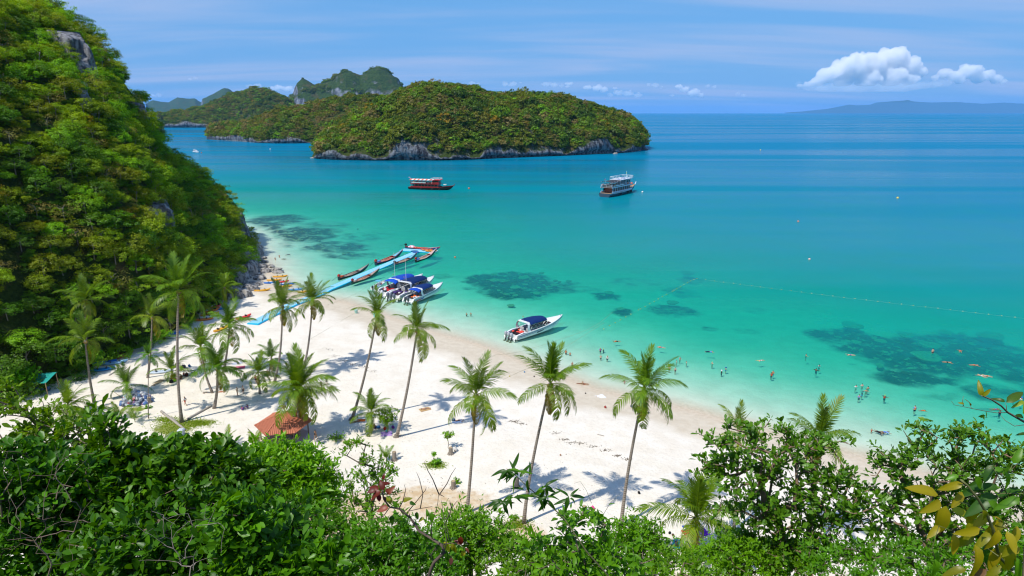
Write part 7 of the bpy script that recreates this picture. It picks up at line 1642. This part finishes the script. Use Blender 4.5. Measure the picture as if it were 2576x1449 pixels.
# the corals that can be told apart on the reefs
def coral_mesh(seed, ring):
    g_ = np.random.default_rng(seed); rows = []
    for i, (r, z) in enumerate(((.0, .25 if not ring else .05), (.45, .28 if not ring else .08), (.75, .30), (.95, .27), (1.0, .15), (.6, -.3))):
        rows.append([((r * (1 + .16 * math.sin(3 * a + seed) + .07 * math.sin(7 * a))) * math.cos(a), (r * (1 + .16 * math.sin(2 * a + seed) + .06 * math.sin(9 * a))) * math.sin(a), z + .03 * g_.normal()) for a in np.arange(18) * math.pi / 9])
    return MB().grid(rows, closed=True).mesh('coral', objcol('coral', .9, .1, .35, 5), True)
CORALS = [coral_mesh(3, False), coral_mesh(5, True), coral_mesh(8, False)]
def coral(label, u, v, r, k, group=None, col=(.42, .38, .20)):
    p = gr(u, v, -1.2)
    for _ in range(4): zz = gz(p[0], p[1]); p = gr(u, v, zz * .82)
    top = min(-.45, gz(p[0], p[1]) * .55)
    o = link('coral', CORALS[k], None, (p[0], p[1], top - .2)); o.scale = (r, r, max(.8, r * .6)); o.rotation_euler = (0, 0, u); o.color = (*col, 1); tag(o, label, 'coral', group)
gc = np.random.default_rng(88)
for lb, u, v, r, k in (('broad plate coral at the landward top of the middle reef', 1245, 710, 1.9, 0), ('large pale plate coral near the top of the middle reef', 1318, 704, 2.0, 0), ('oval coral head in the heart of the middle reef', 1298, 728, 1.8, 2), ('coral head at the seaward end of the middle reef', 1395, 722, 1.5, 2), ('round coral at the lower edge of the middle reef', 1350, 742, 1.3, 0), ('lone coral on the small patch beyond the middle reef', 1532, 742, 1.6, 2), ('coral cluster top on the farthest small patch', 1728, 695, 2.4, 0),
                       ('green coral on the patch by the float line', 1708, 732, 1.4, 2), ('large ring coral at the landward tip of the seaward reef', 2143, 828, 2.6, 1), ('pale ring coral in the middle of the seaward reef', 2280, 853, 1.9, 1), ('coral head far along the seaward reef', 2376, 846, 1.9, 2), ('wide ring coral at the far end of the seaward reef', 2490, 855, 2.9, 1), ('plate coral behind the standing man', 2340, 878, 2.4, 0), ('pale sand-dusted coral below the standing man', 2330, 905, 3.2, 0), ('small ring coral near the pale swimmer', 2152, 868, 1.2, 1), ('flat coral between the two ring corals', 2215, 866, 1.4, 0),
                       ('coral head on the patch inside the float line', 1690, 768, 1.8, 2), ('small coral on the dark patch nearest the lone speedboat', 1562, 782, 1.2, 2)):
    coral(lb, u, v, r, k)
for i in range(46):
    u, v = (gc.normal(1310, 62), gc.normal(722, 17)) if i < 24 else (gc.uniform(2190, 2560), gc.uniform(845, 930)) if i < 38 else (gc.uniform(690, 930), gc.uniform(565, 655))
    nm = 'middle reef' if i < 24 else ('seaward reef' if i < 38 else 'reef by the headland')
    rr_ = gc.uniform(.45, 1.15); tn_ = gc.uniform(.6, 1.2); wd_ = ('tiny ' if rr_ < .62 else 'small ' if rr_ < .88 else 'mid-sized ') + ('dull' if tn_ < .9 else 'pale')
    coral(f'{wd_} coral head scattered on the {nm}', u, v, rr_, int(gc.integers(3)), f'small coral heads on the {nm}', tuple(np.array((.36, .33, .18)) * tn_))

# the hut with a tiled six-sided roof
def hut():
    c = on_beach(712, 1108); c[1] += 1.0; t = thing('beach_hut', 'beach hut with a red tiled six-sided roof and a vent cap', 'hut', tuple(c)); TILE = plain('roof_tile', (.50, .17, .095), .7, .22, 2.5)
    r, h0, h1 = 4.4, 2.5, 4.3
    for k in range(6):
        a0, a1 = k * math.pi / 3 + .2, (k + 1) * math.pi / 3 + .2; e0, e1 = np.array([r * math.cos(a0), r * math.sin(a0), h0]), np.array([r * math.cos(a1), r * math.sin(a1), h0]); ap0, ap1 = np.array([.3 * math.cos(a0), .3 * math.sin(a0), h1]), np.array([.3 * math.cos(a1), .3 * math.sin(a1), h1])
        pn = part(MB().poly([tuple(x) for x in (e0, e1, ap1, ap0)]), 'roof_slope', TILE, t)
        n = np.cross(e1 - e0, ap0 - e0); n /= np.linalg.norm(n); m = 15
        for i in range(m):
            s0, s1 = (i + .08) / m, (i + .62) / m; lo0, lo1 = e0 + (e1 - e0) * s0, e0 + (e1 - e0) * s1
            f = 1 - abs((i + .5) / m * 2 - 1); q = min(1, f * 1.06); mid_e = (e0 + e1) / 2; mid_a = (ap0 + ap1) / 2; d = mid_a - mid_e
            hi0, hi1 = lo0 + d * q, lo1 + d * q; lift = n * .09
            part(MB().add([lo0, lo1, hi1, hi0, lo0 + lift * .6, (lo0 + lo1) / 2 + lift, lo1 + lift * .6, hi0 + lift * .6, (hi0 + hi1) / 2 + lift, hi1 + lift * .6], [(4, 5, 8, 7), (5, 6, 9, 8), (0, 4, 7, 3), (1, 2, 9, 6), (0, 1, 6, 5, 4)]), 'tile', TILE, pn)
        part(MB().tube([tuple(e0 + np.array([0, 0, .06])), tuple(ap0 + np.array([0, 0, .06]))], .11, 6), 'ridge_cap', TILE, t)
        part(MB().tube([(.82 * e0[0], .82 * e0[1], -.2), (.82 * e0[0], .82 * e0[1], h0 + .3)], .1, 7), 'post', DARKWOOD, t)
    part(MB().box((0, 0, h1 + .18), (.75, .75, .36), top=.75), 'vent_cap', plain('zinc', (.55, .56, .58), .4, .1, 3), t)
    part(MB().tube([(0, 0, -.1), (0, 0, .12)], 3.7, 6), 'floor', plain('concrete', (.45, .43, .40), .9, .15, 2), t)
    part(MB().box((0, 0, .75), (2.6, 1.2, .08)).box((0, 0, .4), (.4, .4, .7)), 'table', WOOD, t)
hut()
# rubbish bags heaped by the short palm
def heap():
    p = on_beach(343, 1010); t = thing('rubbish_heap', 'big heap of clear, white and blue rubbish bags by a short palm', 'rubbish heap', tuple(p)); gg = np.random.default_rng(5)
    me = [rock_mesh(850 + k, (1, .9, .75)) for k in range(3)]
    for m in me: m.materials.clear(); m.materials.append(PLASTIC)
    cols = [(.62, .64, .68), (.50, .55, .62), (.10, .18, .42), (.45, .12, .14), (.70, .70, .70), (.18, .30, .50), (.30, .18, .30), (.08, .10, .14), (.40, .46, .55)]
    for i in range(150):
        a = gg.uniform(0, 6.28); q = gg.uniform(0, 1) ** .6; x, y = 2.7 * q * math.cos(a), 2.3 * q * math.sin(a); z = 2.1 * (1 - q ** 1.6) * gg.uniform(.75, 1.0)
        b = link('rubbish_bag', me[gg.integers(3)], t, (x, y, max(.12, z))); s = gg.uniform(.28, .5); b.scale = (s, s, s); b.rotation_euler = tuple(gg.uniform(0, 6, 3)); b.color = (*np.array(cols[gg.integers(len(cols))]) * gg.uniform(.7, 1.1), 1)
    core = part(MB().tube([(0, 0, -.2), (0, 0, .5), (0, 0, 1.1), (0, 0, 1.6)], [2.4, 2.1, 1.4, .5], 10), 'heap_core', PLASTIC, t, (.12, .13, .18))
heap()
def shed():
    p = on_beach(95, 985); t = thing('tarpaulin_shelter', 'low shelter with a green tarpaulin roof and blue barrels under the trees', 'shelter', tuple(p))
    part(MB().grid([[(-3.2, -1.6, 2.3), (-1, -1.7, 2.1), (1, -1.6, 2.25), (3, -1.5, 2.35)], [(-3.2, 1.6, 3.1), (-1, 1.6, 2.9), (1, 1.7, 3.0), (3, 1.6, 3.2)]]), 'tarpaulin', CANVAS, t, (.02, .33, .28))
    for x in (-3, 0, 2.9):
        for y in (-1.5, 1.5): part(MB().tube([(x, y, -.2), (x, y, 2.4 + (y > 0) * .65)], .07, 6), 'post', WOOD, t)
    for x, y in ((1.2, -.6), (.3, -.3), (-.7, -.7), (1.7, .5)): part(MB().tube([(x, y, 0), (x, y, .25), (x, y, .65), (x, y, .9)], [.28, .3, .3, .28], 10), 'barrel', PLASTIC, t, (.02, .10, .38))
    part(MB().box((-1.5, .8, .6), (2.0, .6, 1.2)), 'crate', DARKWOOD, t)
shed()
def log(label, a, b, r):
    p, q = on_beach(*a), on_beach(*b); o = p; n = 7; pts = [p + (q - p) * i / (n - 1) + np.array([0, 0, r * .7 + .06 * math.sin(3 * i)]) - o for i in range(n)]
    tag(MB().tube(pts, [r * (1 - .25 * i / n) for i in range(n)], 8).build('log', PALE_BARK, None, True, tuple(o)), label, 'log')
log('weathered log on the grass left of the tallest palm', (406, 1037), (466, 1083), .22); log('shorter log lying against the weathered log', (432, 1052), (458, 1076), .15); log('fallen palm log pointing at the palm with sweeping fronds', (472, 1056), (533, 1022), .22); log('thin pole lying beside the rubbish heap', (285, 985), (312, 1005), .07)
log('short driftwood piece on the open sand', r3(645, 382), r3(695, 395), .09); log('grey plank half buried by the beached blue kayaks', (275, 945), (300, 930), .12)
STUMP = MB()
for k in range(9): a = k * .7; STUMP.tube([(.2 * math.cos(a), .2 * math.sin(a), .3), (.42 * math.cos(a), .42 * math.sin(a), .05), (.62 * math.cos(a), .62 * math.sin(a), -.1)], [.12, .10, .04], 5)
ROOT_FLARE = STUMP.mesh('root_flare', GREY_BARK)
def stump(label, u, v, h=.8, plant=None):
    p = on_beach(u, v); t = thing('tree_stump', label, 'stump', tuple(p)); part(MB().tube([(0, 0, -.1), (0, 0, .2), (.02, 0, h)], [.40, .34, .30], 12), 'stump_wood', GREY_BARK, t); part(MB().tube([(.02, 0, h), (.02, 0, h + .015)], .27, 12), 'cut_face', plain('cut_wood', (.45, .33, .2), .9, .25, 8), t); link('root_flare', ROOT_FLARE, t)
stump('palm stump with a leafy sapling and a ball beside it', 1134, 1142, 1.1); stump('sawn palm stump with grass around it left of the slim palm', *r2(1490, 785), 1.1); stump('stump with a root plate between the two slim palms', *r3(35, 775), 1.3); stump('root-ringed stump in the palm shadow with bags on it', *r3(545, 985), 1.2); stump('tall stump beside the young palm sprout', *r2(1045, 575), 1.4); stump('stump beside the rubbish heap', *c3(960, 1160), 1.0)
# small plants of the upper beach
def bush(label, u, v, r, n, leaf, tint, seed, h=None, mat=FRONT_FINE, tm=LEAF_P):
    p = on_beach(u, v); gg = np.random.default_rng(seed); h = h or r; d = gg.normal(size=(n, 3)); d /= np.linalg.norm(d, axis=1, keepdims=True); tips = p + np.array([0, 0, h]) + d * gg.uniform(.35, 1, (n, 1)) * np.array([r, r, r * .7])
    A, par, ends = skeleton(p, p + np.array([0, 0, h * .5]), tips, seed, max(.12, r * .25), .15); t = thing('beach_bush', label, 'bush', tuple(p)); link('trunk', frame_mesh('trunk', BARK, A - p, par, ends, .012, .05), t)
    c = link('crown', rosettes('crown', mat, np.vstack([A[ends] - p, A[par[ends]] - p]), np.vstack([d, d]) + np.array([0, 0, .6]), 6, leaf, tm, seed), t); c.color = (*tint, 1)
bush('leafy green sapling growing on the stump beside a ball', 1128, 1128, 1.0, 40, .34, (1.1, 1.2, .8), 901, 2.3); bush('small leafy tree shading the picnickers', 975, 1085, 2.2, 110, .36, (.95, 1.0, .9), 902, 2.8); bush('low creeper patch with a sapling right of the sprout', 1095, 1168, .9, 40, .3, (1, 1.2, .7), 903, .3); bush('small sapling standing in the creeper patch', 1092, 1160, .45, 14, .3, (1, 1.2, .7), 904, 1.3); bush('weedy tuft beside the sawn stump', 1150, 1215, .8, 34, .26, (.9, 1.05, .8), 905, .25)
bush('weedy patch beside the walking woman', 846, 1103, 1.6, 80, .24, (1.0, 1.25, .6), 906, .15); bush('tuft of weeds at the foot of the slim palm on open sand', 1295, 1305, .6, 20, .26, (.9, 1, .8), 907, .2); bush('low shrub in front of the picnic tree', 985, 1062, .5, 16, .3, (1.2, 1.2, .8), 908, .5)
bush('green weeds under the rubbish heap stump', 372, 1026, .8, 36, .26, (.8, 1.1, .7), 909, .15)
bush('broad bush of round leaves at the headland foot by the shelter', 60, 990, 3.4, 240, .6, (.7, 1.15, .8), 910, 3.4, FRONT_FINE, LEAF_B); bush('broad bush of round leaves behind the blue kayaks', 215, 925, 3.2, 240, .6, (.7, 1.15, .8), 911, 3.2, FRONT_FINE, LEAF_B)
# grass and tide wrack: nobody could count these
def scatter_blades(name, label, spots, n, mat, seed, size, tint, flatq=False):
    gg = np.random.default_rng(seed); P = []
    for (u, v, a, b) in spots:
        for _ in range(int(n / len(spots))):
            q = gg.normal(size=2) * .45; p = gr(u + q[0] * a, v + q[1] * b, 1.9); P.append((p[0], p[1]))
    P = np.array(P); z = ground_z(P); nrm = gg.normal(size=(len(P), 3)) * (.25 if flatq else .9) + np.array([0, 0, 1.0 if flatq else .1])
    v_, f_ = stamp(LEAF_Q[0], LEAF_Q[1], np.column_stack([P, z + (.02 if flatq else .06)]), frames(nrm, gg), size * gg.uniform(.5, 1.5, len(P)))
    o = link(name, mesh_from(name, v_, f_, mat, False, {'var': np.repeat(gg.uniform(0, 1, len(P)), 4)})); o.color = (*tint, 1); return stuff(o, label)
scatter_blades('grass', 'thin dry grass under the tallest palm', [(440, 1080, 70, 26), (500, 1068, 50, 12), (420, 1060, 40, 10), (1095, 1170, 30, 10), (1300, 1320, 40, 18)], 5200, FRONT_FINE, 31, .17, (1.3, 1.0, .8))
wr = [(1050, 862), (880, 880), (940, 905), (1010, 940), (1060, 962), (1110, 985), (1130, 1000)]
line_ = [c6(700, 1190), c6(760, 1255), c6(850, 1300), c6(940, 1335), c6(1030, 1360), c6(1120, 1400)] + [r7(430, 1336), r7(500, 1352)] + [r3(30, 262), r3(320, 352), r3(400, 400), r3(460, 425), r3(520, 430), r3(620, 455), r3(720, 480), r3(800, 525), r3(870, 550)]
scatter_blades('debris', 'dark line of leaves and wrack along the last tide', [(u, v, 17, 4) for u, v in line_], 620, plain('wrack', (.12, .085, .05), .9, .3, 6), 32, .20, (1, 1, 1), True)
scatter_blades('debris', 'scattered dead leaves and twigs on the upper sand', [(560, 990, 120, 60), (900, 1120, 120, 40), (1050, 1230, 160, 40), (1400, 1200, 200, 80), (1000, 1095, 30, 8), (1310, 1330, 60, 20), (700, 1000, 120, 40)], 420, _mats['wrack'], 33, .16, (1, 1, 1), True)
# towels, bags and small things
def towel(label, u, v, w, l, an, col, cat='towel'):
    p = on_beach(u, v); gg = np.random.default_rng(int(u * 7 + v)); rows = [[(x * w, y * l, .035 + .02 * gg.normal()) for x in np.linspace(-.5, .5, 5)] for y in np.linspace(-.5, .5, 6)]
    m = MB().grid(rows); m.grid([[(x, y, z - .03) for x, y, z in reversed(r)] for r in rows]); o = m.build('towel', CLOTH, None, True, tuple(p)); o.rotation_euler = (0, 0, R(an)); o.color = (*col, 1); tag(o, label, cat)
towel('turquoise towel under the sunbather near the hanging-frond palm', *r3(1243, 1208), 1.0, 2.0, -25, (.02, .52, .60)); towel('bright red sheet spread beside the hanging-frond palm', *r3(1330, 1140), 1.2, 2.0, 5, (.80, .03, .10)); towel('purple towel in the shade of the hanging-frond palm', *r3(1440, 1120), 1.3, 1.4, 20, (.16, .04, .50)); towel('small blue bag cloth near the red sheet', *r3(1303, 1078), .6, .5, 10, (.02, .08, .40))
towel('lilac towel with bags beside the leaning palm foot', *r2(985, 377), 1.8, 1.5, 10, (.45, .28, .62)); towel('orange towel at the palm roots', *r2(793, 276), 1.4, .9, 10, (.85, .16, .02)); towel('straw mat in the palm crown shadow', *r2(1275, 192), 1.9, 1.3, 30, (.55, .36, .17), 'mat'); towel('white cloth spread near the water edge', *r7(1090, 1168), 1.7, 1.5, 20, (.85, .85, .85)); towel('tan cloth beside the white cloth near the water edge', *r7(1068, 1163), .9, .6, 40, (.62, .45, .30)); towel('pale blue towel under the reading person', *r2(1515, 285), 1.6, 1.0, 10, (.50, .60, .75)); towel('brown sheet in the shade near the red cooler', *c3(1060, 905), 3.0, 1.2, 80, (.36, .28, .18), 'sheet')
towel('red and blue clothes heaped under the curved palm grove', *c9(165, 640), 2.2, 1.6, 20, (.55, .10, .16), 'cloth'); towel('pale patterned sheet beyond the red clothes', *c9(140, 590), 2.0, 1.4, 30, (.55, .58, .66), 'sheet')
BAG_ME = MB(); BAG_ME.ball((0, 0, .2), .3, 9, 6, (1, .7, .8)); BAG_ME.tube([(-.15, 0, .38), (-.08, 0, .55), (.08, 0, .55), (.15, 0, .38)], .025, 5); BAG_ME = BAG_ME.mesh('bag', CLOTH, True)
def bag(label, u, v, col, s=1.0, cat='bag'):
    p = on_beach(u, v); o = link('bag', BAG_ME, None, tuple(p)); o.scale = (s, s, s); o.rotation_euler = (0, 0, u); o.color = (*col, 1); tag(o, label, cat)
for a in (('red checked bag beside the lilac towel', *r2(975, 345), (.60, .05, .03), 1.3), ('purple bag hung by the leaning palm foot', *r2(1035, 335), (.18, .04, .30), 1.1), ('blue and green bag on the lilac towel', *r2(985, 362), (.10, .40, .35), .9), ('blue bag beside the seated person in blue', *r2(925, 335), (.04, .16, .40), 1.2), ('dark bags beside the reading person', *r2(1490, 280), (.05, .08, .22), 1.2), ('black rucksack beside the red cooler', *c3(1240, 905), BLK, 1.5), ('lime green bag beside the red cooler', *c3(1288, 890), (.25, .55, .03), 1.1), ('dark rucksack behind the red-topped person', *c3(1440, 820), (.08, .03, .03), 1.6), ('dark gear pile on open sand near the red top', *c3(1400, 715), (.05, .05, .07), 1.6), ('blue bag on open sand near the dark gear', *c3(1475, 700), (.02, .10, .30), 1.2),
          ('pink bag on the root-ringed stump', *r3(610, 945), (.80, .08, .30), 1.0), ('blue checked bag on the root-ringed stump', *r3(558, 960), (.15, .25, .55), 1.0), ('small red thing lying on the damp sand', *r7(1127, 1253), (.35, .06, .05), .9), ('grey shirt dropped on the damp sand beside the palm fronds', *r7(1325, 1247), (.20, .20, .28), 1.0), ('small navy thing on the damp sand right of the slim palm', *r7(1452, 1295), NVY, .7), ('black cap dropped on the white sand', *r3(958, 827), BLK, .8), ('brown coconut on the white sand', *r3(366, 540), (.3, .14, .06), .5), ('dark sandals near the slim palm crown', *r7(978, 1145), BLK, .5), ('blue float dropped by the rope', *r7(517, 985), (.03, .22, .45), .6), ('pair of dark sandals along the tide edge', *r7(590, 1018), (.08, .06, .05), .6), ('yellow thing caught on the rope', *r7(405, 1016), (.6, .5, .08), .5), ('pale plastic bag beside the leafy stump', *r2(1505, 505), (.60, .58, .55), 1.5), ('black shoes beside the turquoise towel', *r3(1190, 1130), BLK, .7), ('pair of brown sandals near the turquoise towel', *r3(1215, 1145), (.12, .07, .04), .6)): bag(*a)
p = on_beach(*c3(1305, 870)); t = thing('cool_box', 'red cool box with a white lid in palm shade', 'cool box', tuple(p)); part(MB().box((0, 0, .25), (.7, .45, .5)), 'box', PLASTIC, t, (.65, .03, .03)); part(MB().box((0, 0, .54), (.74, .48, .08)), 'lid', PLASTIC, t, (.75, .73, .70))
p = on_beach(*r2(215, 262)); t = thing('paddle_sign', 'round brown sign on a pole beside the hut roof', 'sign', tuple(p)); part(MB().tube([(0, 0, -.2), (0, 0, 2.0)], .05, 6), 'pole', STEEL, t); part(MB().tube([(0, -.03, 2.2), (0, .03, 2.2)], .36, 12), 'disc', WOOD, t)
p = on_beach(*src(1370 / 1.887, 1536 + 390 / 1.887)); t = thing('bin', 'pale grey bin with a lid beside the grass', 'bin', tuple(p)); part(MB().box((0, 0, .5), (.8, .7, 1.0), top=1.1), 'drum', PLASTIC, t, (.30, .38, .45)); part(MB().box((0, .05, 1.08), (.95, .85, .16), top=.7), 'lid', PLASTIC, t, (.60, .66, .70))
# ================================================================== fair-weather clouds, far off and above the haze
def cloud_material(name, dens):
    m, n, l = new_mat(name); o = n.new('ShaderNodeOutputMaterial'); v = n.new('ShaderNodeVolumeScatter')
    v.inputs['Color'].default_value = (1, 1, 1, 1); v.inputs['Density'].default_value = dens; v.inputs['Anisotropy'].default_value = 0.0
    l.new(v.outputs[0], o.inputs['Volume']); m.cycles.homogeneous_volume = True; return m
CLOUD, WISP = cloud_material('cumulus', 0.0048), cloud_material('thin_cloud', 0.0028)
def cloud(name, label, puffs, mat, dist, base_v, seed, flat=.75, sub=9, vox=1.6, rough=1.0):
    """puffs: (u, v, radius) as the view shows them; the under side is cut level at base_v."""
    g = np.random.default_rng(seed); px = dist / K / FPX; o0 = at(puffs[0][0], puffs[0][1], dist); bm = bmesh.new()
    zb = at(puffs[0][0], base_v, dist)[2]
    def ball(c, r, sq): M = Matrix.Translation(Vector(c)) @ Matrix.Diagonal((sq[0], sq[1], sq[2], 1)); bmesh.ops.create_icosphere(bm, subdivisions=2, radius=r, matrix=M)
    for (u, v, r) in puffs:
        c = at(u, v, dist + g.uniform(-.6, .6) * r * px) - o0; R0 = r * px; ball(c, R0, (1, 1, flat))
        for k in range(sub):
            d = g.normal(size=3); d[2] = abs(d[2]) * .9 + .05; d[1] = -abs(d[1]); d /= np.linalg.norm(d); r2_ = R0 * g.uniform(.22, .46); ball(c + d * R0 * .88 * np.array([1, 1, flat]), r2_, (1, 1, .9))
    me = bpy.data.meshes.new(name); bm.to_mesh(me); bm.free()
    o = bpy.data.objects.new(name, me); COL.objects.link(o); rm = o.modifiers.new('remesh', 'REMESH'); rm.mode = 'VOXEL'; rm.voxel_size = vox * px
    em = bpy.data.meshes.new_from_object(o.evaluated_get(bpy.context.evaluated_depsgraph_get())); bpy.data.objects.remove(o)
    n = len(em.vertices); V = np.zeros(n * 3, np.float32); em.vertices.foreach_get('co', V); V = V.reshape(-1, 3).astype(float); N = np.zeros(n * 3, np.float32); em.vertices.foreach_get('normal', N); N = N.reshape(-1, 3)
    s = px; V += N * (rough * s * (3.2 * fbm(V / (9 * s), 3, seed) + 1.5 * fbm(V / (3.5 * s), 2, seed + 4)))[:, None]
    lim = zb - o0[2] + s * 2.0 * fbm(V[:, :2] / (14 * s), 3, seed + 9); V[:, 2] = np.where(V[:, 2] < lim, lim + (V[:, 2] - lim) * .22, V[:, 2])
    em.vertices.foreach_set('co', V.astype(np.float32).ravel()); em.materials.clear(); em.materials.append(mat); em.update()
    c = link(name, em, None, tuple(o0)); return tag(c, label, 'cloud')
cloud('cumulus_cloud', 'big white cumulus cloud over the horizon, the tallest one', [(2080, 190, 26), (2110, 180, 28), (2150, 167, 34), (2190, 164, 36), (2232, 152, 34), (2262, 142, 25), (2288, 166, 28), (2310, 184, 18), (2056, 206, 16), (2120, 204, 24), (2180, 202, 28), (2240, 196, 30), (2285, 200, 20), (2170, 148, 16), (2046, 210, 13), (2030, 215, 10), (2012, 217, 7), (2150, 140, 10)], CLOUD, 33000, 216, 3)
cloud('cumulus_cloud', 'lower white cumulus cloud trailing to the right of the tall one', [(2376, 186, 16), (2400, 192, 15), (2430, 182, 21), (2452, 178, 17), (2480, 190, 17), (2505, 200, 14), (2524, 206, 8), (2460, 198, 16), (2414, 202, 13), (2352, 196, 9)], CLOUD, 33000, 212, 5, vox=1.3)
cloud('cloud_wisp', 'thin grey wisp under the tall cumulus cloud', [(2025, 217, 20), (2050, 221, 26), (2085, 223, 30), (2120, 222, 34), (2160, 223, 36), (2200, 222, 36), (2240, 221, 36), (2280, 219, 32), (2315, 216, 28), (2345, 213, 24), (2372, 212, 20)], cloud_material('cloud_base', 0.0006), 32000, 231, 7, .32, 5, 1.2, 1.3)
SMALL = [('wisp of cloud above the near island shoulder', [(1190, 209, 7), (1203, 211, 6)]), ('flat little cloud just right of the island summit', [(1270, 212, 8), (1290, 213, 9), (1310, 208, 5)]), ('ragged little cloud before the upright puff', [(1375, 212, 9), (1395, 214, 10), (1412, 216, 6)]), ('small upright puff of cloud over the island end', [(1432, 211, 8), (1430, 218, 6)]), ('broad low bank of small cloud over the island end', [(1478, 220, 9), (1500, 222, 11), (1520, 226, 10), (1545, 222, 5)]),
         ('stretched pale cloud low over the horizon beyond the island', [(1555, 234, 12), (1580, 236, 12), (1605, 240, 10), (1535, 240, 8)]), ('tilted shred of cloud over the horizon', [(1632, 212, 6), (1648, 216, 8), (1665, 220, 5)]), ('bright puff with a tail low over the horizon', [(1708, 218, 9), (1722, 226, 11), (1742, 234, 14), (1762, 240, 9), (1690, 240, 5)]), ('small flat cloud beside the bright puff', [(1780, 217, 6), (1795, 219, 6)]), ('faint pair of shreds toward the tall cumulus', [(1855, 236, 5), (1870, 240, 6)]),
         ('low cloud peeping over the saddle by the limestone peaks', [(690, 224, 10), (705, 221, 12), (722, 224, 10), (738, 230, 8)]), ('pale cloud left of the cloud over the saddle', [(632, 218, 8), (650, 216, 9)]), ('tiny cloud alone over the channel', [(480, 199, 5), (492, 198, 6)]), ('faint flat cloud beside the headland skyline', [(385, 241, 6), (400, 240, 6)]), ('small shred high above the headland crest', [(118, -2, 12), (140, 0, 10)])]
PUFF = cloud_material('small_cloud', 0.0060)
for k, (lb, pf) in enumerate(SMALL):
    gk = np.random.default_rng(k); pf = pf + [(u + gk.uniform(-.8, .8) * r, v + gk.uniform(-.25, .35) * r, r * gk.uniform(.45, .8)) for u, v, r in pf for _ in range(2)]   # filled out, ragged
    cloud('small_cloud', lb, pf, PUFF if k in (3, 4, 7, 10) else WISP, 30000, max(q[1] + q[2] * .6 for q in pf), 40 + k, .5, 7, .8, 1.15)
# ------------------------------------------------------------------ the air
def haze_material():
    m, n, l = new_mat('haze')
    o = n.new('ShaderNodeOutputMaterial'); v = n.new('ShaderNodeVolumePrincipled')
    v.inputs['Color'].default_value = (0.24, 0.58, 1.0, 1); v.inputs['Density'].default_value = 2.0e-5; v.inputs['Anisotropy'].default_value = 0.0
    l.new(v.outputs[0], o.inputs['Volume']); m.cycles.homogeneous_volume = True
    return m
hz_lo, hz_hi = -42.0, 700.0
haze = MB().box((0, E_ - 500, (hz_lo + hz_hi) / 2), (2 * E_ + 1500, 2 * E_ + 1500, hz_hi - hz_lo)).build('haze', haze_material())
stuff(haze, 'thin blue sea haze over the bay')
# ------------------------------------------------------------------ things that look alike are told apart by their order in the view
ORD = ['leftmost', 'second from left', 'third from left', 'fourth from left', 'fifth from left', 'sixth from left', 'seventh from left', 'eighth from left', 'ninth from left', 'tenth from left', 'eleventh from left', 'twelfth from left']
_by = {}
for o in COL.objects:
    if o.parent is None and 'label' in o and 'category' in o: _by.setdefault(o['label'], []).append(o)
for lb, os_ in _by.items():
    if len(os_) < 2 or len(os_) > 12: continue
    P3 = np.array([o.location[:] for o in os_]); u_, _, _ = visible_px(P3)
    for r_, i in enumerate(np.argsort(u_)): os_[i]['label'] = f'{lb}, {ORD[r_]}'
